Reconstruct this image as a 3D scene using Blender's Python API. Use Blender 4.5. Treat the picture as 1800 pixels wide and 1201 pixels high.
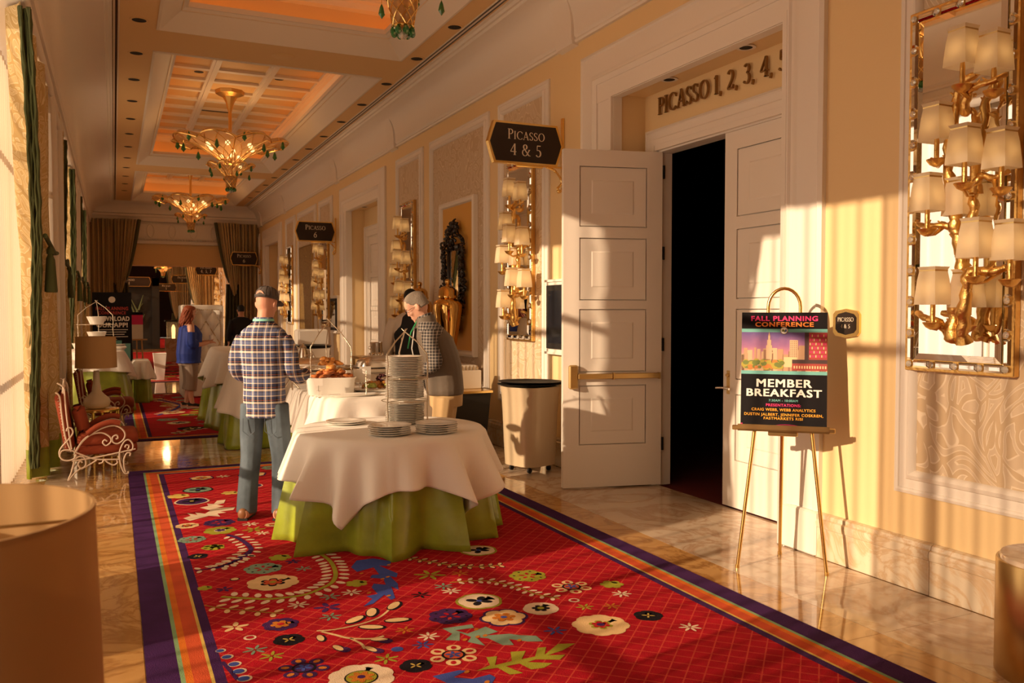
import bpy, bmesh, math, random
from math import sin, cos, pi, radians, sqrt, atan2, hypot
from mathutils import Vector, Matrix, noise
random.seed(7)
SC = bpy.context.scene
COL = SC.collection
for _o in list(bpy.data.objects): bpy.data.objects.remove(_o)

# ---------------------------------------------------------------- camera
cam_d = bpy.data.cameras.new('camera'); cam = bpy.data.objects.new('camera', cam_d); COL.objects.link(cam)
cam_d.sensor_width = 36; cam_d.lens = 30.0; cam_d.clip_start = 0.05; cam_d.clip_end = 300
cam.location = (0, 0, 1.63); cam.rotation_euler = (radians(90 - 2.0), 0, radians(-25.0))
cam_d.dof.use_dof = True; cam_d.dof.focus_distance = 6.6; cam_d.dof.aperture_fstop = 5.6
SC.camera = cam
# ---------------------------------------------------------------- exposure
SC.view_settings.view_transform = 'Standard'; SC.view_settings.look = 'None'
SC.view_settings.gamma = 1.0; SC.view_settings.use_curve_mapping = False
SC.view_settings.exposure = -1.05
# ---------------------------------------------------------------- world
W = bpy.data.worlds.new('world'); SC.world = W; W.use_nodes = True
bg = W.node_tree.nodes['Background']
bg.inputs[0].default_value = (1.0, 0.76, 0.55, 1); bg.inputs[1].default_value = 3.0
# ---------------------------------------------------------------- sun
sd = bpy.data.lights.new('sun', 'SUN'); sun = bpy.data.objects.new('sun', sd); COL.objects.link(sun)
sd.energy = 17.0; sd.color = (1.0, 0.72, 0.46); sd.angle = radians(0.6)
SUN_DIR = Vector((1.0, 0.24, -0.32)).normalized()
sun.rotation_euler = SUN_DIR.to_track_quat('-Z', 'Y').to_euler()
def lamp(name, typ, loc, energy, color, size=0.1):
    d = bpy.data.lights.new(name, typ); d.energy = energy; d.color = color
    if typ == 'POINT': d.shadow_soft_size = size
    o = bpy.data.objects.new(name, d); o.location = loc; COL.objects.link(o); return o

# ---------------------------------------------------------------- materials
MATS = {}
def mat(name, col=(.8,.8,.8), rough=.5, metal=0., spec=.5, emit=None, estr=0., bump=0., bscale=30., vary=0., vscale=8., sheen=0., coat=0., alpha=1., trans=0., ior=1.45):
    m = bpy.data.materials.new(name); m.use_nodes = True; nt = m.node_tree; b = nt.nodes['Principled BSDF']
    b.inputs['Base Color'].default_value = (*col, 1); b.inputs['Roughness'].default_value = rough
    b.inputs['Metallic'].default_value = metal; b.inputs['Specular IOR Level'].default_value = spec
    b.inputs['Coat Weight'].default_value = coat; b.inputs['Sheen Weight'].default_value = sheen
    b.inputs['Transmission Weight'].default_value = trans; b.inputs['IOR'].default_value = ior
    if emit: b.inputs['Emission Color'].default_value = (*emit, 1); b.inputs['Emission Strength'].default_value = estr
    tc = nt.nodes.new('ShaderNodeTexCoord')
    if vary:
        n = nt.nodes.new('ShaderNodeTexNoise'); n.inputs['Scale'].default_value = vscale; n.inputs['Detail'].default_value = 5
        nt.links.new(tc.outputs['Object'], n.inputs['Vector'])
        r = nt.nodes.new('ShaderNodeMapRange'); r.inputs[1].default_value = .3; r.inputs[2].default_value = .7
        r.inputs[3].default_value = 1 - vary; r.inputs[4].default_value = 1 + vary
        nt.links.new(n.outputs['Fac'], r.inputs[0])
        x = nt.nodes.new('ShaderNodeVectorMath'); x.operation = 'SCALE'; x.inputs[0].default_value = col
        nt.links.new(r.outputs[0], x.inputs['Scale']); nt.links.new(x.outputs[0], b.inputs['Base Color'])
    if bump:
        n = nt.nodes.new('ShaderNodeTexNoise'); n.inputs['Scale'].default_value = bscale; n.inputs['Detail'].default_value = 4
        nt.links.new(tc.outputs['Object'], n.inputs['Vector'])
        bp = nt.nodes.new('ShaderNodeBump'); bp.inputs['Strength'].default_value = bump; bp.inputs['Distance'].default_value = .01
        nt.links.new(n.outputs['Fac'], bp.inputs['Height']); nt.links.new(bp.outputs[0], b.inputs['Normal'])
    MATS[name] = m
    return m
def N(m, typ, **kw):
    n = m.node_tree.nodes.new(typ)
    for k, v in kw.items():
        if k.startswith('i_'):
            key = k[2:]
            n.inputs[int(key) if key.isdigit() else key.replace('_', ' ')].default_value = v
        else: setattr(n, k, v)
    return n
def LK(m, a, b): m.node_tree.links.new(a, b)
def BS(m): return m.node_tree.nodes['Principled BSDF']
def ramp(m, stops, interp='LINEAR'):
    r = m.node_tree.nodes.new('ShaderNodeValToRGB'); cr = r.color_ramp; cr.interpolation = interp
    while len(cr.elements) > 1: cr.elements.remove(cr.elements[-1])
    cr.elements[0].position = stops[0][0]; cr.elements[0].color = (*stops[0][1], 1)
    for p, c in stops[1:]:
        e = cr.elements.new(p); e.color = (*c, 1)
    return r

white = mat('white_paint', (.82,.75,.67), .38, bump=.04, bscale=6)
wallp = mat('yellow_wall_paint', (.81,.60,.32), .55, bump=.05, bscale=60)
ceilp = mat('ceiling_tan_paint', (.76,.51,.24), .6)
ceilw = mat('ceiling_white', (.80,.72,.62), .5)
coverp = mat('cove_paint', (.85,.62,.36), .6)
gold = mat('gold_metal', (.86,.60,.22), .22, 1.0)
goldl = mat('gold_leaf', (.74,.46,.15), .34, 1.0, bump=.5, bscale=40)
brass = mat('brushed_brass', (.62,.44,.19), .3, 1.0)
silver = mat('steel', (.80,.77,.72), .18, 1.0)
twig = mat('silver_twig', (.66,.58,.46), .32, 1.0, bump=.5, bscale=90)
black = mat('black_gloss', (.012,.010,.010), .25)
blackm = mat('black_matte', (.012,.010,.009), .7)
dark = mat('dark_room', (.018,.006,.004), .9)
signblk = mat('sign_black', (.022,.012,.008), .35)
china = mat('white_china', (.90,.86,.79), .12, coat=.5)
linen = mat('white_linen', (.84,.79,.72), .75, sheen=.2, bump=.12, bscale=25)
green = mat('green_taffeta', (.29,.35,.03), .27, spec=.6, bump=.35, bscale=9, vary=.18, vscale=5)
greenc = mat('green_tassel', (.065,.078,.022), .75)
crystal = mat('green_crystal', (.05,.24,.08), .05, trans=.4, spec=.9)
clearc = mat('clear_crystal', (.95,.93,.88), .02, trans=.75, ior=1.5)
mirror = mat('mirror_glass', (.90,.88,.84), .01, 1.0)
terra = mat('terracotta_upholstery', (.27,.045,.014), .85, sheen=.0, bump=.15, bscale=50)
iron = mat('cream_wrought_iron', (.72,.58,.46), .4)
creamlamp = mat('cream_ceramic', (.72,.62,.46), .2, coat=.4)
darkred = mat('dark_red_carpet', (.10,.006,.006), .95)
screen = mat('screen_glass', (.01,.012,.018), .08)
foil = mat('champagne_bag', (.60,.48,.32), .35, .25, bump=.6, bscale=7)
booth = mat('white_leather', (.80,.74,.65), .4)
skin = mat('skin', (.62,.30,.20), .5, spec=.4)
skin2 = mat('skin_light', (.66,.36,.25), .5)
jarm = mat('polished_gold', (.80,.50,.16), .07, 1.0)
hairg = mat('grey_hair', (.24,.20,.16), .8, bump=.6, bscale=120)
hairr = mat('red_hair', (.26,.055,.015), .6, bump=.9, bscale=45)
denim = mat('denim', (.085,.115,.145), .85, vary=.5, vscale=3.5, bump=.5, bscale=12)
khaki = mat('khaki_cloth', (.50,.34,.17), .85, bump=.3, bscale=12)
vestm = mat('brown_vest_cloth', (.13,.10,.075), .7, bump=.4, bscale=14)
blacks = mat('black_cloth', (.010,.010,.012), .85)
shirtb = mat('grey_beige_shirt', (.55,.46,.38), .8, bump=.3, bscale=10)
bluec = mat('royal_blue_cloth', (.012,.035,.25), .7, bump=.4, bscale=10)
greyp = mat('grey_trousers', (.28,.21,.16), .85, bump=.4, bscale=12)
capm = mat('charcoal_cap_cloth', (.085,.068,.060), .85)
leatherb = mat('brown_leather', (.22,.09,.035), .45)
teal = mat('teal_lanyard', (.25,.62,.55), .6)
croiss = mat('croissant_crust', (.62,.26,.06), .45, vary=.35, vscale=14, bump=.5, bscale=30)
pastry = mat('pastry_crust', (.48,.15,.04), .5, vary=.5, vscale=25, bump=.5, bscale=30)
grape = mat('dark_grapes', (.07,.015,.02), .25)
fruit = mat('mixed_fruit', (.45,.20,.05), .4, vary=.5, vscale=30)
melon = mat('green_fruit', (.30,.34,.06), .4)
blkfr = mat('black_carved_wood', (.012,.008,.006), .3)
goldpan = mat('gold_silk_panel', (.70,.36,.06), .6)
paper = mat('paper_card', (.85,.80,.72), .7)
winmetal = mat('window_frame_metal', (.30,.22,.15), .5)

# marble
def marble(name, base, vein, scale, rough=.07, vein2=None):
    m = mat(name, base, rough, coat=.25)
    tc = N(m, 'ShaderNodeNewGeometry')
    n1 = N(m, 'ShaderNodeTexNoise', i_Scale=scale, i_Detail=8, i_Distortion=1.6, i_Roughness=.6); LK(m, tc.outputs['Position'], n1.inputs['Vector'])
    r1 = ramp(m, [(0, (0,0,0)), (.44, (0,0,0)), (.495, (1,1,1)), (.51, (1,1,1)), (.56, (0,0,0)), (1, (0,0,0))]); LK(m, n1.outputs['Fac'], r1.inputs[0])
    n2 = N(m, 'ShaderNodeTexNoise', i_Scale=scale*.6, i_Detail=3); LK(m, tc.outputs['Position'], n2.inputs['Vector'])
    r2 = ramp(m, [(.3, base), (.7, vein2 or tuple(c*.8 for c in base))]); LK(m, n2.outputs['Fac'], r2.inputs[0])
    mul = N(m, 'ShaderNodeMath', operation='MULTIPLY'); mul.inputs[1].default_value = .55; LK(m, r1.outputs[0], mul.inputs[0])
    mx = N(m, 'ShaderNodeMix', data_type='RGBA'); LK(m, mul.outputs[0], mx.inputs[0]); LK(m, r2.outputs[0], mx.inputs[6]); mx.inputs[7].default_value = (*vein, 1)
    LK(m, mx.outputs[2], BS(m).inputs['Base Color']); return m
marb = marble('cream_marble', (.68,.54,.40), (.36,.18,.08), 1.6)
amber = marble('amber_marble', (.50,.27,.09), (.26,.10,.02), 2.2, vein2=(.58,.34,.13))
basem = marble('baseboard_marble', (.74,.62,.46), (.55,.33,.15), 2.6, rough=.2)

# damask wallpaper: outlined swirling leaves
def damask(name, base, leaf, line, scale):
    m = mat(name, base, .55)
    tc = N(m, 'ShaderNodeNewGeometry')
    mp = N(m, 'ShaderNodeMapping'); mp.inputs['Scale'].default_value = (1, 1, .75); LK(m, tc.outputs['Position'], mp.inputs[0])
    wn = N(m, 'ShaderNodeTexNoise', i_Scale=scale*.7, i_Detail=0, i_Distortion=0.); LK(m, mp.outputs[0], wn.inputs['Vector'])
    add = N(m, 'ShaderNodeMix', data_type='RGBA', blend_type='ADD'); add.inputs[0].default_value = .85
    LK(m, mp.outputs[0], add.inputs[6]); LK(m, wn.outputs['Color'], add.inputs[7])
    v = N(m, 'ShaderNodeTexVoronoi', feature='DISTANCE_TO_EDGE', i_Scale=scale*1.15); LK(m, add.outputs[2], v.inputs['Vector'])
    r = ramp(m, [(0, base), (.075, base), (.08, line), (.105, line), (.115, leaf), (.24, leaf), (.25, line), (.27, line), (.28, base), (1, leaf)]); LK(m, v.outputs['Distance'], r.inputs[0])
    LK(m, r.outputs[0], BS(m).inputs['Base Color'])
    bp = N(m, 'ShaderNodeBump', i_Strength=.25, i_Distance=.01); LK(m, r.outputs[0], bp.inputs['Height']); LK(m, bp.outputs[0], BS(m).inputs['Normal'])
    return m
paperw = damask('damask_wallpaper', (.58,.43,.27), (.63,.49,.34), (.76,.63,.47), 4.5)
artm = damask('gold_art_panel', (.22,.12,.035), (.30,.18,.05), (.46,.30,.10), 5)
curt = damask('damask_curtain', (.55,.38,.15), (.62,.46,.22), (.76,.62,.36), 5)

# translucent cloths
def cloth_trans(name, col, tfac, transp=0., rough=.9, facing=False):
    m = bpy.data.materials.new(name); m.use_nodes = True; nt = m.node_tree
    b = nt.nodes['Principled BSDF']; b.inputs['Base Color'].default_value = (*col, 1); b.inputs['Roughness'].default_value = rough
    out = nt.nodes['Material Output']
    t = nt.nodes.new('ShaderNodeBsdfTranslucent'); t.inputs[0].default_value = (*col, 1)
    mx = nt.nodes.new('ShaderNodeMixShader'); mx.inputs[0].default_value = tfac
    nt.links.new(b.outputs[0], mx.inputs[1]); nt.links.new(t.outputs[0], mx.inputs[2])
    last = mx
    if transp or facing:
        tr = nt.nodes.new('ShaderNodeBsdfTransparent'); m2 = nt.nodes.new('ShaderNodeMixShader')
        if facing:
            lw = nt.nodes.new('ShaderNodeLayerWeight'); lw.inputs[0].default_value = .5
            mr = nt.nodes.new('ShaderNodeMapRange'); mr.inputs[1].default_value = 0; mr.inputs[2].default_value = .75
            mr.inputs[3].default_value = transp; mr.inputs[4].default_value = .0
            nt.links.new(lw.outputs['Facing'], mr.inputs[0]); nt.links.new(mr.outputs[0], m2.inputs[0])
        else: m2.inputs[0].default_value = transp
        nt.links.new(mx.outputs[0], m2.inputs[1]); nt.links.new(tr.outputs[0], m2.inputs[2]); last = m2
    nt.links.new(last.outputs[0], out.inputs[0]); MATS[name] = m
    return m
sheer = cloth_trans('sheer_voile', (.66,.56,.45), .45, .38, facing=True)
shadeg = cloth_trans('lampshade_linen', (.66,.44,.21), .25)
shadew = cloth_trans('sconce_shade_silk', (.90,.80,.62), .6)
chshade = cloth_trans('chandelier_mesh', (.62,.42,.22), .55, .38)

# carpet colours
def pile(name, col):
    return mat(name, col, .95, spec=.1, bump=.5, bscale=220, vary=.16, vscale=6)
c_red = pile('carpet_red', (.37,.007,.016)); c_pur = pile('carpet_purple', (.055,.016,.085)); c_ora = pile('carpet_orange', (.62,.16,.02))
c_sal = pile('carpet_salmon', (.55,.085,.03)); c_yel = pile('carpet_yellow', (.60,.42,.10)); c_aqu = pile('carpet_aqua', (.22,.36,.18))
c_crm = pile('carpet_cream', (.70,.48,.24)); c_wht = pile('carpet_ivory', (.72,.56,.40)); c_olv = pile('carpet_olive', (.32,.30,.03)); c_tea = pile('carpet_teal', (.20,.29,.21))
c_blu = pile('carpet_blue', (.05,.075,.30)); c_blk = pile('carpet_black', (.012,.008,.012)); c_rst = pile('carpet_rust', (.50,.16,.02))
# lattice on the red field
def lattice(m):
    nt = m.node_tree; g = N(m, 'ShaderNodeNewGeometry'); sp = N(m, 'ShaderNodeSeparateXYZ'); LK(m, g.outputs['Position'], sp.inputs[0])
    outs = []
    for op in ('ADD', 'SUBTRACT'):
        a = N(m, 'ShaderNodeMath', operation=op); LK(m, sp.outputs[0], a.inputs[0]); LK(m, sp.outputs[1], a.inputs[1])
        s = N(m, 'ShaderNodeMath', operation='MULTIPLY'); s.inputs[1].default_value = 1/.113; LK(m, a.outputs[0], s.inputs[0])
        f = N(m, 'ShaderNodeMath', operation='FRACT'); LK(m, s.outputs[0], f.inputs[0])
        l = N(m, 'ShaderNodeMath', operation='LESS_THAN'); l.inputs[1].default_value = .085; LK(m, f.outputs[0], l.inputs[0]); outs.append(l)
    mx = N(m, 'ShaderNodeMath', operation='MAXIMUM'); LK(m, outs[0].outputs[0], mx.inputs[0]); LK(m, outs[1].outputs[0], mx.inputs[1])
    old = BS(m).inputs['Base Color'].links[0].from_socket
    c = N(m, 'ShaderNodeMix', data_type='RGBA'); LK(m, mx.outputs[0], c.inputs[0]); LK(m, old, c.inputs[6]); c.inputs[7].default_value = (.52,.055,.035,1)
    LK(m, c.outputs[2], BS(m).inputs['Base Color'])
lattice(c_red)
# plaid
def plaid(name, per, bands_x, bands_z, base, ax0=0):
    m = mat(name, base, .85, bump=.45, bscale=11)
    tc = N(m, 'ShaderNodeTexCoord'); sp = N(m, 'ShaderNodeSeparateXYZ'); LK(m, tc.outputs['Object'], sp.inputs[0])
    cols = []
    for ax, bands in ((ax0, bands_x), (2, bands_z)):
        s = N(m, 'ShaderNodeMath', operation='MULTIPLY'); s.inputs[1].default_value = 1/per; LK(m, sp.outputs[ax], s.inputs[0])
        a = N(m, 'ShaderNodeMath', operation='ADD'); a.inputs[1].default_value = 20.; LK(m, s.outputs[0], a.inputs[0])
        f = N(m, 'ShaderNodeMath', operation='FRACT'); LK(m, a.outputs[0], f.inputs[0])
        r = ramp(m, bands, 'CONSTANT'); LK(m, f.outputs[0], r.inputs[0]); cols.append(r)
    mx = N(m, 'ShaderNodeMix', data_type='RGBA'); mx.inputs[0].default_value = .5
    LK(m, cols[0].outputs[0], mx.inputs[6]); LK(m, cols[1].outputs[0], mx.inputs[7]); LK(m, mx.outputs[2], BS(m).inputs['Base Color'])
    return m
nv = (.05,.06,.14); bk = (.012,.012,.02); cr = (.95,.80,.64); bl = (.16,.19,.34); ru = (.42,.12,.04)
plaidm = plaid('plaid_flannel', .098, [(0,nv),(.22,bk),(.34,bl),(.46,cr),(.54,bl),(.66,bk),(.78,nv),(.88,cr),(.93,nv)], [(0,bl),(.22,nv),(.30,cr),(.42,cr),(.46,bk),(.56,ru),(.62,bk),(.70,nv),(.88,cr),(.95,bl)], nv)
gk = (.05,.045,.045); gw = (.55,.48,.42)
checkm = plaid('grey_check_cotton', .026, [(0,gk),(.82,gw)], [(0,gk),(.82,gw)], gk, 1)

# ---------------------------------------------------------------- mesh builder
class MB:
    def __init__(s): s.v = []; s.f = []; s.m = []
    def add(s, vs, fs, mi=0, T=None):
        o = len(s.v)
        for p in vs:
            p = Vector(p); s.v.append(T @ p if T else p)
        for f in fs: s.f.append([i + o for i in f]); s.m.append(mi)
        return s
    def box(s, a, b, mi=0, T=None, bev=0.):
        x0,y0,z0 = a; x1,y1,z1 = b
        if bev <= 0:
            vs = [(x0,y0,z0),(x1,y0,z0),(x1,y1,z0),(x0,y1,z0),(x0,y0,z1),(x1,y0,z1),(x1,y1,z1),(x0,y1,z1)]
            return s.add(vs, [(0,3,2,1),(4,5,6,7),(0,1,5,4),(1,2,6,5),(2,3,7,6),(3,0,4,7)], mi, T)
        c = bev; vs = []; fs = []
        for z, i in ((z0, c), (z0 + c, 0), (z1 - c, 0), (z1, c)):
            X0,Y0,X1,Y1 = x0+i,y0+i,x1-i,y1-i
            vs += [(X0+c,Y0,z),(X1-c,Y0,z),(X1,Y0+c,z),(X1,Y1-c,z),(X1-c,Y1,z),(X0+c,Y1,z),(X0,Y1-c,z),(X0,Y0+c,z)]
        fs.append(tuple(range(7,-1,-1))); fs.append(tuple(range(24,32)))
        for k in range(3):
            for j in range(8): fs.append((k*8+j, k*8+(j+1)%8, (k+1)*8+(j+1)%8, (k+1)*8+j))
        return s.add(vs, fs, mi, T)
    def loft(s, rings, mi=0, T=None, cap=True, closed=True):
        n = len(rings[0]); vs = [p for r in rings for p in r]; fs = []
        for k in range(len(rings)-1):
            for j in range(n if closed else n-1):
                fs.append((k*n+j, k*n+(j+1)%n, (k+1)*n+(j+1)%n, (k+1)*n+j))
        if cap and closed: fs.append(tuple(range(n-1,-1,-1))); fs.append(tuple((len(rings)-1)*n + j for j in range(n)))
        return s.add(vs, fs, mi, T)
    def lathe(s, prof, n=24, mi=0, T=None, c=(0,0,0), cap=True, sx=1., sy=1.):
        return s.loft([[(c[0]+r*cos(2*pi*j/n)*sx, c[1]+r*sin(2*pi*j/n)*sy, c[2]+z) for j in range(n)] for r, z in prof], mi, T, cap)
    def tube(s, pts, r, n=8, mi=0, T=None, cap=True):
        pts = [Vector(p) for p in pts]; rs = r if isinstance(r, (list, tuple)) else [r]*len(pts); rings = []; up = None
        for i, p in enumerate(pts):
            d = (pts[min(i+1, len(pts)-1)] - pts[max(i-1, 0)])
            if d.length < 1e-9: d = Vector((0,0,1))
            d.normalize()
            if up is None: up = Vector((0,0,1)) if abs(d.z) < .9 else Vector((1,0,0))
            a = d.cross(up)
            if a.length < 1e-6: a = d.cross(Vector((0,1,0)))
            a.normalize(); b = a.cross(d).normalized(); up = b
            rings.append([p + rs[i]*(a*cos(2*pi*j/n) + b*sin(2*pi*j/n)) for j in range(n)])
        return s.loft(rings, mi, T, cap)
    def prism(s, poly, z0, z1, mi=0, T=None):
        n = len(poly); vs = [(x,y,z0) for x,y in poly] + [(x,y,z1) for x,y in poly]
        fs = [tuple(range(n-1,-1,-1)), tuple(range(n, 2*n))] + [(j,(j+1)%n,n+(j+1)%n,n+j) for j in range(n)]
        return s.add(vs, fs, mi, T)
    def ell(s, c, r, n=12, k=8, mi=0, T=None):
        rx, ry, rz = (r, r, r) if isinstance(r, (int, float)) else r
        return s.loft([[(c[0]+rx*sin(pi*i/k)*cos(2*pi*j/n), c[1]+ry*sin(pi*i/k)*sin(2*pi*j/n), c[2]-rz*cos(pi*i/k)) for j in range(n)] for i in [.08]+list(range(1,k))+[k-.08]], mi, T)
    def build(s, name, mats, parent=None, smooth=40, **kw):
        me = bpy.data.meshes.new(name); me.from_pydata([tuple(p) for p in s.v], [], s.f)
        if not isinstance(mats, (list, tuple)): mats = [mats]
        for m in mats: me.materials.append(m)
        me.polygons.foreach_set('material_index', s.m)
        if smooth:
            me.polygons.foreach_set('use_smooth', [True]*len(s.f)); me.set_sharp_from_angle(angle=radians(smooth))
        me.update(); bm = bmesh.new(); bm.from_mesh(me); bmesh.ops.recalc_face_normals(bm, faces=bm.faces); bm.to_mesh(me); bm.free()
        o = bpy.data.objects.new(name, me); COL.objects.link(o)
        if parent is not None: o.parent = parent
        for k, v in kw.items(): o[k] = v
        return o
def spl(pts, k=6):
    P = [Vector(p) for p in pts]; out = []
    for i in range(len(P)-1):
        a, b, c, d = P[max(i-1,0)], P[i], P[i+1], P[min(i+2,len(P)-1)]
        for j in range(k):
            t = j/k; out.append(.5*((2*b) + (c-a)*t + (2*a-5*b+4*c-d)*t*t + (3*b-a-3*c+d)*t**3))
    out.append(P[-1]); return out
def thing(name, label, cat, loc=(0,0,0), rz=0., group=None):
    o = bpy.data.objects.new(name, None); COL.objects.link(o); o.location = loc; o.rotation_euler = (0,0,rz)
    o.empty_display_size = .1; o['label'] = label; o['category'] = cat
    if group: o['group'] = group
    return o
def tag(o, label, cat, group=None):
    o['label'] = label; o['category'] = cat
    if group: o['group'] = group
    return o
def struct(o): o['kind'] = 'structure'; return o
KIDS = {}
def kids(o): return [c for c in bpy.data.objects if c.parent == o]
def dup(root, loc=None, rz=None, label=None, group=None):
    r = root.copy(); COL.objects.link(r)
    if loc is not None: r.location = loc
    if rz is not None: r.rotation_euler = (0,0,rz)
    if label: r['label'] = label
    if group: r['group'] = group
    for ch in kids(root):
        c = ch.copy(); COL.objects.link(c); c.parent = r
        for g in kids(ch):
            d = g.copy(); COL.objects.link(d); d.parent = c
    return r
ORD = ['nearest','second','third','fourth','fifth','sixth','seventh','eighth','ninth','tenth','eleventh','twelfth','thirteenth','fourteenth','fifteenth','sixteenth','seventeenth','eighteenth','nineteenth','twentieth']

# serif capitals drawn as strokes: (x0,y0,x1,y1,width) on a 1-high cell, advance
def arc(cx, cy, rx, ry, a0, a1, n=14): return [(cx+rx*cos(radians(a0+(a1-a0)*i/n)), cy+ry*sin(radians(a0+(a1-a0)*i/n))) for i in range(n+1)]
TK, TN = .13, .055
def stroke(poly, w):     # w: (horizontal thickness, vertical thickness) - a broad-nib pen
    L = []; R = []
    for i, p in enumerate(poly):
        a = poly[max(i-1,0)]; b = poly[min(i+1,len(poly)-1)]; dx, dy = b[0]-a[0], b[1]-a[1]; l = hypot(dx, dy) or 1
        t = abs(dy/l); h = (w[1] + (w[0]-w[1])*t*t)/2; nx, ny = -dy/l, dx/l
        L.append((p[0]+nx*h, p[1]+ny*h)); R.append((p[0]-nx*h, p[1]-ny*h))
    return L + R[::-1]
def serif(x, y, w=.26): return [(x-w/2, y-.02), (x+w/2, y-.02), (x+w/2, y+.02), (x-w/2, y+.02)]
W2 = (TK, TN)
GL = {
 'P': (.62, [stroke([(.17,0),(.17,1)],W2), serif(.17,.02), serif(.13,.98,.2), stroke([(.17,.97),(.3,.97)]+arc(.32,.73,.24,.24,90,-90)+[(.17,.49)],W2)]),
 'I': (.36, [stroke([(.18,0),(.18,1)],W2), serif(.18,.02), serif(.18,.98)]),
 'C': (.82, [stroke(arc(.48,.5,.40,.49,42,318,26),W2), [(.76,.72),(.80,.72),(.80,.92),(.76,.9)]]),
 'A': (.82, [stroke([(.10,0),(.42,1)],(TN,TN)), stroke([(.40,1.02),(.72,0)],W2), stroke([(.2,.34),(.62,.34)],(TN,TN)), serif(.10,.02,.22), serif(.72,.02,.24)]),
 'S': (.58, [stroke(arc(.28,.75,.20,.23,35,200,12)+[(.16,.58),(.30,.50),(.42,.40)]+arc(.28,.26,.21,.24,25,-160,14),(TK*.9,TN)), [(.46,.78),(.49,.78),(.49,.95),(.46,.93)], [(.06,.05),(.09,.05),(.09,.24),(.06,.22)]]),
 'O': (.92, [stroke(arc(.46,.5,.38,.49,90,450,36),W2)]),
 '1': (.42, [stroke([(.22,0),(.22,1)],W2), serif(.22,.02), stroke([(.08,.84),(.22,.98)],(TN,TN))]),
 '2': (.60, [stroke(arc(.28,.72,.20,.26,160,-30,14)+[(.38,.44),(.08,.06)],(TK,TN)), stroke([(.06,.04),(.52,.04)],(.08,.08)), [(.48,.05),(.52,.05),(.55,.2),(.51,.2)]]),
 '3': (.60, [stroke(arc(.27,.76,.18,.22,150,-80,12),W2), stroke(arc(.26,.27,.23,.27,85,-150,14),W2)]),
 '4': (.64, [stroke([(.44,0),(.44,1)],W2), serif(.44,.02,.24), stroke([(.42,.98),(.04,.32)],(TN,TN)), stroke([(.03,.30),(.60,.30)],(.06,.06))]),
 '5': (.58, [stroke([(.14,.96),(.48,.96)],(.08,.08)), stroke([(.15,.96),(.13,.56)],(TN,TN)), stroke([(.13,.55)]+arc(.25,.29,.23,.29,95,-150,16),W2)]),
 '6': (.60, [stroke([(.50,.96),(.3,.84),(.12,.55)],(TN*1.6,TN)), stroke(arc(.30,.31,.21,.30,90,450,26),W2)]),
 '7': (.56, [stroke([(.06,.95),(.52,.95)],(.08,.08)), stroke([(.50,.95),(.22,0)],W2)]),
 '&': (.86, [stroke(arc(.32,.77,.16,.20,-60,240,20)+[(.26,.56),(.70,.02)],(TK,TN)), stroke([(.38,.58)]+arc(.30,.28,.24,.28,110,320,18)+[(.66,.40),(.72,.52)],(TK*.8,TN)), serif(.72,.53,.18), serif(.76,.02,.18)]),
 ',': (.26, [stroke([(.12,.08),(.13,-.02),(.07,-.16)],(.10,.08))]),
 '.': (.24, [stroke([(.10,.0),(.10,.1)],(.1,.1))]),
 'V': (.8, [stroke([(.08,1),(.4,0)],W2), stroke([(.42,0),(.72,1)],(TN,TN))]),
 ' ': (.30, [])}
def serif_text(txt, h, mb, T, mi=0, depth=.004, small=None, gap=.06):
    """letters centred on x=0, standing on z=0 in the local XZ plane, facing -Y"""
    hs = [h*(small if (small and i and c.isalpha()) else 1) for i, c in enumerate(txt)]
    w = sum((GL[c][0]+gap)*hh for c, hh in zip(txt, hs)); x = -w/2
    for c, hh in zip(txt, hs):
        for poly in GL[c][1]:
            # triangulate as quad strips for stroke polys
            n = len(poly)
            P = [(x+p[0]*hh, p[1]*hh) for p in poly]
            if n == 4: quads = [P]
            else: quads = [[P[i], P[i+1], P[n-2-i], P[n-1-i]] for i in range(n//2-1)]
            for q in quads:
                vs = [(a, -depth, b) for a, b in q] + [(a, 0, b) for a, b in q]
                mb.add(vs, [(0,1,2,3),(7,6,5,4),(0,4,5,1),(1,5,6,2),(2,6,7,3),(3,7,4,0)], mi, T)
        x += (GL[c][0]+gap)*hh
    return w
FONTJ = []
def sans_text(txt, size, x, z, mt, parent, name='lettering', y=-.001, bold=.0, width=None, align='CENTER', ext=.0006):
    cu = bpy.data.curves.new(name, 'FONT'); cu.body = txt; cu.size = size; cu.align_x = align;  cu.extrude = ext; cu.resolution_u = 3; cu.space_character = 1.12
    tmp = bpy.data.objects.new(name, cu); COL.objects.link(tmp)
    FONTJ.append((tmp, name, x, y, z, mt, parent, width, bold*size)); return tmp
def flush_fonts():
    dg = bpy.context.evaluated_depsgraph_get(); dg.update()
    for tmp, name, x, y, z, mt, parent, width, bo in FONTJ:
        m0_ = bpy.data.meshes.new_from_object(tmp.evaluated_get(dg)); V = []; Fc = []
        for dx_, dz_ in ((0,0),(-bo,0),(bo,0),(0,bo*.6),(0,-bo*.6),(-bo,bo*.6),(bo,bo*.6),(-bo,-bo*.6),(bo,-bo*.6)):
            n_ = len(V); V += [(v.co.x+dx_, v.co.y+dz_, v.co.z+n_/max(1,len(m0_.vertices))*.00012) for v in m0_.vertices]; Fc += [[i+n_ for i in p.vertices] for p in m0_.polygons]
        me = bpy.data.meshes.new(name); me.from_pydata(V, [], Fc); me.materials.append(mt)
        s = 1.
        if width and len(me.vertices):
            xs = [v.co.x for v in me.vertices]; s = width/(max(xs)-min(xs))
        for v in me.vertices: v.co = Vector((v.co.x*s + x, y - v.co.z, v.co.y + z))
        o = bpy.data.objects.new(name, me); COL.objects.link(o); o.parent = parent
        bpy.data.objects.remove(tmp)
    FONTJ.clear()
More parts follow.
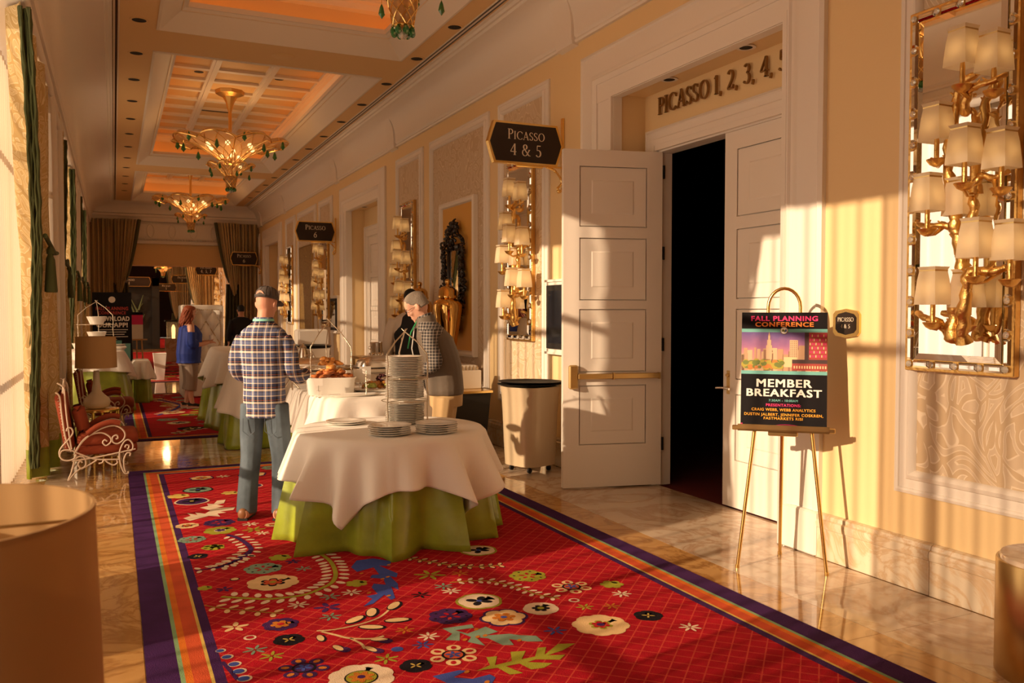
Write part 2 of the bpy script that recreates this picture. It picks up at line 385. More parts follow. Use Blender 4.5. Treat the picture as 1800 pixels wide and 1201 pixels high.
# ================================================================ STRUCTURE
XR, XL, ZC, ZU = 4.27, -.62, 4.95, 5.65
Y0, Y1 = -3.0, 58.0
DOORS = [(4.60+10*k, 6.87+10*k) for k in range(-1, 6)]
# ---- floor
fb = MB(); fb.box((-1.3,Y0-.3,-.15), (4.95,Y1+.5,-.006)); floor = struct(fb.build('floor', amber, smooth=0))
tiles = {}
def tile(x0, y0, w, l, m):
    key = (round(w,3), round(l,3), m.name)
    if key not in tiles:
        b = MB(); g = .0012; b.box((g,g,-.006), (w-g,l-g,0)); o = b.build('marble_tile', m, floor, smooth=0); tiles[key] = o
        o.location = (x0,y0,0); return o
    o = tiles[key].copy(); COL.objects.link(o); o.location = (x0,y0,0); return o
k = 0
y = -.02
while y < 18.3:
    tile(3.245, y, .255, .62, amber); tile(3.50, y, .70, .62, marb)
    tile(-.62, y, .36, .62, marb); tile(-.26, y, .365, .62, amber); y += .62
for (a, b) in DOORS[1:3]:
    for j in range(4): tile(4.20, a+.005+j*.565, .42, .565, marb)
for y0_, n_ in ((9.47, 4), (18.32, 5)):
    for i in range(n_):
        for j in range(6): tile(.108+j*.5228, y0_+i*(2.16/4 if n_ == 4 else .576), .5228, (2.16/4 if n_ == 4 else .576), amber if (i in (0, n_-1)) else marb)
fb = MB(); fb.box((-.62,18.6,-.006), (.10,Y1,0)); fb.box((3.245,18.6,-.006), (4.2,Y1,0)); fb.build('far_floor_slab', marb, floor, smooth=0)

# ---- carpets
BW = [(0, c_pur), (.135, c_aqu), (.155, c_ora), (.187, c_sal), (.257, c_yel), (.272, c_pur), (.32, c_red)]
cm = [c_red,c_pur,c_ora,c_sal,c_yel,c_aqu,c_crm,c_wht,c_olv,c_tea,c_blu,c_blk,c_rst]
CI = {m.name[7:]: i for i, m in enumerate(cm)}
def carpet(y0, y1, x0=.108, x1=3.24, z=.008):
    b = MB()
    rect = lambda d: [(x0+d,y0+d,z),(x1-d,y0+d,z),(x1-d,y1-d,z),(x0+d,y1-d,z)]
    b.add([(x0,y0,0),(x1,y0,0),(x1,y1,0),(x0,y1,0)]+rect(0), [(0,1,5,4),(1,2,6,5),(2,3,7,6),(3,0,4,7)], CI['purple'])
    for i, (d, m) in enumerate(BW):
        mi = cm.index(m)
        if i == len(BW)-1: b.add(rect(d), [(0,1,2,3)], mi)
        else: b.add(rect(d)+rect(BW[i+1][0]), [(j,(j+1)%4,4+(j+1)%4,4+j) for j in range(4)], mi)
    return b.build('patterned_runner_carpet', cm, smooth=0)
car1 = tag(carpet(-2.6, 9.44), 'red floral runner carpet with purple and orange border, under the round plate table', 'carpet', 'runner carpets down the corridor')
car2 = tag(carpet(11.66, 18.28), 'red floral runner carpet beyond the first marble crossing, where the woman in blue stands', 'carpet', 'runner carpets down the corridor')
car3 = tag(carpet(21.25, 37.5), 'red floral runner carpet past the second marble crossing, by the white waste bin', 'carpet', 'runner carpets down the corridor')
car4 = tag(carpet(41.0, 56.0), 'farthest red runner carpet at the dark end of the corridor', 'carpet', 'runner carpets down the corridor')
ZM = .0092
def flower(b, cx, cy, r, n, col, z, rot=0., inner=.45, pw=.75):
    b.lathe([(0.001, z), (inner*r, z)], 12, CI[col], None, (cx,cy,0), cap=False)
    for j in range(n):
        a = rot + 2*pi*j/n; d = r*(1-pw*.36); pr = r*pw*.36*max(1., 5./n if n < 5 else 1)
        b.add([(cx+cos(a)*(d+pr*1.0*cos(t))-sin(a)*pr*(1.15 if n > 5 else 1.45)*sin(t), cy+sin(a)*(d+pr*cos(t))+cos(a)*pr*(1.15 if n > 5 else 1.45)*sin(t), z+.0001*j) for t in [2*pi*i/12 for i in range(12)]] , [tuple(range(12))], CI[col])
def disc(b, cx, cy, r, col, z, sx=1., sy=1., rot=0., n=14):
    b.add([(cx+r*(cos(t)*sx*cos(rot)-sin(t)*sy*sin(rot)), cy+r*(cos(t)*sx*sin(rot)+sin(t)*sy*cos(rot)), z) for t in [2*pi*i/n for i in range(n)]], [tuple(range(n))], CI[col])
def star(b, cx, cy, r, n, col, z, rot=0., w=.2):
    for j in range(n):
        a = rot+2*pi*j/n; disc(b, cx+cos(a)*r*.56, cy+sin(a)*r*.56, r*.44, col, z+.0001*j, 1, w/.44, a, 10)
def motif(kind, cx, cy, r, parent):
    b = MB(); z = ZM; q = random.uniform(0, 1)
    if kind in ('creamF8','creamG8','bigF8'):
        n = 8; col = {'creamF8':'cream','creamG8':'cream','bigF8':'ivory'}[kind]
        flower(b,cx,cy,r,n,col,z,q,.75,1.0)
        if kind == 'creamF8': flower(b,cx,cy,r*.5,6,'black',z+.001,q,.7); flower(b,cx,cy,r*.38,6,'salmon',z+.002,q,.7); disc(b,cx,cy,r*.13,'olive',z+.003)
        elif kind == 'creamG8': flower(b,cx,cy,r*.42,6,'olive',z+.001,q,.7); flower(b,cx,cy,r*.32,6,'red',z+.002,q,.7); disc(b,cx,cy,r*.14,'purple',z+.003)
        else: disc(b,cx,cy,r*.5,'black',z+.001,n=20); disc(b,cx,cy,r*.45,'olive',z+.002,n=20); star(b,cx,cy,r*.4,7,'rust',z+.003,q,.25); disc(b,cx,cy,r*.12,'purple',z+.0042)
    elif kind in ('teal6','olive7','purp7'):
        col = {'teal6':'teal','olive7':'olive','purp7':'purple'}[kind]
        flower(b,cx,cy,r,7,col,z,q,.8,1.0)
        for j in range(5): a = q+2*pi*j/5; disc(b,cx+cos(a)*r*.32,cy+sin(a)*r*.32,r*.16,'red',z+.001,1.1,.6,a,8)
        for j in range(7): a = q+2*pi*j/7; disc(b,cx+cos(a)*r*.72,cy+sin(a)*r*.72,r*.07,'black',z+.001,n=8)
    elif kind in ('olive6','yel'): flower(b,cx,cy,r,6,'olive' if kind == 'olive6' else 'yellow',z,q,.7,.9)
    elif kind in ('pstar','tstar','ostar','wstar','kstar','bstar','rstar','cpet'):
        col = {'p':'purple','t':'teal','o':'olive','w':'ivory','k':'black','b':'blue','r':'rust','c':'cream'}[kind[0]]
        n = {'p':5,'t':6,'o':6,'w':7,'k':6,'b':6,'r':6,'c':5}[kind[0]]; star(b,cx,cy,r,n,col,z,q,{'c':.2,'p':.2}.get(kind[0],.13)); 
        if kind[0] in 'two': disc(b,cx,cy,r*.12,'red',z+.001,n=8)
    elif kind == 'dot': disc(b,cx,cy,r*1.3,'black',z); disc(b,cx,cy,r,'cream',z+.001)
    elif kind == 'ring': disc(b,cx,cy,r,'ivory',z); disc(b,cx,cy,r*.62,'red',z+.001)
    elif kind == 'bdot': disc(b,cx,cy,r,'blue',z)
    elif kind == 'bball': disc(b,cx,cy,r*1.35,'ivory',z); disc(b,cx-.004,cy-.002,r*1.05,'blue',z+.001)
    elif kind == 'black5': flower(b,cx,cy,r,5,'black',z,q,.6,1.05); star(b,cx,cy,r*.45,4,'yellow',z+.001,q,.16)
    elif kind == 'purpO': flower(b,cx,cy,r,7,'purple',z,q,.75,1.); flower(b,cx,cy,r*.56,6,'rust',z+.001,q,.7); disc(b,cx,cy,r*.2,'red',z+.002)
    elif kind in ('pring','cring'):
        c1, c2 = ('purple','rust') if kind == 'pring' else ('cream','red'); n = 6
        for j in range(n): a = q+2*pi*j/n; disc(b,cx+cos(a)*r*.72,cy+sin(a)*r*.72,r*.30,c1,z+.0001*j); disc(b,cx+cos(a)*r*.74,cy+sin(a)*r*.74,r*.13,c2,z+.001,1.3,.9,a)
        disc(b,cx,cy,r*.48,'black',z+.0015,n=20); disc(b,cx,cy,r*.38,'salmon' if kind == 'cring' else 'purple',z+.002,n=20); star(b,cx,cy,r*.34,5,'blue',z+.0027,q,.22)
    elif kind in ('ovalG','wblack','wpurp','tealK'):
        rim, f1, c = {'ovalG':('olive','ivory','black'),'wblack':('ivory','ivory','black'),'wpurp':('ivory','purple','black'),'tealK':('black','teal','black')}[kind]
        flower(b,cx,cy,r,5,rim,z,q,.8,1.15); flower(b,cx,cy,r*.88,5,f1,z+.001,q,.8,1.15)
        if kind == 'wblack': flower(b,cx,cy,r*.5,6,'black',z+.002,q,.7); disc(b,cx,cy,r*.2,'olive',z+.003)
        else: star(b,cx,cy,r*.58,4,c,z+.002,q+.7,.3); disc(b,cx,cy,r*.12,'blue' if kind != 'wpurp' else 'yellow',z+.0028)
    elif kind == 'cpurp': flower(b,cx,cy,r,6,'purple',z,q,.8,1.1); flower(b,cx,cy,r*.88,6,'cream',z+.001,q,.3,1.); flower(b,cx,cy,r*.48,6,'rust',z+.002,q,.6); disc(b,cx,cy,r*.13,'blue',z+.003)
    elif kind == 'opurp': flower(b,cx,cy,r,7,'olive',z,q,.75,1.); disc(b,cx,cy,r*.36,'ivory',z+.001); flower(b,cx,cy,r*.32,5,'purple',z+.002,q,.6)
    b.build('woven_flower', cm, parent, smooth=0)
MOT = [('creamF8', 0.84, 5.19, 0.156), ('teal6', 0.83, 5.5, 0.12), ('olive6', 0.97, 5.7, 0.075), ('pstar', 1.03, 5.57, 0.053), ('tstar', 1.06, 5.39, 0.056), ('dot', 0.64, 5.35, 0.023), ('pstar', 0.56, 5.18, 0.051), ('olive6', 0.46, 5.25, 0.045), ('olive6', 0.59, 6.15, 0.074), ('black5', 0.48, 5.96, 0.067), ('purpO', 0.76, 4.47, 0.095), ('cpet', 0.54, 4.53, 0.072), ('ring', 0.59, 4.35, 0.032), ('black5', 0.76, 4.24, 0.078), ('tstar', 0.59, 4.18, 0.061), ('ostar', 0.65, 4.07, 0.062), ('pring', 0.76, 3.87, 0.115), ('bigF8', 0.97, 3.66, 0.151), ('wstar', 0.9, 4.73, 0.063), ('pstar', 1.04, 4.62, 0.08), ('tstar', 1.09, 4.79, 0.061), ('tstar', 1.02, 4.47, 0.061), ('wstar', 1.22, 4.81, 0.062), ('olive6', 1.29, 4.96, 0.068), ('bdot', 1.21, 3.9, 0.03), ('ostar', 1.13, 3.81, 0.062), ('bball', 0.44, 4.24, 0.018), ('bball', 0.46, 4.15, 0.021), ('bball', 0.48, 4.05, 0.023), ('bball', 0.49, 3.96, 0.024), ('bball', 0.5, 3.87, 0.025), ('ovalG', 2.22, 5.3, 0.13), ('ostar', 1.74, 4.93, 0.102), ('rstar', 1.92, 4.88, 0.059), ('olive7', 2.28, 4.66, 0.117), ('tstar', 1.74, 4.69, 0.062), ('wstar', 1.75, 4.59, 0.061), ('kstar', 1.57, 4.6, 0.06), ('cring', 2.42, 4.36, 0.118), ('olive6', 2.66, 4.3, 0.072), ('wstar', 2.62, 4.13, 0.06), ('ring', 2.32, 4.15, 0.032), ('ostar', 2.32, 4.03, 0.053), ('rstar', 2.46, 3.98, 0.053), ('ovalG', 1.83, 4.36, 0.134), ('wblack', 2.09, 4.11, 0.1), ('purp7', 1.6, 4.21, 0.12), ('cpurp', 1.85, 4.07, 0.134), ('bstar', 2.01, 3.79, 0.062), ('creamG8', 2.26, 3.76, 0.151), ('black5', 2.56, 3.77, 0.079), ('wstar', 2.66, 3.54, 0.061), ('wstar', 1.4, 3.99, 0.059), ('bstar', 1.34, 3.9, 0.055), ('cring', 1.43, 3.72, 0.119), ('black5', 1.23, 3.68, 0.076), ('rstar', 1.32, 4.12, 0.053), ('cpurp', 0.75, 8.77, 0.119), ('tealK', 0.67, 8.2, 0.136), ('yel', 0.49, 7.99, 0.098), ('wpurp', 0.58, 7.72, 0.146), ('creamF8', 0.48, 6.85, 0.088), ('purp7', 0.71, 6.85, 0.119), ('opurp', 0.69, 6.6, 0.119), ('teal6', 0.48, 6.42, 0.098), ('olive6', 0.6, 6.14, 0.076), ('wstar', 0.92, 6.7, 0.067), ('ostar', 0.92, 6.52, 0.087), ('wstar', 0.96, 6.39, 0.057), ('creamF8', 1.07, 6.61, 0.059), ('yel', 0.92, 7.94, 0.079), ('wpurp', 1.15, 8.18, 0.093)]
VINE = {'arcbig': [(1.17, 5.88), (1.23, 5.67), (1.25, 5.45), (1.22, 5.2), (1.16, 5.04), (1.07, 4.95), (0.98, 4.89), (0.89, 4.88), (0.76, 4.9), (0.63, 4.98), (0.53, 5.05)], 'arcpurp': [(0.72, 6.45), (0.78, 6.33), (0.82, 6.12), (0.82, 5.96), (0.74, 5.83), (0.66, 5.71), (0.56, 5.63)], 'arcpurp2': [(0.82, 5.91), (0.74, 5.78), (0.62, 5.68), (0.52, 5.64), (0.43, 5.63)], 'vine1': [(0.43, 4.94), (0.51, 4.85), (0.6, 4.78), (0.71, 4.69), (0.81, 4.62)], 'vine2': [(1.72, 5.35), (1.83, 5.2), (1.95, 5.04), (2.08, 4.96), (2.22, 4.93)], 'vine3': [(1.8, 4.74), (1.91, 4.72), (2.02, 4.67), (2.09, 4.57), (2.14, 4.47), (2.17, 4.34), (2.26, 4.21)], 'branch': [(0.91, 4.3), (1.0, 4.28), (1.14, 4.3), (1.25, 4.35), (1.34, 4.45)], 'branch2': [(0.93, 4.28), (0.98, 4.21), (1.04, 4.13), (1.14, 4.08), (1.2, 4.09)], 'branch3': [(1.04, 4.13), (1.07, 4.04), (1.07, 3.97)], 'purpstem': [(0.43, 4.1), (0.45, 4.0), (0.47, 3.87)]}
LEAVES = [(1.13, 4.37), (1.18, 4.23), (1.24, 4.44), (1.38, 4.49), (1.33, 4.27), (0.91, 4.19), (0.96, 4.03), (1.1, 3.95), (1.17, 4.05)]
POLY = {'blue': [(1.41, 5.42), (1.52, 5.42), (1.61, 5.31), (1.57, 5.21), (1.51, 5.25), (1.57, 5.04), (1.54, 4.97), (1.51, 5.01), (1.51, 4.85), (1.48, 4.74), (1.46, 4.82), (1.42, 4.61), (1.39, 4.59), (1.38, 4.69), (1.28, 4.57), (1.22, 4.55), (1.3, 4.65), (1.28, 4.71), (1.35, 4.72), (1.35, 4.85), (1.38, 4.91), (1.44, 4.86), (1.46, 4.98), (1.39, 5.03), (1.42, 5.08), (1.46, 5.07), (1.47, 5.23), (1.35, 5.18), (1.34, 5.29)], 'teal': [(1.5, 4.06), (1.66, 4.05), (1.65, 4.0), (1.55, 4.01), (1.59, 3.94), (1.71, 3.99), (1.74, 3.9), (1.66, 3.88), (1.78, 3.85), (1.82, 3.81), (1.89, 3.77), (1.89, 3.69), (1.82, 3.72), (1.75, 3.79), (1.74, 3.71), (1.69, 3.73), (1.66, 3.84), (1.61, 3.88), (1.61, 3.76), (1.55, 3.84), (1.59, 3.89), (1.56, 3.97), (1.52, 3.87), (1.46, 3.91), (1.52, 3.97)], 'green': [(1.46, 3.51), (1.54, 3.54), (1.56, 3.63), (1.61, 3.62), (1.56, 3.53), (1.65, 3.54), (1.69, 3.64), (1.76, 3.62), (1.7, 3.54), (1.77, 3.54), (1.83, 3.63), (1.87, 3.62), (1.82, 3.54), (1.94, 3.63), (2.02, 3.6), (1.92, 3.55), (1.83, 3.53), (1.91, 3.5), (1.86, 3.46), (1.76, 3.51), (1.71, 3.5), (1.81, 3.44), (1.75, 3.41), (1.69, 3.42), (1.67, 3.5), (1.6, 3.5), (1.64, 3.4), (1.58, 3.41), (1.56, 3.5)], 'blue2': [(1.26, 3.54), (1.39, 3.55), (1.42, 3.53), (1.34, 3.49), (1.41, 3.44), (1.5, 3.45), (1.51, 3.41), (1.47, 3.36), (1.3, 3.43)], 'creamb': [(0.47, 7.11), (0.53, 7.17), (0.51, 7.28), (0.58, 7.18), (0.57, 7.28), (0.64, 7.2), (0.69, 7.3), (0.62, 7.44), (0.69, 7.48), (0.69, 7.57), (0.74, 7.54), (0.78, 7.66), (0.85, 7.67), (0.82, 7.53), (0.76, 7.49), (0.81, 7.42), (0.74, 7.37), (0.89, 7.34), (0.86, 7.24), (0.76, 7.23), (0.8, 7.17), (0.73, 7.16), (0.74, 7.05), (0.66, 7.11), (0.59, 7.06), (0.51, 7.0)]}
for (k_, x_, y_, r_) in MOT: motif(k_, x_, y_, r_, car1)
def vine(pts, col, w, leaf, car, outline=None, ls=.032, step=.075, both=True, z=ZM):
    P = spl([(x,y,0) for x, y in pts], 8); b = MB(); n = len(P)
    for i in range(n-1):
        d = (P[i+1]-P[i]); 
        if d.length < 1e-6: continue
        nn = Vector((-d.y, d.x, 0)).normalized()*w/2
        b.add([P[i]+nn+Vector((0,0,z)), P[i]-nn+Vector((0,0,z)), P[i+1]-nn+Vector((0,0,z)), P[i+1]+nn+Vector((0,0,z))], [(0,1,2,3)], CI[col])
    acc = 0
    if leaf:
        for i in range(1, n):
            d = P[i]-P[i-1]; acc += d.length
            if acc > step:
                acc = 0; a = atan2(d.y, d.x)
                for s in ((1,-1) if both else (1,)):
                    q = P[i] + Vector((-sin(a), cos(a), 0))*s*(w/2+ls*1.1)
                    if outline: disc(b, q.x, q.y, ls*1.25, outline, z, 1, .6, a+s*1.1, 10)
                    disc(b, q.x, q.y, ls, leaf, z+.001, 1, .55, a+s*1.1, 10)
    b.build('woven_vine', cm, car, smooth=0)
vine(VINE['arcbig'],'olive',.028,'ivory',car1,ls=.036,step=.06); vine(VINE['arcpurp'],'purple',.034,'ivory',car1,ls=.032,step=.065)
vine(VINE['arcpurp2'],'purple',.014,'ivory',car1,ls=.028,step=.07); vine(VINE['vine1'],'olive',.007,'cream',car1,ls=.03,step=.08)
vine(VINE['vine2'],'olive',.009,'cream',car1,'black',.022,.055); vine(VINE['vine3'],'olive',.009,'ivory',car1,None,.024,.05)
vine(VINE['branch'],'cream',.014,None,car1); vine(VINE['branch2'],'cream',.018,None,car1); vine(VINE['branch3'],'cream',.015,None,car1); vine(VINE['purpstem'],'purple',.02,None,car1)
for i, (lx, ly) in enumerate(LEAVES):
    b = MB(); a = [.6,-.5,1.2,.9,-.2,-1.6,-1.3,-1.2,-.4][i]; r_ = .075 if i < 5 else .05
    disc(b,lx,ly,r_,'black',ZM,1,.5,a); disc(b,lx-.004,ly+.004,r_*.84,'cream',ZM+.001,1,.42,a)
    if i > 5: disc(b,lx+.02,ly-.03,r_*.7,'purple',ZM+.0005,1,.8,a)
    b.build('woven_leaf', cm, car1, smooth=0)
for k_, col in (('blue','blue'),('teal','teal'),('green','olive'),('blue2','blue'),('creamb','ivory')):
    b = MB(); b.add([(x_,y_,ZM+.0003) for x_, y_ in POLY[k_]], [tuple(range(len(POLY[k_])))], CI[col])
    if k_ in ('blue','teal','blue2'):
        for j in range(2, len(POLY[k_])-1, 5): x_, y_ = POLY[k_][j]; cx = sum(p[0] for p in POLY[k_])/len(POLY[k_]); cy = sum(p[1] for p in POLY[k_])/len(POLY[k_]); disc(b, x_*.8+cx*.2, y_*.8+cy*.2, .013, 'rust', ZM+.0012, 1.4, .9, .8, 8)
    b.build('woven_frond', cm, car1, smooth=0)
def scatter(car, y0, y1, n, s=1.):
    kinds = ['creamF8','teal6','olive6','wstar','purpO','black5','cpurp','ovalG','tstar','cring','opurp','wpurp','creamG8']; put = []
    for i in range(n*6):
        if len(put) >= n: break
        x_, y_ = random.uniform(.62, 2.8), random.uniform(y0, y1); k_ = random.choice(kinds); r_ = s*{'wstar':.07,'tstar':.07,'olive6':.08}.get(k_, random.uniform(.11,.15))
        if all(hypot(x_-a, y_-b) > r_+c+.05 for a, b, c in put): put.append((x_,y_,r_)); motif(k_, x_, y_, r_, car)
scatter(car1, 8.7, 9.1, 6); scatter(car2, 12.0, 18.0, 70, 1.4); scatter(car3, 21.7, 30, 45, 1.8)
vine([(.7,12.1),(1.0,12.5),(1.4,12.6),(1.9,12.2)],'olive',.03,'ivory',car2,ls=.045,step=.08)
vine([(.6,14.4),(.9,15.2),(1.0,16.0),(.7,17.0)],'blue',.05,'ivory',car2,ls=.05,step=.1)

# ---- right wall (with recessed doorways)
wb = MB()
ys = [Y0] + [v for a, b in DOORS for v in (a, b)] + [Y1]
ys = [v for v in ys if v >= Y0]; 
segs = [(Y0, DOORS[1][0])] + [(DOORS[i][1], DOORS[i+1][0]) for i in range(1, len(DOORS)-1)] + [(DOORS[-1][1], Y1)]
for a, b in segs: wb.box((XR, a, 0), (XR+.33, b, ZC+.1))
for a, b in DOORS[1:]: wb.box((XR, a, 3.66), (XR+.33, b, ZC+.1))
a0 = Y0
for a, b in DOORS[1:]:
    wb.box((4.60, a0, 0), (4.75, a+.18, ZC+.1)); wb.box((4.60, a+.18, 3.12), (4.75, b-.21, ZC+.1)); a0 = b-.21
wb.box((4.60, a0, 0), (4.75, Y1, ZC+.1))
wall_r = struct(wb.build('wall_right', wallp, smooth=0))
# dark rooms behind the doors
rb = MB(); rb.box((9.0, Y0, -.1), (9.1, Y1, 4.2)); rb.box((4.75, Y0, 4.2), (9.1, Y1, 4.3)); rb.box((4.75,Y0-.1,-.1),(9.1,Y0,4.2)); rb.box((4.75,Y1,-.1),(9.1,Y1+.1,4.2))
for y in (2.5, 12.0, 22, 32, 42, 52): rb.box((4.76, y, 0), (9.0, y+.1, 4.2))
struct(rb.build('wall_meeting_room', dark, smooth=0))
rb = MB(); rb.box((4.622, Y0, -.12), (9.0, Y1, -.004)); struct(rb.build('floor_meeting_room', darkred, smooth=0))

def mould(b, y0, y1, z0, z1, prof, closed=True, mi=0, xf=None, sgn=-1):
    """moulding swept round a rectangle on a wall; prof = [(inset, proud)]"""
    xf = XR if xf is None else xf
    rings = []
    if closed:
        for k in range(4):
            cy, cz = [(y0,z0),(y1,z0),(y1,z1),(y0,z1)][k]; sy, sz = [(1,1),(-1,1),(-1,-1),(1,-1)][k]
            rings.append([(xf+sgn*p, cy+sy*i, cz+sz*i) for i, p in prof])
        rings.append(rings[0]); b.loft(rings, mi, cap=False, closed=False)
    else:
        for k in range(4):
            cy, cz = [(y0,z0),(y0,z1),(y1,z1),(y1,z0)][k]; sy, sz = [(1,0),(1,-1),(-1,-1),(-1,0)][k]
            rings.append([(xf+sgn*p, cy+sy*i, cz+sz*i) for i, p in prof])
        b.loft(rings, mi, cap=False, closed=False)
PF_PANEL = [(0,0),(0,.022),(.018,.030),(.030,.026),(.034,.018),(.085,.018),(.092,.034),(.115,.045),(.130,.034),(.142,.010),(.142,0)]
PF_CASE = [(0,0),(0,.035),(.03,.050),(.045,.038),(.17,.038),(.18,.052),(.22,.056),(.235,.07),(.29,.07),(.315,.045),(.34,.02),(.345,0)]
ti = 0
def trim_obj(b, m=white):
    global ti; ti += 1; return struct(b.build('trim_%d' % ti, m, smooth=35))
def panel(y0, y1, z0=.553, z1=4.12, fill=paperw):
    b = MB(); mould(b, y0, y1, z0, z1, PF_PANEL); t = trim_obj(b)
    f = MB(); f.box((XR-.006, y0+.13, z0+.13), (XR-.0005, y1-.13, z1-.13)); f.build('wallpaper_panel', fill, t, smooth=0)
    return t
def doorframe(a, b_, kk):
    b = MB(); mould(b, a-.345, b_+.345+.30, 0, 4.13, PF_CASE, closed=False) if False else mould(b, a-.345, b_+.60, 0, 4.13, [(0,0),(0,.035),(.03,.050),(.045,.038),(.22,.038),(.24,.052),(.27,.056),(.285,.07),(.33,.05),(.345,0)], closed=False)
    # far jamb is wider in the photograph
    b.box((XR-.036, b_-.0, 0), (XR-.001, b_+.26, 3.625)); b.box((XR-.042, a-.03, 3.625), (XR-.001, b_+.29, 3.80))
    b.box((XR-.06, b_-.012, 0), (XR+.01, b_+.03, 3.63)); b.box((XR-.06, a-.03, 0), (XR+.01, a+.012, 3.63)); b.box((XR-.06, a-.03, 3.63), (XR+.06, b_+.03, 3.70))
    b.box((XR-.03, a-.02, 0), (XR+.06, a+.015, 3.66)); b.box((XR-.03, b_-.015, 0), (XR+.06, b_+.02, 3.66))
    trim_obj(b)
    # inner architrave on the back of the recess
    b = MB(); xf = 4.60
    rings = []
    pr = [(0,0),(0,.03),(.02,.04),(.03,.028),(.09,.028),(.10,.036),(.15,.036),(.165,0)]
    y0, y1 = a+.18-.165, b_-.21+.165
    mould(b, y0, y1, 0, 3.12+.20, [(i, p) for i, p in pr], closed=False, xf=xf)
    b.box((xf-.034, a+.18, 3.12), (xf-.002, b_-.21, 3.17))
    b.box((4.60, a+.18, 0), (4.75, a+.195, 3.12)); b.box((4.60, b_-.225, 0), (4.75, b_-.21, 3.12)); b.box((4.60, a+.18, 3.105), (4.75, b_-.21, 3.12))
    trim_obj(b)
    if kk < 2:
        for q, nm in ((.28, 'nearer'), (.72, 'farther')):
            t = tag(MB().lathe([(.05,-.004),(.075,-.004),(.075,0),(.05,0)], 20, 0, None, (0,0,0), cap=False).build('recessed_downlight', white), 'small black downlight in the door recess soffit, %s one above the %s doorway' % (nm, ['first open','second'][kk]), 'downlight', 'door recess downlights')
            t.location = (4.42, a+(b_-a)*q, 3.655)
            MB().lathe([(.001,-.002),(.052,-.002)], 20, 0, cap=False).build('dark_aperture', blackm, t)
for kk, (a, b_) in enumerate(DOORS[1:]): doorframe(a, b_, kk)
for k in range(-1, 6):
    if k >= 0: pass
    for (p0, p1) in ((8.18,9.52),(9.80,12.0),(12.30,13.66)):
        y0, y1 = p0+10*k, p1+10*k
        if y1 > Y1: continue
        if k == -1: y0 += 0
        panel(y0, y1)
# near panel of the first bay sits a little closer to the doorway
# ---- crown, right
def crown(b, xw, s, y0, y1, w, zb=4.33):
    pr = [(0,zb),(.035,zb),(.045,zb+.02),(.03,zb+.045),(.05,zb+.07),(.05,zb+.12)]
    pr += [(.05+(w-.13)*(1-cos(t)), zb+.12+(ZC-zb-.20)*sin(t)) for t in [pi/2*i/8 for i in range(1, 9)]]
    pr += [(w-.07,ZC-.05),(w-.04,ZC-.05),(w-.03,ZC-.02),(w,ZC-.02),(w,ZC)]
    b.loft([[(xw+s*p, y, z) for p, z in pr] for y in (y0, y1)], cap=False, closed=False)
b = MB(); crown(b, XR, -1, Y0, 28.6, .40); crown(b, XR, -1, 29.0, Y1, .40); trim_obj(b)
for yy in (3.75, 7.75, 13.75, 17.75, 23.75, 27.75):
    b = MB(); pr = [(.0,4.30),(.07,4.32),(.08,4.38)]+[(.08+.24*(1-cos(t)), 4.46+.44*sin(t)) for t in [pi/2*i/8 for i in range(9)]]
    b.loft([[(XR-p, yy-.17, z) for p, z in pr], [(XR-p, yy+.17, z) for p, z in pr]], cap=False, closed=False)
    for s in (-.17, .17): b.add([(XR, yy+s, 4.30)]+[(XR-p, yy+s, z) for p, z in pr]+[(XR, yy+s, 4.93)], [tuple(range(len(pr)+2))])
    trim_obj(b)
b = MB(); crown(b, XL, 1, Y0, 28.6, .65, 4.30); crown(b, XL, 1, 29.0, Y1, .65, 4.30); trim_obj(b)
# ---- marble baseboard, right: one block at a time
bm_segs = [(-1.0, 4.255), (7.47, 14.255), (17.47, 24.255)]
base_root = None
pb = [(0,0),(.055,0),(.055,.20),(.062,.205),(.066,.235),(.060,.255),(.045,.262),(.038,.285),(.02,.292),(0,.292)]
b = MB(); b.box((XR-.004, Y0, 0), (XR-.0002, -1.0, .29)); 
for a, b_ in ((27.47,34.255),(37.47,44.255),(47.47,54.255)): b.loft([[(XR-p, y, z) for p, z in pb] for y in (a, b_)])
base_root = struct(b.build('baseboard_right', basem, smooth=0))
for a, b_ in bm_segs:
    n = max(1, round((b_-a)/.88)); l = (b_-a)/n
    for i in range(n):
        q = MB(); q.loft([[(XR-p-.0006*((i*7)%3), y, z) for p, z in pb] for y in (a+i*l+.0015, a+(i+1)*l-.0015)]); q.build('marble_block', basem, base_root, smooth=25)
b = MB(); b.box((XR-.075, 4.24, 0), (XR-.0, 4.60, .30), bev=.012); b.box((XR-.075, 6.87, 0), (XR, 7.50, .30), bev=.012); trim_obj(b)

# ---- left wall with tall windows
WIN = [(-.6,4.85),(5.45,11.1),(12.75,17.6),(19.2,24.0)] + [(30+6.4*k, 34.8+6.4*k) for k in range(4)]
lb = MB(); prev = Y0
for a, b_ in WIN: lb.box((-1.15, prev, 0), (XL, a, ZC+.1)); lb.box((-1.15, a, 4.10), (XL, b_, ZC+.1)); prev = b_
lb.box((-1.15, prev, 0), (XL, Y1, ZC+.1)); wall_l = struct(lb.build('wall_left', white, smooth=0))
for i, (a, b_) in enumerate(WIN):
    w = MB()
    for y in [a+.03+(b_-a-.06)*j/4 for j in range(5)]: w.box((-1.10, y-.03, .0), (-1.04, y+.03, 4.10))
    for z in (.03, 1.0, 3.1, 4.07): w.box((-1.10, a, z-.03), (-1.04, b_, z+.03))
    o = struct(w.build('window_%d' % (i+1), winmetal, smooth=0))
    t = MB(); mould(t, a-.14, b_+.14, 0, 4.22, PF_PANEL, closed=False, xf=XL, sgn=1); trim_obj(t)
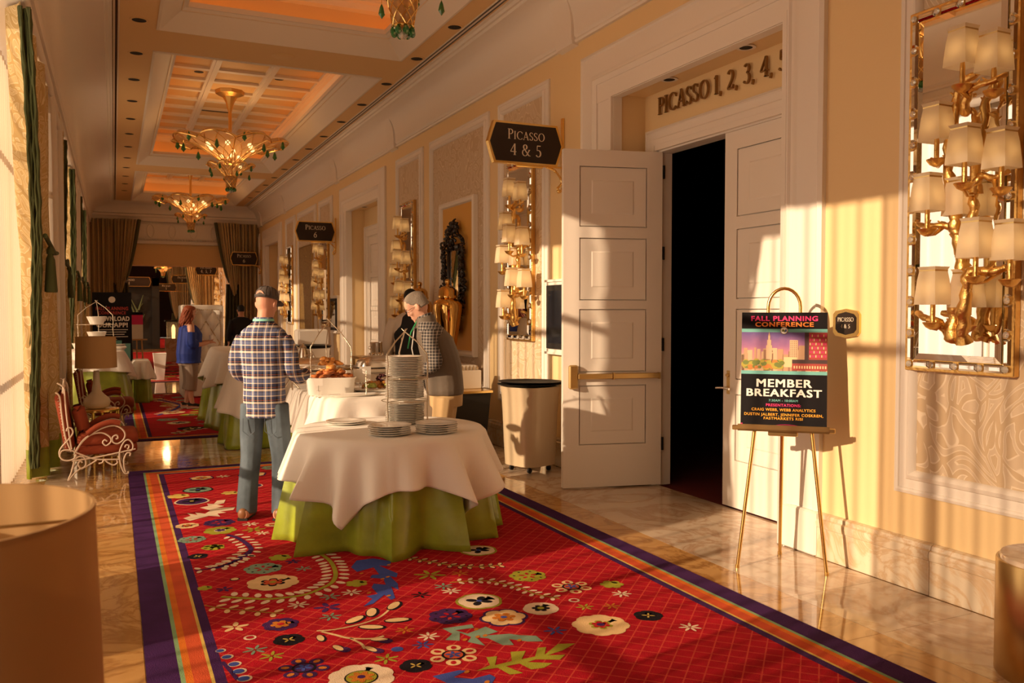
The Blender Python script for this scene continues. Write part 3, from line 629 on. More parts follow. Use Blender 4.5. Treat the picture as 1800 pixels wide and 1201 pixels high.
for i in range(len(WIN)-1):   # fluted pilasters between the windows
    a, b_ = WIN[i][1]+.18, WIN[i+1][0]-.18
    if b_-a > 3: continue
    t = MB(); mould(t, a, b_, .45, 4.1, PF_PANEL, xf=XL, sgn=1); t.box((XL, a-.02, 0), (XL+.03, b_+.02, .29), bev=.006); trim_obj(t)
# ---- end walls
b = MB(); b.box((-1.3, Y0-.1, 0), (4.7, Y0, 5.8)); struct(b.build('wall_back', wallp, smooth=0))
b = MB(); b.box((-1.3, Y1, 0), (4.7, Y1+.1, 5.8)); struct(b.build('wall_far', dark, smooth=0))
# header across the corridor
b = MB(); b.box((XL-.3, 28.6, 3.72), (XR+.1, 29.0, ZC+.1)); b.box((XL-.3,28.6,0),(-.15,29.0,3.72)); b.box((XL-.3, 28.62, 3.05), (XR+.1, 29.0, 3.74), 1)
hd = struct(b.build('wall_header', [white, ceilp], smooth=0))
b = MB(); b.box((XL, 28.5, 4.40), (XR, 28.62, 4.53)); b.box((XL, 28.42, 4.53), (XR, 28.62, 4.60)); b.box((XL,28.54,3.72),(XR,28.62,3.82)); b.box((XL,28.56,3.88),(XR,28.6,3.91)); b.box((XL,28.56,4.33),(XR,28.6,4.36))
for i in range(60): b.box((XL+.04+i*.081, 28.50, 3.83), (XL+.085+i*.081, 28.6, 3.87)); b.box((XL+.04+i*.081, 28.52, 4.365), (XL+.085+i*.081, 28.6, 4.395))
for i in range(6):
    cx = .45+i*.56*1.1
    b.tube([(cx+.10*cos(t), 28.585, 4.12+.20*sin(t)) for t in [2*pi*j/20 for j in range(21)]], .018, 6)
pr = [(0,4.60),(.05,4.62)]+[(.05+.3*(1-cos(t)), 4.65+.26*sin(t)) for t in [pi/2*i/6 for i in range(7)]]+[(.42,ZC)]
b.loft([[(x, 28.5-p, z) for p, z in pr] for x in (XL, XR)], cap=False, closed=False)
trim_obj(b)

# ---- ceiling with three trays
TR = [(1.8,10.95),(11.87,21.05),(22.1,27.9)]
cb = MB(); cx0, cx1 = .5, 3.5
ycur = Y0
for a, b_ in TR: cb.box((-.7, ycur, ZC), (4.4, a, ZC+.12)); cb.box((-.7, a, ZC), (cx0, b_, ZC+.12)); cb.box((cx1, a, ZC), (4.4, b_, ZC+.12)); ycur = b_
cb.box((-.7, ycur, ZC), (4.4, Y1, ZC+.12))
ceil = struct(cb.build('ceiling', ceilp, smooth=0))
led = mat('cove_strip_light', (1,.5,.2), .5, emit=(1.0,.36,.07), estr=9.0)
for ti_, (a, b_) in enumerate(TR):
    b = MB(); rect = lambda d, z: [(cx0+d,a+d,z),(cx1-d,a+d,z),(cx1-d,b_-d,z),(cx0+d,b_-d,z)]
    pts = [(0,ZC+.1),(0,ZC-.015),(.03,ZC-.02),(.05,ZC-.005),(.30,ZC+.20),(.33,ZC+.20),(.33,ZC+.26),(.26,ZC+.26),(.26,ZC+.16)]
    rings = [rect(d, z) for d, z in pts]; b.loft(rings, 0, cap=False)
    trim_obj(b, ceilw)
    b = MB(); b.loft([rect(-.02, ZC+.10), rect(-.02, ZU-.16)], 0, cap=False); b.loft([rect(-.02, ZU-.16), rect(.06,ZU-.14), rect(.10,ZU-.08), rect(.16,ZU-.06), rect(.18,ZU)], 1, cap=False)
    b.loft([rect(0.0, ZC+.12), rect(.27, ZC+.17)], 0, cap=False)
    struct(b.build('ceiling_cove', [coverp, ceilw], smooth=35))
    b = MB(); d = .16
    for s in (rect(.14, 0), ):
        (x0_,y0_,_),(x1_,_,_),(_,y1_,_),_q = s
        for p, q in (((x0_,y0_),(x0_+.02,y1_)), ((x1_-.02,y0_),(x1_,y1_)), ((x0_,y0_),(x1_,y0_+.02)), ((x0_,y1_-.02),(x1_,y1_))): b.box((p[0],p[1],ZC+.185), (q[0],q[1],ZC+.20))
    struct(b.build('trim_cove_light_%d' % (ti_+1), led, smooth=0))
    b = MB(); b.box((cx0-.1,a-.1,ZU), (cx1+.1,b_+.1,ZU+.08)); up = struct(b.build('ceiling_upper', ceilp, smooth=0))
    g = MB(); L = b_-a; nx, ny = 3, max(4, round(L/.78))
    X = [cx0+.16+(cx1-cx0-.32)*i/nx for i in range(nx+1)]; Yg = [a+.16+(L-.32)*j/ny for j in range(ny+1)]
    for x in X: g.box((x-.07, a+.1, ZU-.05), (x+.07, b_-.1, ZU))
    for y in Yg: g.box((cx0+.1, y-.06, ZU-.045), (cx1-.1, y+.06, ZU))
    for x in X[1:-1]: g.box((x-.02, a+.1, ZU-.065), (x+.02, b_-.1, ZU-.05))
    trim_obj(g, ceilw)
# linear slots either side of the ceiling
b = MB()
for x in (3.78, 3.83, .075, .025): b.box((x-.012, Y0, ZC-.004), (x+.012, 28.0, ZC-.0005))
struct(b.build('trim_slot_diffusers', black, smooth=0))
b = MB()
for x in (3.755, 3.805, .10, .05): b.box((x-.006, Y0, ZC-.01), (x+.006, 28.0, ZC-.0005))
trim_obj(b, ceilw)
# downlights in two rows
dl0 = None
for side, x in (('left', .31), ('right', 3.65)):
    for j in range(14):
        y = (10.70 if side == 'left' else 10.78) - 2*1.37 + j*1.37
        if y > 27.5: continue
        lab = 'black recessed ceiling downlight, %s from the camera in the row along the %s side' % (ORD[j], side)
        if dl0 is None:
            dl0 = tag(MB().lathe([(.078,-.006),(.10,-.004),(.104,0),(.078,0)], 24, cap=False).build('ceiling_downlight', ceilp), lab, 'downlight', 'ceiling downlights'); dl0.location = (x,y,ZC-.001)
            MB().lathe([(.001,-.0035),(.079,-.0035)], 24, cap=False).build('dark_aperture', blackm, dl0)
        else: dup(dl0, (x,y,ZC-.001), None, lab)
for (x,y,l) in ((1.35,15.3,'left'),(1.35,17.2,'left'),(2.65,15.2,'right'),(2.65,17.3,'right')):
    dup(dl0, (x,y,ZU-.001), None, 'black downlight in the coffered tray panel, %s and %s the middle chandelier' % (l, 'nearer than' if y < 16 else 'beyond'))
b = MB(); b.box((-.3,-.06,-.01),(.3,.06,0)); v = tag(b.build('air_vent', ceilw, smooth=0), 'slotted air vent in the coffered ceiling above the middle chandelier', 'vent'); v.location = (1.9, 17.9, ZU-.05)
b = MB(); [b.box((-.28,-.05+i*.03,-.013),(.28,-.035+i*.03,-.0105)) for i in range(4)]; b.build('vent_slot', black, v, smooth=0)
t = tag(MB().lathe([(.001,-.008),(.14,-.008),(.15,0)], 30).build('ceiling_speaker', ceilp), 'tan round ceiling speaker in the beam between the first two trays', 'speaker'); t.location = (2.05, 11.42, ZC-.001)
# ================================================================ CURTAINS
def ribbon(path, th):
    L = []; R = []
    for i, p in enumerate(path):
        a = path[max(i-1,0)]; b = path[min(i+1,len(path)-1)]; d = Vector((b[0]-a[0], b[1]-a[1])); d.normalize(); n = Vector((-d.y, d.x))*th/2
        L.append((p[0]+n.x, p[1]+n.y)); R.append((p[0]-n.x, p[1]-n.y))
    return L + R[::-1]
def sheet(mb, fn, z0, z1, nz, nu, mi=0, th=.004):
    """fn(u, z) -> (x, y); one folded cloth with two sides"""
    rings = []
    for k in range(nz+1):
        z = z0+(z1-z0)*k/nz; rings.append([(p[0], p[1], z) for p in ribbon([fn(i/nu, z) for i in range(nu+1)], th)])
    return mb.loft(rings, mi)
def voile(y0, y1, x, m, parent, name, ph=0., amp=.035, per=.17):
    b = MB(); n = max(8, int((y1-y0)/per*10))
    f = lambda u, z: (x+amp*sin((y0+(y1-y0)*u)*2*pi/per+ph+.6*sin(7*u+ph)) , y0+(y1-y0)*u)
    vs = []; 
    for k in range(5):
        z = .02+4.0*k/4
        for i in range(n+1): p = f(i/n, z); vs.append((p[0], p[1], z))
    b.add(vs, [(k*(n+1)+i, k*(n+1)+i+1, (k+1)*(n+1)+i+1, (k+1)*(n+1)+i) for k in range(4) for i in range(n)])
    return b.build(name, m, parent, smooth=80)
GAPS = {0: (2.55, 4.45), 1: (5.55, 7.9), 2: (12.9, 14.3), 3: (21.0,21.8)}
thinv = cloth_trans('thin_voile', (.93,.90,.84), .6, .82, facing=True)  # clearer panels added in the sheer gaps to let sun patches through
for i, (a, b_) in enumerate(WIN):
    g = GAPS.get(i)
    lab = ['white sheer curtain across the window nearest the camera','white sheer curtain filling the left edge of the photo behind the foreground lamp','white sheer curtain across the window behind the far buffet table','white sheer curtain on the last window before the striped drapes'][i] if i < 4 else 'white sheer curtain on a far corridor window, %s beyond the striped drapes' % ORD[i-4].replace('nearest','first')
    t = thing('sheer_curtain', lab, 'curtain', (0,a,0), 0, 'sheer window curtains')
    off = lambda o: setattr(o, 'location', (0,-a,0))
    if g:
        off(voile(a+.03, g[0], -.93, sheer, t, 'sheer_panel', i)); off(voile(g[1], b_-.03, -.93, sheer, t, 'sheer_panel', i+2)); off(voile(g[0]-.05, g[1]+.05, -.97, thinv, t, 'thin_sheer_panel', i, .03, .21))
    else: off(voile(a+.03, b_-.03, -.93, sheer, t, 'sheer_panel', i))
def window_drape(win, side, lab, w=1.35, tie=.55, low=1.0):
    """side=+1: gathered at the far jamb, -1 at the near jamb"""
    ye = WIN[win][1] if side > 0 else WIN[win][0]
    t = thing('damask_drape', lab, 'curtain', (-.74, ye, 0), 0, 'damask window drapes')
    def wid(z):
        if z > 2.3: return tie+(w-tie)*min(1, ((z-2.3)/1.8))**.9
        return tie+(low-tie)*min(1, (2.3-z)/1.2)**.7
    f = lambda u, z: (.02+.055*sin(u*2*pi*7+z*.4)+.03*sin(u*23+z)+(.10 if z < 2.2 else .05)*sin(pi*u), -side*(.02+wid(z)*u))
    b = MB(); sheet(b, f, .30, 4.07, 26, 84, 0, .012); b.build('curtain_panel', curt, t, smooth=70)
    b = MB(); sheet(b, f, .02, .302, 4, 84, 0, .02); b.build('green_hem', green, t, smooth=70)
    b = MB(); n = 15
    for j in range(n):
        pts = []
        for k in range(40):
            z = 4.03-k*.10
            x, y = f(1, max(z, .1)); pts.append((x+.03+.035*cos(j*2.4)+.006*sin(k*1.9+j), y-side*(.005+.045*sin(j*1.7+k*.11)), z))
        rs = [.0095+.0035*((k*3+j) % 2) for k in range(40)]; b.tube(pts, rs, 5)
    b.build('tassel_fringe', greenc, t, smooth=60)
    b = MB(); b.tube([(.16,-side*.0,2.30),(.19,-side*tie*.5,2.24),(.17,-side*(tie+.07),2.34)], .022, 8); b.build('tieback_rope', greenc, t)
    for q in (tie*.8, tie*.9):
        b = MB(); b.lathe([(.012,.0),(.030,-.03),(.030,-.07),(.018,-.08),(.034,-.12),(.052,-.42),(.05,-.44)], 14); o = b.build('tassel', greenc, t, smooth=60); o.location = (.19, -side*q, 2.26)
    return t
window_drape(0, 1, 'cream damask drape at the near window, on its far side', .8, .4, .5); window_drape(0, -1, 'cream damask drape at the near window, closest to the camera', 2.4)
window_drape(1, 1, 'cream damask drape with long green tassel fringe at the left edge of the photo', 3.3, 1.95, 1.75)
window_drape(2, 1, 'cream damask drape with green fringe beside the far buffet table'); window_drape(2, -1, 'cream damask drape hidden by the first pilaster', .8)
window_drape(3, 1, 'cream damask drape next to the download banner'); window_drape(3, -1, 'cream damask drape between second and third pilaster', .8)
# striped drapes framing the opening in the header
stripe = mat('striped_gold_drape', (.22,.14,.05), .5, sheen=.3)
_g = N(stripe, 'ShaderNodeTexCoord'); _s = N(stripe, 'ShaderNodeSeparateXYZ'); LK(stripe, _g.outputs['UV'], _s.inputs[0])
_w = N(stripe, 'ShaderNodeTexNoise', i_Scale=9., i_Detail=2); _w.noise_dimensions = '1D'; LK(stripe, _s.outputs[0], _w.inputs['W'])
_r = ramp(stripe, [(0,(.20,.13,.06)),(.42,(.50,.36,.17)),(.5,(.66,.50,.25)),(.56,(.24,.16,.07)),(.62,(.54,.39,.18)),(1,(.3,.2,.09))], 'CONSTANT'); LK(stripe, _w.outputs['Fac'], _r.inputs[0]); LK(stripe, _r.outputs[0], BS(stripe).inputs['Base Color'])
dgreen = mat('dark_green_drape', (.07,.07,.03), .6)
def header_drape(x_out, x_in, y, lab, g=None, bot=2.55, sg=None):
    s = 1 if x_in > x_out else -1; w = abs(x_in-x_out)
    t = thing('striped_drape', lab, 'curtain', (x_out, y, 0), 0, g)
    def sheetuv(fn, z0, z1, nz, nu, nm, m, zf=None):
        vs = []; uv = []
        for k in range(nz+1):
            for i in range(nu+1):
                u = i/nu; z = z0+(z1-z0)*k/nz; p = fn(u, z); vs.append((p[0], p[1], zf(u, z) if zf else z)); uv.append((u*w*1.1, z))
        me = bpy.data.meshes.new(nm); fs = [(k*(nu+1)+i, k*(nu+1)+i+1, (k+1)*(nu+1)+i+1, (k+1)*(nu+1)+i) for k in range(nz) for i in range(nu)]
        me.from_pydata(vs, [], fs); ul = me.uv_layers.new()
        for l in me.loops: ul.data[l.index].uv = uv[l.vertex_index]
        me.materials.append(m); me.polygons.foreach_set('use_smooth', [True]*len(fs)); o = bpy.data.objects.new(nm, me); COL.objects.link(o); o.parent = t
        md = o.modifiers.new('thick', 'SOLIDIFY'); md.thickness = .012; return o
    # straight outer part
    sheetuv(lambda u, z: (s*(.58*w*u), -.09+.055*sin(u*2*pi*6+.3)), .05, 4.42, 8, 72, 'straight_panel', stripe)
    # swagged inner part, gathered down to a tie
    zb = lambda u: bot+.0+.75*(1-sin(pi*min(1, u*1.0)))*.5
    sheetuv(lambda u, z: (s*w*(.50+.50*u*(.35+.65*min(1, max(0, (z-bot)/(4.42-bot)))**.7)), -.20-.05*sin(u*2*pi*7)-.07*sin(pi*u)), bot, 4.42, 16, 80, 'swag_panel', stripe, lambda u, z: z - .42*sin(pi*u)*(1-(z-bot)/(4.42-bot)))
    b = MB(); b.tube([(s*w*(.50+.50*(.35+.65*((z-bot)/(4.42-bot))**.7))+s*.02, -.22, z) for z in [bot+(4.42-bot)*k/10 for k in range(11)]], [.05]*11, 8); b.build('green_edge', dgreen, t)
    b = MB(); sheet(b, lambda u, z: (s*w*(.47+.30*u*(1+.25*(bot-z)/bot)), -.17+.045*sin(u*2*pi*4)), .05, bot-.05, 6, 40, 0, .02); b.build('gathered_tail', dgreen, t, smooth=60)
    return t
header_drape(-.62, .72, 28.50, 'striped gold drape swagged at the left of the corridor header')
header_drape(4.22, 2.95, 28.50, 'striped gold drape swagged at the right of the corridor header')
header_drape(4.22, 2.75, 40.0, 'dark drape on the right beyond the header opening', None, 2.0)
header_drape(4.22, 2.9, 56.0, 'far drape at the right of the dark doorway', None, 1.6)

# ================================================================ TABLES
def contour(kind, a, b=None, n=180, rc=.12):
    out = []
    for i in range(n):
        t = 2*pi*i/n
        if kind == 'round': out.append(((a*cos(t), a*sin(t)), (cos(t), sin(t)), t))
        else:
            e = 5.; c, s = cos(t), sin(t); r = (abs(c/a)**e+abs(s/b)**e)**(-1/e)
            nx, ny = (abs(c*r/a)**(e-1)*(1 if c > 0 else -1)/a, abs(s*r/b)**(e-1)*(1 if s > 0 else -1)/b); l = hypot(nx, ny)
            out.append(((r*c, r*s), (nx/l, ny/l), t))
    return out
def drape(name, C, z, hang, flare, amp, nf, m, ph=0., sharp=False, top=True, nz=16, floor_=False, th=.004, extra=0, extra_amp=.10):
    b = MB(); n = len(C); rings = []
    if top:
        for k in (.02, .5, .9): rings.append([(p[0]*k, p[1]*k, z) for p, q, t in C])
    rings.append([(p[0]-q[0]*.012, p[1]-q[1]*.012, z) for p, q, t in C]); rings.append([(p[0], p[1], z-.012) for p, q, t in C])
    acc = [0.]
    for i in range(1, n): acc.append(acc[-1]+hypot(C[i][0][0]-C[i-1][0][0], C[i][0][1]-C[i-1][0][1]))
    L = acc[-1]
    for k in range(1, nz+1):
        f = k/nz; r = []
        for i, (p, q, t) in enumerate(C):
            h = hang(t) if callable(hang) else hang; s = acc[i]/L*2*pi
            w = 1.25-2.1*abs(sin(nf*s/2+ph+.8*sin(2*s+ph)))**.8+.35*sin((nf+4)*s+ph*2)
            dd = h*f; o = ((dd/.75)**.85)*(flare+amp*w)
            if extra: w2 = sin(extra*s+ph*3+1.1*sin(3*s)); o += .010+.55*max(0,dd-.02)*extra_amp*(.9+w2)
            r.append((p[0]+q[0]*o, p[1]+q[1]*o, z-.012-(h-.012)*f))
        rings.append(r)
    b.loft(rings, 0, cap=False)
    if top: b.f.append(list(range(n))); b.m.append(0)
    o = b.build(name, m, smooth=70); md = o.modifiers.new('thick', 'SOLIDIFY'); md.thickness = th; md.offset = 1; return o
def corner_hang(base, tip, angs):
    A = sorted([radians(a) % (2*pi) for a in angs])
    def f(t):
        t %= 2*pi
        for i in range(len(A)):
            a = A[i]; b = A[(i+1) % len(A)] + (2*pi if i == len(A)-1 else 0); tt = t if t >= a else t+2*pi
            if a <= tt <= b:
                u = (tt-a)/(b-a)*2-1; k = (1/cos(u*pi/4)-1)/.4142; return base+(tip-base)*k**1.15
        return base
    return f
TX, TY, TZ = 1.86, 6.135, .765
o = drape('table_skirt', contour('round', .68, n=240), TZ-.006, TZ-.012, .09, .11, 11, green, 1.1, True, floor_=True, nz=16); o.location = (TX,TY,0)
tag(o, 'shiny green floor-length cloth under the white cloth of the round plate table', 'tablecloth', 'green table skirts')
o = drape('white_overlay_cloth', contour('round', .695, n=240), TZ, corner_hang(.31,.56,[-129,-62,35,128]), .09, .11, 11, linen, 1.1, extra=17, extra_amp=.34, nz=20); o.location = (TX,TY,0)
tag(o, 'square white linen cloth with hanging points on the round plate table', 'tablecloth', 'white table linens')
def rect_table(cx, cy, a, b, z, lab, lab2, hg=(.3,.5), angs=(-135,-45,45,135), ph=0., flare=.10, nf=9):
    o = drape('table_skirt', contour('rect', a, b, 200), z-.006, z-.012, flare, .035, nf, green, ph, True, floor_=True); o.location = (cx,cy,0); tag(o, lab, 'tablecloth', 'green table skirts')
    o = drape('white_overlay_cloth', contour('rect', a+.015, b+.015, 200), z, corner_hang(hg[0], hg[1], angs), flare, .035, nf, linen, ph, extra=15, extra_amp=.26); o.location = (cx,cy,0); tag(o, lab2, 'tablecloth', 'white table linens')
rect_table(2.40, 9.0, .62, .95, .80, 'green floor-length cloth of the pastry buffet behind the man in plaid', 'white linen cloth on the pastry buffet table behind the round one', (.36,.5), ph=.3)
rect_table(1.84, 10.90, .55, .40, .90, 'green floor-length cloth of the middle buffet table left of the man in plaid', 'white linen cloth hanging low beside the left arm of the man in plaid', (.45,.55), ph=2.)
rect_table(1.95, 13.1, .62, 1.1, 1.08, 'green floor-length cloth of the tall buffet where the woman in blue stands', 'white linen cloth of the tall buffet in front of the woman in blue', (.38,.52), ph=3.1, flare=.12)
rect_table(-.26, 15.6, .38, .75, 1.0, 'dark green cloth of the high table beneath the tiered bowl stand', 'white linen cloth of the high table behind the cream lamp', (.30,.45), ph=1.4, flare=.12)
rect_table(.43, 16.85, .12, .32, .76, 'dark green cloth of the small low table right of the high one', 'white linen cloth of the small low table right of the high one', (.33,.36), ph=.8, flare=.03, nf=5)

# plates
PL = [(.001,.004),(.075,.004),(.085,.0),(.092,.004),(.125,.014),(.148,.019),(.150,.022),(.146,.023),(.118,.016),(.088,.008),(.001,.008)]
plate0 = None
def plate(x, y, z, lab, grp, s=1., name='dinner_plate'):
    global plate0
    if plate0 is None:
        plate0 = MB().lathe(PL, 40).build('dinner_plate', china, smooth=50); tag(plate0, lab, 'plate', grp); o = plate0
    else: o = plate0.copy(); COL.objects.link(o); tag(o, lab, 'plate', grp)
    o.location = (x, y, z); o.scale = (s, s, 1); o.rotation_euler = (0,0,random.uniform(0,6)); return o
RX, RY = 2.02, 6.28
def stack(x, y, z, n, where, grp, dz=.0128, top='topmost', s=1.):
    for i in range(n):
        k = n-1-i; pos = 'topmost' if k == 0 else ('bottom one' if i == 0 else ORD[k]+' from the top')
        plate(x+random.uniform(-.003,.003), y+random.uniform(-.003,.003), z+i*dz, 'white plate %s, %s' % (where, pos), grp, s)
stack(RX, RY, TZ+.006, 12, 'in the lowest twig rack stack', 'plates in the lowest rack stack')
stack(RX, RY, .957, 12, 'on the middle tier of the twig rack', 'plates on the middle rack tier')
stack(RX, RY, 1.128, 12, 'on the upper tier of the twig rack', 'plates on the upper rack tier')
stack(1.735, 5.745, TZ, 5, 'in the short front stack on the round table', 'plates in the front left stack', .0145)
stack(2.07, 5.71, TZ, 5, 'in the short right-hand stack on the round table', 'plates in the front right stack', .0145)
plate(1.60, 6.44, TZ, 'white plate at the back left of the round table, lower of two', 'platters at the back left', 1.02); plate(1.60, 6.44, TZ+.013, 'white plate at the back left of the round table, upper of two', 'platters at the back left', 1.02)
def twig_rack(x, y, z, ztop, tiers, lab, r=.185, shoulder=.72, rz=0., trr=None, name='tiered_twig_stand'):
    t = thing(name, lab, 'stand', (x,y,z), rz, 'twig tier stands'); H_ = ztop-z
    for j in range(3):
        a = radians(205+120*j); b = MB(); c, s = cos(a), sin(a)
        P = [(r*c, r*s, 0)]+[(r*c+.004*sin(k*2.3+j), r*s+.004*cos(k*1.7), H_*shoulder*k/7) for k in range(1, 8)]+[(r*c*.55, r*s*.55, H_*(shoulder+.6*(1-shoulder)*.8)),(-.0*c, -.0*s, H_*.97),(-.025*c,-.025*s,H_)]
        b.tube(P, [.0065,.006,.0055,.0065,.0055,.006,.0055,.0065,.0055,.005,.003], 7)
        b.tube([P[8] if False else (r*c*.55, r*s*.55, H_*(shoulder+.48*(1-shoulder))), (r*c*.62, r*s*.62, H_*(shoulder+.62*(1-shoulder)))], [.004,.002], 5)
        b.lathe([(.012,0),(.012,.004)], 10, c=(r*c, r*s, 0)); b.build('twig_post', twig, t)
    for q in tiers:
        b = MB(); R_ = r; b.tube([(R_*cos(u), R_*sin(u), q-z) for u in [2*pi*i/36 for i in range(37)]], .0035, 6, cap=False)
        for j in range(3): a = radians(205+120*j); b.tube([(R_*cos(a), R_*sin(a), q-z), (0,0,q-z)], .003, 6)
        b.build('tier_ring', twig, t)
    return t
twig_rack(RX, RY, TZ+.001, 1.50, (.950, 1.121), 'silver twig rack holding three stacks of plates on the round table', .178, .74)
SH = [(0.231, 1.716), (0.356, 1.667), (0.07, 1.362), (0.268, 1.206), (0.407, 1.17), (0.035, 0.992), (0.14, 0.964), (0.341, 0.723), (0.462, 0.707), (0.087, 0.488), (0.197, 0.473)]
BR = [[(0.125, 0.171), (0.129, 0.293), (0.163, 0.475), (0.174, 0.625), (0.137, 0.748), (0.121, 0.87), (0.09, 1.026), (0.08, 1.179), (0.112, 1.339), (0.132, 1.5), (0.181, 1.548), (0.253, 1.574)], [(0.203, 0.168), (0.224, 0.294), (0.254, 0.443), (0.274, 0.537), (0.379, 0.532), (0.44, 0.552)], [(0.182, 0.565), (0.199, 0.713), (0.229, 0.859), (0.226, 0.963), (0.264, 1.037), (0.338, 1.015), (0.414, 1.038)], [(0.123, 0.78), (0.06, 0.797), (-0.048, 0.804), (-0.13, 0.84)], [(0.121, 0.187), (0.053, 0.268), (-0.019, 0.292), (-0.113, 0.324)], [(0.095, 1.161), (0.035, 1.15), (-0.048, 1.175)], [(0.178, 1.371), (0.223, 1.464), (0.28, 1.489), (0.368, 1.496), (0.416, 1.524)], [(0.227, 0.948), (0.231, 1.213), (0.218, 1.362), (0.171, 1.402)]]
CHAIR = [[(-0.511, 0.868), (-0.476, 0.822), (-0.462, 0.668), (-0.434, 0.441), (-0.388, 0.302)], [(-0.497, 0.957), (-0.442, 0.91), (-0.432, 0.802), (-0.419, 0.621), (-0.402, 0.466), (-0.384, 0.32)], [(-0.425, 0.495), (-0.413, 0.525), (-0.381, 0.519), (-0.371, 0.473), (-0.411, 0.412), (-0.468, 0.344), (-0.488, 0.291), (-0.469, 0.235), (-0.422, 0.214), (-0.365, 0.228), (-0.347, 0.263), (-0.369, 0.273)], [(-0.344, 0.299), (-0.29, 0.386), (-0.199, 0.463), (-0.1, 0.512), (-0.017, 0.526), (0.05, 0.494), (0.082, 0.437), (0.065, 0.382), (0.014, 0.348), (-0.028, 0.369), (-0.027, 0.415), (0.007, 0.432), (0.019, 0.403), (-0.002, 0.394)], [(-0.352, 0.295), (-0.282, 0.404), (-0.2, 0.454), (-0.117, 0.46), (-0.052, 0.417), (-0.044, 0.37), (-0.086, 0.336), (-0.115, 0.366), (-0.098, 0.392), (-0.077, 0.377)], [(0.097, 0.278), (0.139, 0.275), (0.15, 0.33), (0.115, 0.379), (0.073, 0.363), (0.038, 0.291), (0.029, 0.217), (0.044, 0.123), (0.073, 0.056), (0.106, 0.053), (0.102, 0.072)], [(0.08, 0.307), (0.089, 0.329), (0.114, 0.323), (0.11, 0.295), (0.097, 0.296)], [(-0.382, 0.206), (-0.154, 0.231), (0.173, 0.286)], [(-0.485, 0.254), (-0.468, 0.308), (-0.396, 0.312), (-0.292, 0.259), (-0.171, 0.209), (0.028, 0.194)], [(-0.357, 0.254), (-0.366, 0.191), (-0.388, 0.102), (-0.417, 0.023), (-0.376, 0.074), (-0.319, 0.124), (-0.261, 0.147), (-0.204, 0.179), (-0.171, 0.2)], [(-0.293, 0.186), (-0.313, 0.201), (-0.33, 0.17), (-0.302, 0.127), (-0.265, 0.165), (-0.276, 0.23), (-0.317, 0.247), (-0.353, 0.227)], [(-0.155, 0.166), (-0.122, 0.173), (-0.105, 0.199), (-0.072, 0.169), (-0.023, 0.142), (0.011, 0.163), (0.003, 0.187)], [(0.121, 0.22), (0.126, 0.248), (0.096, 0.25), (0.07, 0.196), (0.069, 0.121), (0.081, 0.065)]]# ================================================================ WALL MIRRORS WITH BRANCH SCONCES (local: x along wall, -y into room)
RZ = -pi/2
def wall_mirror(loc, lab):
    t = thing('wall_mirror', lab, 'mirror', loc, RZ, 'crystal-edged wall mirrors')
    w, h = .325, 2.04
    b = MB(); b.box((-w-.012,-.045,-.012), (w+.012,0,h+.012), bev=.004); b.build('gold_frame', goldl, t, smooth=30)
    b = MB(); i = .055; ys = -.050
    b.add([(-w+i,ys,i),(w-i,ys,i),(w-i,ys,h-i),(-w+i,ys,h-i)], [(0,1,2,3)])
    j = i+.035
    b.add([(-w+i,ys,i),(w-i,ys,i),(w-i,ys,h-i),(-w+i,ys,h-i),(-w+j,ys-.004,j),(w-j,ys-.004,j),(w-j,ys-.004,h-j),(-w+j,ys-.004,h-j)], [(0,1,5,4),(1,2,6,5),(2,3,7,6),(3,0,4,7),(4,5,6,7)])
    b.build('mirror_glass', mirror, t, smooth=0)
    # bevelled bars with crystal knots
    def run(p, q, n):
        for k in range(n):
            a = [p[0]+(q[0]-p[0])*(k+.12)/n, p[1]+(q[1]-p[1])*(k+.12)/n]; c = [p[0]+(q[0]-p[0])*(k+.88)/n, p[1]+(q[1]-p[1])*(k+.88)/n]
            x0, x1 = min(a[0],c[0]), max(a[0],c[0]); z0, z1 = min(a[1],c[1]), max(a[1],c[1]); g = .022
            if x1-x0 < .01: x0 -= g; x1 += g
            else: z0 -= g; z1 += g
            bars = MB(); bars.add([(x0,-.046,z0),(x1,-.046,z0),(x1,-.046,z1),(x0,-.046,z1),(x0+.012,-.058,z0+.012),(x1-.012,-.058,z0+.012),(x1-.012,-.058,z1-.012),(x0+.012,-.058,z1-.012)], [(0,1,5,4),(1,2,6,5),(2,3,7,6),(3,0,4,7),(4,5,6,7)]); bars.build('mirror_bar', mirror, t, smooth=0)
            for e in (0., 1.):
                if e == 0. and k: continue
                cx, cz = p[0]+(q[0]-p[0])*(k+e)/n, p[1]+(q[1]-p[1])*(k+e)/n; knots = MB(); knots.ell((cx,-.058,cz), (.019,.014,.019), 6, 4); knots.build('crystal_knot', clearc, t, smooth=0)
    ww, hh = w-.027, h-.027
    run((-ww,.027),(ww,.027),4); run((-ww,hh),(ww,hh),4); run((-ww,.027),(-ww,hh),11); run((ww,.027),(ww,hh),11)
    return t
bulbm = mat('warm_bulb', (1,.8,.5), .5, emit=(1.0,.62,.25), estr=10.)
shade_glow = shadew
SZ = [(-.12 if i in (1,4,6,8,10) else -.27) for i in range(11)]
SZ = [-.27,-.20,-.25,-.29,-.20,-.27,-.15,-.29,-.20,-.28,-.16]
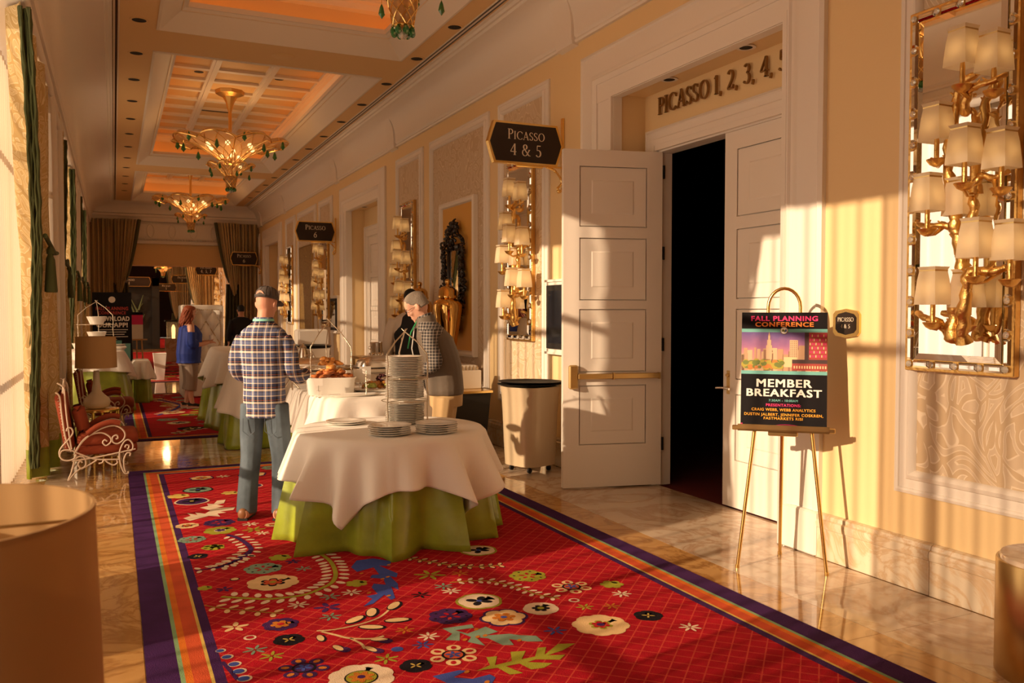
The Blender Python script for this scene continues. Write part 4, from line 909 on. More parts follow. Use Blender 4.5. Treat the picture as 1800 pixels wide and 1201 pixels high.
def branch_sconce(loc, lab):
    t = thing('branch_sconce', lab, 'wall lamp', loc, RZ, 'gilded branch wall lamps')
    depth = [-.17,-.19,-.16,-.15,-.15,-.14,-.18,-.15]
    R0 = [.036,.034,.026,.020,.028,.018,.022,.026]
    for k, P in enumerate(BR):
        b = MB(); n = len(P); ps = []; rs = []
        for i, (u, z) in enumerate(P):
            f = i/(n-1); ps.append((u, depth[k]-.05*sin(f*3)*(k in (1,3,4,5,6)), z))
        ps = [Vector((p[0]-.0, p[1], p[2])) for p in ps]; q = spl(ps, 5)
        m = len(q); rs = [R0[k]*(1.15-.62*i/(m-1))*(1+.14*sin(i*2.1+k)+.10*sin(i*.9+2*k)) for i in range(m)]
        q = [p+Vector((.005*sin(i*1.7+k), .004*cos(i*1.3), 0)) for i, p in enumerate(q)]
        b.tube([(p.x, p.y, p.z) for p in q], rs, 9)
        for i in range(4, m-3, 5): p = q[i]; s = 1 if i % 2 else -1; b.tube([(p.x,p.y,p.z),(p.x+s*.035,p.y-.01,p.z+.03)], [rs[i]*.6,.004], 6)
        b.build('branch', goldl, t, smooth=50)
    for k, (u, z) in enumerate(SH):
        x, y = u, SZ[k]; zc = z-.02
        def sq(r, zz, rr=None): return [(x+r*sx, y+r*sy, zz) for sx, sy in ((-1,-1),(0,-1.0),(1,-1),(1,0),(1,1),(0,1),(-1,1),(-1,0))]
        b = MB(); b.loft([sq(.066,zc-.10), sq(.063,zc-.05), sq(.056,zc+.03), sq(.049,zc+.078), sq(.049,zc+.086), sq(.056,zc+.102)], cap=False)
        sh = b.build('lamp_shade', shadew, t, smooth=20)
        b = MB(); b.loft([sq(.0498,zc+.078), sq(.0502,zc+.086)], cap=False); b.build('shade_band', brass, sh, smooth=0)
        b = MB(); b.lathe([(.013,zc-.215),(.013,zc-.10),(.010,zc-.08),(.018,zc-.06)], 10, c=(x,y,0)); b.lathe([(.012,zc-.235),(.035,zc-.222),(.052,zc-.198),(.050,zc-.194),(.02,zc-.212)], 14, c=(x,y,0))
        b.build('candle_cup', goldl, t, smooth=60)
        b = MB(); b.ell((x,y,zc-.02), (.016,.016,.034), 8, 6); b.build('bulb', bulbm, t, smooth=80)
        bx, bz = min(((p[0], p[1]) for P in BR for p in P), key=lambda p: hypot(p[0]-u, p[1]-(zc-.23)))
        b = MB(); b.tube([(bx,-.16,bz), ((bx+x)/2, (y-.16)/2-.01, (bz+zc-.235)/2-.015), (x,y,zc-.225)], [.012,.010,.012], 7); b.build('twig_arm', goldl, t, smooth=60)
    return t
m0 = wall_mirror((XR-.008, 3.235, 1.30), 'tall crystal-edged mirror at the right edge, behind the nearest branch lamp')
s0 = branch_sconce((XR-.008, 3.285, 1.30), 'gilded branch wall lamp with eleven shades on the nearest mirror')
for (y, w) in ((8.86,'beside the waste bin'),(12.98,'left of the black carved mirror'),(18.86,'just right of the first small room sign'),(22.98,'left of the brown art panel'),(28.2-.0,None),(32.98,'first beyond the striped drapes'),(38.86,'second beyond the striped drapes'),(42.98,'third beyond the striped drapes')):
    if w is None: continue
    dup(m0, (XR-.008, y, 1.31), None, 'tall crystal-edged mirror on the right wall, %s' % w); dup(s0, (XR-.008, y, 1.31), None, 'gilded branch wall lamp on the right wall, %s' % w)

# ================================================================ DOORS
def leaf_mesh(w, h, th=.062):
    """local: hinge at x=0, leaf to +x, thickness centred on y, panels both faces"""
    b = MB(); b.box((0,-th/2+.0245,0), (w,th/2-.0245,h))
    st = .15
    lows = [.39,1.06,1.72,2.39]; ups = [.94,1.64,2.29,2.94]
    for s in (-1, 1):
        y0 = s*th/2
        # stiles and rails proud of the field
        def bar(xa, za, xb, zb): b.box((xa, min(y0, y0-s*.026), za), (xb, max(y0, y0-s*.026), zb))
        bar(0,0,st,h); bar(w-st,0,w,h); bar(st,0,w-st,lows[0]); bar(st,ups[-1],w-st,h)
        for z_, z in zip(ups[:-1], lows[1:]): bar(st, z_, w-st, z)
        for za, zb in zip(lows, ups):
            xa, xb = st, w-st; i = .12; yf = y0-s*.004; yt = y0-s*.0235
            P = [(xa+.01,yf,za+.01),(xb-.01,yf,za+.01),(xb-.01,yf,zb-.01),(xa+.01,yf,zb-.01),(xa+i,yt,za+i),(xb-i,yt,za+i),(xb-i,yt,zb-i),(xa+i,yt,zb-i)]
            b.add(P, [(0,1,5,4),(1,2,6,5),(2,3,7,6),(3,0,4,7)])
            j2 = i+.012; yr = yt+s*.005; Q = [(xa+i,yt,za+i),(xb-i,yt,za+i),(xb-i,yt,zb-i),(xa+i,yt,zb-i),(xa+j2,yr,za+j2),(xb-j2,yr,za+j2),(xb-j2,yr,zb-j2),(xa+j2,yr,zb-j2)]; b.add(Q, [(0,1,5,4),(1,2,6,5),(2,3,7,6),(3,0,4,7),(4,5,6,7)])
            
    return b
LH = 3.09
# left leaf swung wide open into the corridor
hx, hy = 4.63, 6.645; fx, fy = 3.709, 6.865; ang = atan2(fy-hy, fx-hx); wl = hypot(fx-hx, fy-hy)
d1 = thing('door_leaf', 'white panelled door swung open into the corridor, with a brass push bar', 'door', (hx,hy,.014), ang)
leaf_mesh(wl, LH).build('door_panel', white, d1, smooth=20)
b = MB(); fc = .0225   # viewer side is local +y or -y
sd_ = 1 if (Matrix.Rotation(ang, 3, 'Z') @ Vector((0,1,0))).y < 0 else -1
Y = lambda v: sd_*(v+.008)
def bx2(b, xa, ya, za, xb, yb, zb, bev=0.): b.box((xa, min(Y(ya),Y(yb)), za), (xb, max(Y(ya),Y(yb)), zb), bev=bev)
b = MB(); bx2(b, wl-.13, .023, .91, wl-.045, .075, 1.13, .012); b.build('push_bar_housing', brass, d1, smooth=30)
b = MB(); bx2(b, wl-.46, .045, 1.00, wl-.13, .072, 1.05, .005); bx2(b, wl-.475, .03, .995, wl-.462, .078, 1.055); b.build('push_bar', brass, d1, smooth=30)
b = MB(); bx2(b, .03, .023, 1.0, wl-.475, .066, 1.05, .005); b.build('push_bar_cover', brass, d1, smooth=30)
b = MB(); bx2(b, .028, .023, .995, .038, .074, 1.055); b.build('end_cap', brass, d1, smooth=0)
for z in (.32, 1.25, 2.1, 2.85):
    b = MB(); b.tube([(-.012, Y(.012), z), (-.012, Y(.012), z+.12)], .009, 8); b.box((-.03,-.02,z), (.004,.02,z+.12)); b.build('hinge', blackm, d1, smooth=40)
d2 = thing('door_leaf', 'white closed door leaf behind the easel, with a brass lever handle', 'door', (4.645, 4.785, .014), radians(90))
w2 = .925; leaf_mesh(w2, LH).build('door_panel', white, d2, smooth=20)
b = MB(); b.box((w2-.085,.022,.93),(w2-.04,.032,1.13), bev=.003); b.lathe([(.014,.0),(.014,.02),(.011,.024)], 14, T=Matrix.Translation((w2-.062,.03,1.09)) @ Matrix.Rotation(-pi/2,4,'X')); b.build('lock_plate', brass, d2, smooth=40)
b = MB(); b.tube([(w2-.062,.03,.985),(w2-.062,.075,.985)], .010, 10); b.tube(spl([(w2-.062,.075,.985),(w2-.05,.085,.985),(w2+.02,.085,.980),(w2+.03,.08,.978)],3), .010, 10)
b.tube([(w2-.062,.075,.985),(w2-.13,.078,.98)], .009, 10); b.build('lever_handle', silver, d2, smooth=50)
# door of the second doorway: closed pair, one ajar
for k in (1, 2, 3):
    a, b_ = DOORS[k+1]
    t = thing('door_leaf', 'white door leaf in the %s doorway along the right wall, farther half' % ['first','second','third','fourth'][k], 'door', (4.645, b_-.215, .014), radians(-90)); leaf_mesh(.92, LH).build('door_panel', white, t, smooth=20)
    t = thing('door_leaf', 'white door leaf in the %s doorway along the right wall, nearer half' % ['first','second','third','fourth'][k], 'door', (4.645, a+.185, .014), radians(90)); leaf_mesh(.92, LH).build('door_panel', white, t, smooth=20)

# lettering over the first doorway (bronze, pinned to the wall)
bronze = mat('bronze_letter', (.30,.16,.05), .4, .6)
o = thing('wall_lettering', 'x', 'lettering'); txt_ = 'PICASSO 1, 2, 3, 4, 5'; wtxt = sum((GL[c][0]+.06)*.155 for c in txt_); xx_ = -wtxt/2
for c_ in txt_:
    w_ = (GL[c_][0]+.06)*.155
    if c_ != ' ': b = MB(); serif_text(c_, .155, b, Matrix.Translation((xx_+w_/2,0,0)), depth=.02); b.build('letter', bronze, o, smooth=0)
    xx_ += w_
o.location = (4.583, 6.62-wtxt/2*(1.67/wtxt)-.0, 3.44); o.rotation_euler = (0,0,RZ); o.scale = (1.67/wtxt, 1, 1)
o.name = 'wall_lettering'; tag(o, 'bronze letters PICASSO 1, 2, 3, 4, 5 above the open doorway', 'lettering')

# ================================================================ BLADE SIGNS
lett = mat('sign_lettering', (.80,.70,.55), .5)
def blade_sign(loc, lines, lab, w=.80, h=.375, hs=(.100,.115), br=True):
    t = thing('hanging_sign', lab, 'sign', loc, 0, 'projecting room signs')
    def shp(g): W_, H_ = w/2+g, h/2+g; c = .075; return [(-W_+c-.01,-H_),(W_-c+.01,-H_),(W_-c*.45,-H_*.55),(W_,0),(W_-c*.45,H_*.55),(W_-c+.01,H_),(-W_+c-.01,H_),(-W_+c*.45,H_*.55),(-W_,0),(-W_+c*.45,-H_*.55)]
    Rx = Matrix.Rotation(pi/2, 4, 'X')
    b = MB(); b.prism(shp(.022), -.03, .03, T=Rx); b.build('gilt_rim', gold, t, smooth=0)
    b = MB(); b.prism(shp(0), -.036, .036, T=Rx); f = b.build('sign_face', signblk, t, smooth=0)
    b = MB()
    if len(lines) == 2:
        serif_text(lines[0], hs[0], b, Matrix.Translation((0,-.0365,.035)), depth=.002, small=.8); serif_text(lines[1], hs[1], b, Matrix.Translation((0,-.0365,-.125)), depth=.002, gap=.1)
    b.build('lettering', lett, f, smooth=0)['kind'] = 'stuff'
    if br:
        b = MB(); x0 = w/2+.03; xw = XR-.005-loc[0]
        b.box((xw-.02,-.02,-.42), (xw,.02,.30)); b.tube([(xw-.01,0,-.21),(-.05,0,-.21)], .010, 8)
        b.tube(spl([(xw-.01,0,-.42),(xw-.04,0,-.46),(xw-.07,0,-.43),(xw-.045,0,-.40),(xw-.02,0,-.36),(xw-.05,0,-.30),(xw-.11,0,-.24),(xw-.2,0,-.215)],5), [.012]*36, 8)
        b.ell((xw-.055,0,-.455), .022, 8, 6); b.ell((xw-.10,0,-.25), .018, 8, 6); b.build('scroll_bracket', gold, t, smooth=60)
        b = MB(); b.tube([(-.1,0,-h/2-.03),(.2,0,-h/2-.03)], .016, 8); b.build('sign_rail', gold, t, smooth=50)
    return t
blade_sign((3.82, 7.88, 3.335), ('PICASSO','4 & 5'), 'black hanging sign with gilt rim reading PICASSO 4 & 5, above the waste bin')
blade_sign((3.83, 17.93, 3.30), ('PICASSO','6'), 'black hanging sign reading PICASSO 6, second along the right wall')
blade_sign((3.74, 28.0, 3.30), ('PICASSO','6'), 'black hanging sign in front of the striped drape at the header')
blade_sign((3.35, 36.0, 3.30), ('PICASSO','4, 5, 7'), 'dark hanging sign just beyond the header, right of the opening')
blade_sign((3.2, 47.0, 3.30), ('PICASSO','7'), 'small dark hanging sign far beyond the header', w=1.0)
blade_sign((2.6, 50.0, 2.95), ('PICASSO','1'), 'farthest small dark hanging sign above the far lamps', w=1.0)

# plaque by the first doorway
t = thing('room_plaque', 'small gilt-edged black plaque reading PICASSO 4 & 5, right of the easel', 'sign', (XR-.001, 4.055, 1.555), RZ)
pc = lambda W_, H_: [(-W_+.02,-H_+.008),(0,-H_-.006),(W_-.02,-H_+.008),(W_,-H_+.03),(W_,H_-.03),(W_-.02,H_-.008),(0,H_+.006),(-W_+.02,H_-.008),(-W_,H_-.03),(-W_,-H_+.03)]
b = MB(); b.prism(pc(.108,.088), 0, .016, T=Matrix.Rotation(pi/2,4,'X')); b.build('gilt_rim', gold, t, smooth=0)
b = MB(); b.prism(pc(.085,.068), .016, .018, T=Matrix.Rotation(pi/2,4,'X')); f = b.build('plaque_face', signblk, t, smooth=0)
b = MB(); serif_text('PICASSO', .026, b, Matrix.Translation((0,-.0185,.012)), depth=.0015); serif_text('4 & 5', .024, b, Matrix.Translation((0,-.0185,-.030)), depth=.0015, gap=.12); b.build('lettering', lett, f, smooth=0)['kind'] = 'stuff'

# ================================================================ WALL SCREENS
def wall_screen(y, lab, w=.5):
    t = thing('wall_screen', lab, 'screen', (XR-.002, y, 1.25), RZ, 'white framed wall screens')
    b = MB(); b.box((-w/2-.04,-.06,-.05),(w/2+.04,0,.70), bev=.006); b.box((-w/2-.06,-.075,.695),(w/2+.06,0,.72)); b.box((-w/2-.06,-.075,-.07),(w/2+.06,0,-.045)); b.build('white_surround', white, t, smooth=0)
    b = MB(); b.box((-w/2,-.085,-.01),(w/2,-.058,.66), bev=.004); s = b.build('screen_housing', blackm, t, smooth=0)
    b = MB(); b.box((-w/2+.05,-.0865,.05),(w/2-.05,-.084,.60)); b.build('glass', screen, s, smooth=0)
    return t
wall_screen(7.86, 'black wall screen in a white surround, just left of the open door leaf')
wall_screen(17.9, 'black wall screen by the second doorway, behind the croissant stand')

# ================================================================ BLACK CARVED MIRROR IN WHITE FRAME
t = thing('carved_mirror', 'ornate black carved mirror on a gold panel in a white frame', 'mirror', (XR-.008, 10.82, 1.04), RZ)
b = MB(); rings = []
Wf, Hf = .64, 2.1
prf = [(0,0),(0,-.06),(.03,-.075),(.06,-.06),(.075,-.03)]
for (sx, sz) in ((-1,0),(1,0),(1,1),(-1,1),(-1,0)): rings.append([(sx*(Wf-i), p, (Hf-i) if sz else i) for i, p in prf])
b.loft(rings, cap=False, closed=False); b.build('white_frame', white, t, smooth=30)
b = MB(); b.box((-Wf+.05,-.03,.05),(Wf-.05,-.0,Hf-.05)); b.build('gold_panel', goldpan, t, smooth=0)
b = MB(); b.box((-.19,-.075,.62),(.19,-.06,1.42)); b.build('mirror_glass', mirror, t, smooth=0)
b = MB()
for (xa,za,xb,zb) in ((-.24,.55,-.18,1.50),(.18,.55,.24,1.50),(-.24,1.42,.24,1.50),(-.24,.55,.24,.63)): b.box((xa,-.10,za),(xb,-.055,zb), bev=.012)
rnd = random.Random(3)
def outline(u):      # half width of the carving at height z in 0..1
    return .26+.10*sin(min(1,max(0,u))*pi)**.5
b.loft([[(x,-.05,z),(x,-.07,z)] for x,z in ((0,0),(0,0))] , cap=False) if False else None
for k in range(430):
    z = rnd.uniform(.30, 1.80); 
    if z > 1.45: hw = .46*max(0, 1-((z-1.42)/.42)**1.3)+.02; x = rnd.uniform(-hw, hw)
    elif z < .58: hw = .36-.25*((.58-z)/.3); x = rnd.uniform(-hw, hw)
    else: s = rnd.choice((-1,1)); x = s*rnd.uniform(.24,.42+.05*sin(z*9))
    a = rnd.uniform(0, 2*pi); l = rnd.uniform(.03,.06)
    pts = [(x+l*(1-q)*cos(a+q*3.4), -.085-.03*sin(q*3), z+l*(1-q)*sin(a+q*3.4)) for q in [i/6 for i in range(6)]]
    b.tube(pts, [.009,.014,.017,.017,.014,.010], 6)
b.build('carved_surround', blkfr, t, smooth=50)
t = thing('art_panel', 'tall brown and gold textured art panel between two far branch lamps', 'picture', (XR-.008, 20.93, .95), RZ)
b = MB(); b.box((-.72,-.03,0),(.72,0,2.25)); b.build('panel', artm, t, smooth=0)
b = MB()
for (xa,za,xb,zb) in ((-.75,-.03,-.72,2.28),(.72,-.03,.75,2.28),(-.72,2.25,.72,2.28),(-.72,-.03,.72,0)): b.box((xa,-.04,za),(xb,0,zb))
b.build('thin_frame', brass, t, smooth=0)
# console and ginger jars
t = thing('console_table', 'white console table under the black carved mirror', 'table', (4.03, 10.75, 0), 0)
b = MB(); b.box((-.29,-.85,.90),(.10,1.08,.96), bev=.01); b.build('table_top', white, t, smooth=30)
for sx in (-.26,.04):
    for sy in (-.82,.9): b = MB(); b.box((sx,sy,0),(sx+.05,sy+.05,.91), bev=.006); b.build('leg', white, t, smooth=0)
jar = thing('ginger_jar', 'shiny gold lidded jar beside the black carved mirror, nearer one', 'jar', (3.95, 10.46, .961), 0, 'gold lidded jars')
jp = [(.0,0),(.09,0),(.11,.02),(.095,.06),(.095,.12),(.13,.30),(.165,.52),(.19,.70),(.19,.76),(.165,.81),(.12,.83),(.11,.85)]
MB().lathe(jp, 30).build('jar_body', jarm, jar, smooth=60)
MB().lathe([(.12,.845),(.128,.87),(.12,.88),(.115,.95),(.085,.99),(.035,1.005),(.02,1.02),(.03,1.04),(.036,1.06),(.03,1.085),(.001,1.10)], 30).build('lid', jarm, jar, smooth=60)
dup(jar, (3.95, 11.58, .961), None, 'shiny gold lidded jar half hidden behind the head of the man in the vest')
# dark pedestal with gold top, white box
t = thing('dark_planter', 'dark tapered cabinet with a gold top behind the man in the vest', 'cabinet', (3.74, 9.40, 0), 0)
b = MB(); b.loft([[(-.25*k,-.26*k,z),(.25*k,-.26*k,z),(.25*k,.26*k,z),(-.25*k,.26*k,z)] for k, z in ((.8,0),(1.,.68))]); b.build('tapered_body', blackm, t, smooth=0)
b = MB(); b.box((-.27,-.28,.68),(.27,.28,.71), bev=.004); b.build('gold_top', gold, t, smooth=0)
t = thing('white_crate', 'white box filled with small bottles, behind the man in the vest', 'box', (3.78, 9.50, .711), 0)
b = MB(); b.box((-.20,-.10,0),(.20,.10,.22), bev=.006); b.build('box_body', paper, t, smooth=0)
bt0 = None
for i in range(8):
    o = MB().lathe([(.016,0),(.018,.01),(.018,.035),(.008,.045),(.008,.06)], 10).build('bottle_top', foil, t); o.location = (-.165+.047*i, -.05, .215)
# ================================================================ EASEL AND POSTER
Le, Re, Me = Vector((3.576,4.272,0)), Vector((3.967,3.908,0)), Vector((4.057,4.371,0))
ec = (Le+Re)/2; ea = atan2(Re.y-Le.y, Re.x-Le.x)
e = thing('display_easel', 'brass tripod easel holding the breakfast poster', 'easel', (ec.x, ec.y, 0), ea)
def eloc(v): return Matrix.Rotation(-ea, 3, 'Z') @ (v-ec)
l_, r_, m_ = eloc(Le), eloc(Re), eloc(Me)
topz = 1.62
for q, nx in ((l_, -.055), (r_, .055)):
    b = MB(); b.tube([(q.x,q.y,0.004),(nx*1.9, .17*.92, 1.50)], .0115, 12); b.lathe([(.014,0),(.014,.02)], 10, c=(q.x,q.y,0)); b.build('front_leg', gold, e, smooth=60)
b = MB(); b.tube([(m_.x-.03,m_.y,.004),(0,.175,1.50)], .011, 12); b.lathe([(.014,0),(.014,.02)], 10, c=(m_.x-.03,m_.y,0)); b.build('rear_leg', gold, e, smooth=60)
b = MB(); b.tube([(-.098,.158,1.44),(-.098,.165,1.66)]+[(-.098*cos(t), .168, 1.66+.118*sin(t)) for t in [pi*i/12 for i in range(1,12)]]+[(.098,.165,1.66),(.098,.158,1.44)], .011, 10); b.build('top_hoop', gold, e, smooth=60)
tilt = .12
b = MB(); b.box((-.275,.045,.872),(.275,.105,.884)); b.box((-.275,.045,.872),(.275,.051,.915)); b.box((-.09,.05,.845),(.09,.11,.872), bev=.005); b.box((-.31,.05,.875),(.31,.07,.905), bev=.004); b.build('ledge', brass, e, smooth=30)
b = MB(); b.tube([(-.14,.115,1.2),(.14,.115,1.2)], .008, 8); b.build('cross_bar', gold, e, smooth=60)
# poster board in local easel coords: bottom at y=.06,z=.885 leaning back
PW, PH = .52, .745
p = thing('conference_poster', 'black poster reading FALL PLANNING CONFERENCE and MEMBER BREAKFAST, on the brass easel', 'poster', (0,0,0), 0)
p.location = (ec.x - .064*sin(ea), ec.y + .064*cos(ea), .8855); p.rotation_euler = (-tilt, 0, ea)
p.rotation_mode = 'XYZ'
p.rotation_euler = (Matrix.Rotation(ea,4,'Z') @ Matrix.Rotation(-tilt,4,'X')).to_euler()
pb_ = mat('poster_black', (.009,.007,.008), .5, spec=.15)
b = MB(); b.box((-PW/2,0,0),(PW/2,.006,PH)); b.build('board', pb_, p, smooth=0)
P_ = {n: mat('print_'+n, c, .5) for n, c in dict(pink=(.72,.03,.17), orange=(.85,.24,.03), teal=(.16,.45,.42), white=(.88,.84,.78), yellow=(.82,.38,.03), skyT=(.30,.18,.42), skyP=(.72,.30,.38), skyO=(.85,.55,.30), b1=(.50,.30,.18), b2=(.30,.16,.10), b3=(.62,.42,.26), red=(.35,.05,.04), g1=(.16,.20,.04), g2=(.42,.34,.05), or2=(.55,.20,.04), dk=(.06,.03,.03), blue=(.05,.12,.35)).items()}
YF = -.0015
zt = lambda py: PH*(743-py)/(743-538)        # photograph rows on the board
def pq(b, x0, z0, x1, z1, mi, y=YF): b.add([(x0,y,z0),(x1,y,z0),(x1,y,z1),(x0,y,z1)], [(0,1,2,3)], mi)
ks = list(P_); b = MB(); I = ks.index
zT, zB = zt(573), zt(641)
pq(b,-PW/2,zT,PW/2,zt(567),I('teal')); pq(b,-PW/2,zt(647),PW/2,zB,I('teal'))
sk = ['skyO','skyP','skyP','skyT']
NB = 10
skm = mat('print_sky', (.5,.3,.4), .5); _t = N(skm,'ShaderNodeTexCoord'); _sp = N(skm,'ShaderNodeSeparateXYZ'); LK(skm,_t.outputs['Object'],_sp.inputs[0]); _mr = N(skm,'ShaderNodeMapRange'); _mr.inputs[1].default_value = zB; _mr.inputs[2].default_value = zT; LK(skm,_sp.outputs[2],_mr.inputs[0]); _nn = N(skm,'ShaderNodeTexNoise', i_Scale=9, i_Detail=5); LK(skm,_t.outputs['Object'],_nn.inputs['Vector']); _ad = N(skm,'ShaderNodeMath',operation='MULTIPLY_ADD'); _ad.inputs[1].default_value = .5; LK(skm,_nn.outputs['Fac'],_ad.inputs[0]); LK(skm,_mr.outputs[0],_ad.inputs[2]); _rr = ramp(skm,[(.25,(.80,.50,.26)),(.5,(.66,.27,.26)),(.72,(.34,.14,.30)),(.95,(.13,.08,.26))]); _r2 = N(skm,'ShaderNodeMath',operation='MULTIPLY'); _r2.inputs[1].default_value=.8; LK(skm,_ad.outputs[0],_r2.inputs[0]); LK(skm,_r2.outputs[0],_rr.inputs[0]); LK(skm,_rr.outputs[0],BS(skm).inputs['Base Color'])
s = MB(); pq(s,-PW/2,zB,PW/2,zT,0,-.001); s.build('sky_print', skm, p, smooth=0)
rr = random.Random(5); hB = zT-zB
for i in range(60):
    x = rr.uniform(-PW/2, PW/2-.03); w = rr.uniform(.012,.035); tall = .35+.25*rr.random()
    if x > .02: tall += .15*rr.random()
    pq(b, x, zB, min(x+w, PW/2), zB+hB*tall, I(rr.choice(['b1','b2','b3','b3','b1'])), YF-.0001*(i % 5))
y = YF-.0012
def bl(x0, x1, h0, h1, c, dy=0): pq(b, x0, zB+hB*h0, x1, zB+hB*h1, I(c), y-dy)
bl(-.108,-.072,.3,.66,'b3'); bl(-.102,-.078,.66,.80,'b3',.0001); bl(-.096,-.084,.80,.90,'b3',.0001); b.add([(-.096,y,zB+hB*.9),(-.084,y,zB+hB*.9),(-.09,y,zB+hB*1.02)], [(0,1,2)], I('b1'))
bl(.035,.085,.3,.80,'b3'); bl(.09,.125,.3,.66,'b1'); bl(.125,.15,.3,1.0,'dk'); bl(.15,.26,.28,1.0,'red',.0001)
for i in range(9):
    for j in range(6): bl(.155+i*.0115,.161+i*.0115,.36+j*.105,.42+j*.105,'pink' if (i+j) % 3 else 'skyO',.0004)
for i in range(4):
    for j in range(9): bl(.040+i*.011,.045+i*.011,.36+j*.048,.385+j*.048,'b2',.0004)
bl(.05,.26,.02,.20,'red',.0005); bl(.05,.26,.20,.30,'dk',.0005); bl(.0,.08,.1,.36,'skyO',.0002)
for i in range(13): bl(.06+i*.0155,.068+i*.0155,.07,.14,'skyO',.0008)
for i in range(60):
    cx, cz, r = rr.uniform(-.24,-.01), zB+hB*rr.uniform(.08,.26), rr.uniform(.012,.024); c = rr.choice(['g1','g1','g2','or2','g2'])
    cz = max(cz, zB+r); b.add([(max(-PW/2, cx+r*cos(t)), y-.0003-.00003*i, cz+r*.8*sin(t)) for t in [2*pi*k/9 for k in range(9)]], [tuple(range(9))], I(c))
b.build('skyline_print', [P_[k] for k in ks], p, smooth=0)
b = MB(); T = Matrix.Translation((0,-.004,zt(570))) @ Matrix.Rotation(pi/2,4,'X')
b.lathe([(.0,.0005),(.024,.0005),(.024,-.002)], 24, 0, T); b.lathe([(.0,.001),(.020,.001)], 24, 1, T, cap=False)
b.add([(-.015,-.0062,zt(570)-.006),(-.006,-.0062,zt(570)+.012),(.002,-.0062,zt(570)-.006)], [(0,1,2)], 2); b.add([(-.006,-.0064,zt(570)-.008),(.001,-.0064,zt(570)+.006),(.008,-.0064,zt(570)-.008)], [(0,1,2)], 2)
b.add([(.002,-.0062,zt(570)-.014),(.017,-.0062,zt(570)-.004),(.012,-.0062,zt(570)+.012),(.006,-.0062,zt(570)+.002)], [(0,1,2,3)], 3)
b.build('round_emblem', [silver, P_['white'], P_['g1'], P_['blue']], p, smooth=0)
def tx(s, py, size, m, w, bold=.02): sans_text(s, size, 0, zt(py), m, p, y=-.0022, bold=bold, width=w)
tx('FALL PLANNING', 553, .044, P_['pink'], .405, .035); tx('CONFERENCE', 563, .040, P_['orange'], .355, .035)
tx('MEMBER', 669, .070, P_['white'], .335, .03); tx('BREAKFAST', 685.5, .066, P_['white'], .455, .03)
tx('7:30AM - 10:00AM', 694.5, .020, P_['teal'], .175, .02); tx('PRESENTATIONS:', 703, .024, P_['pink'], .21, .025)
tx('CRAIG WEBB, WEBB ANALYTICS', 711, .024, P_['yellow'], .385, .02); tx('DUSTIN JALBERT, JENNIFER COSKREN,', 719.5, .024, P_['yellow'], .475, .02); tx('FASTMARKETS RISI', 726, .023, P_['yellow'], .235, .02)
b = MB(); b.tube([(x_, -.0015, .014+.018*exp_) for x_, exp_ in [(-.26+.52*i/24, math.exp(-((i-13)/5)**2)) for i in range(25)]], .0012, 4); b.build('wave_line', P_['pink'], p, smooth=0)
b = MB(); [pq(b,-PW/2+.003,.012+.014*i,-PW/2+.013,.020+.014*i,0) for i in range(2)]; b.build('corner_marks', P_['pink'], p, smooth=0)

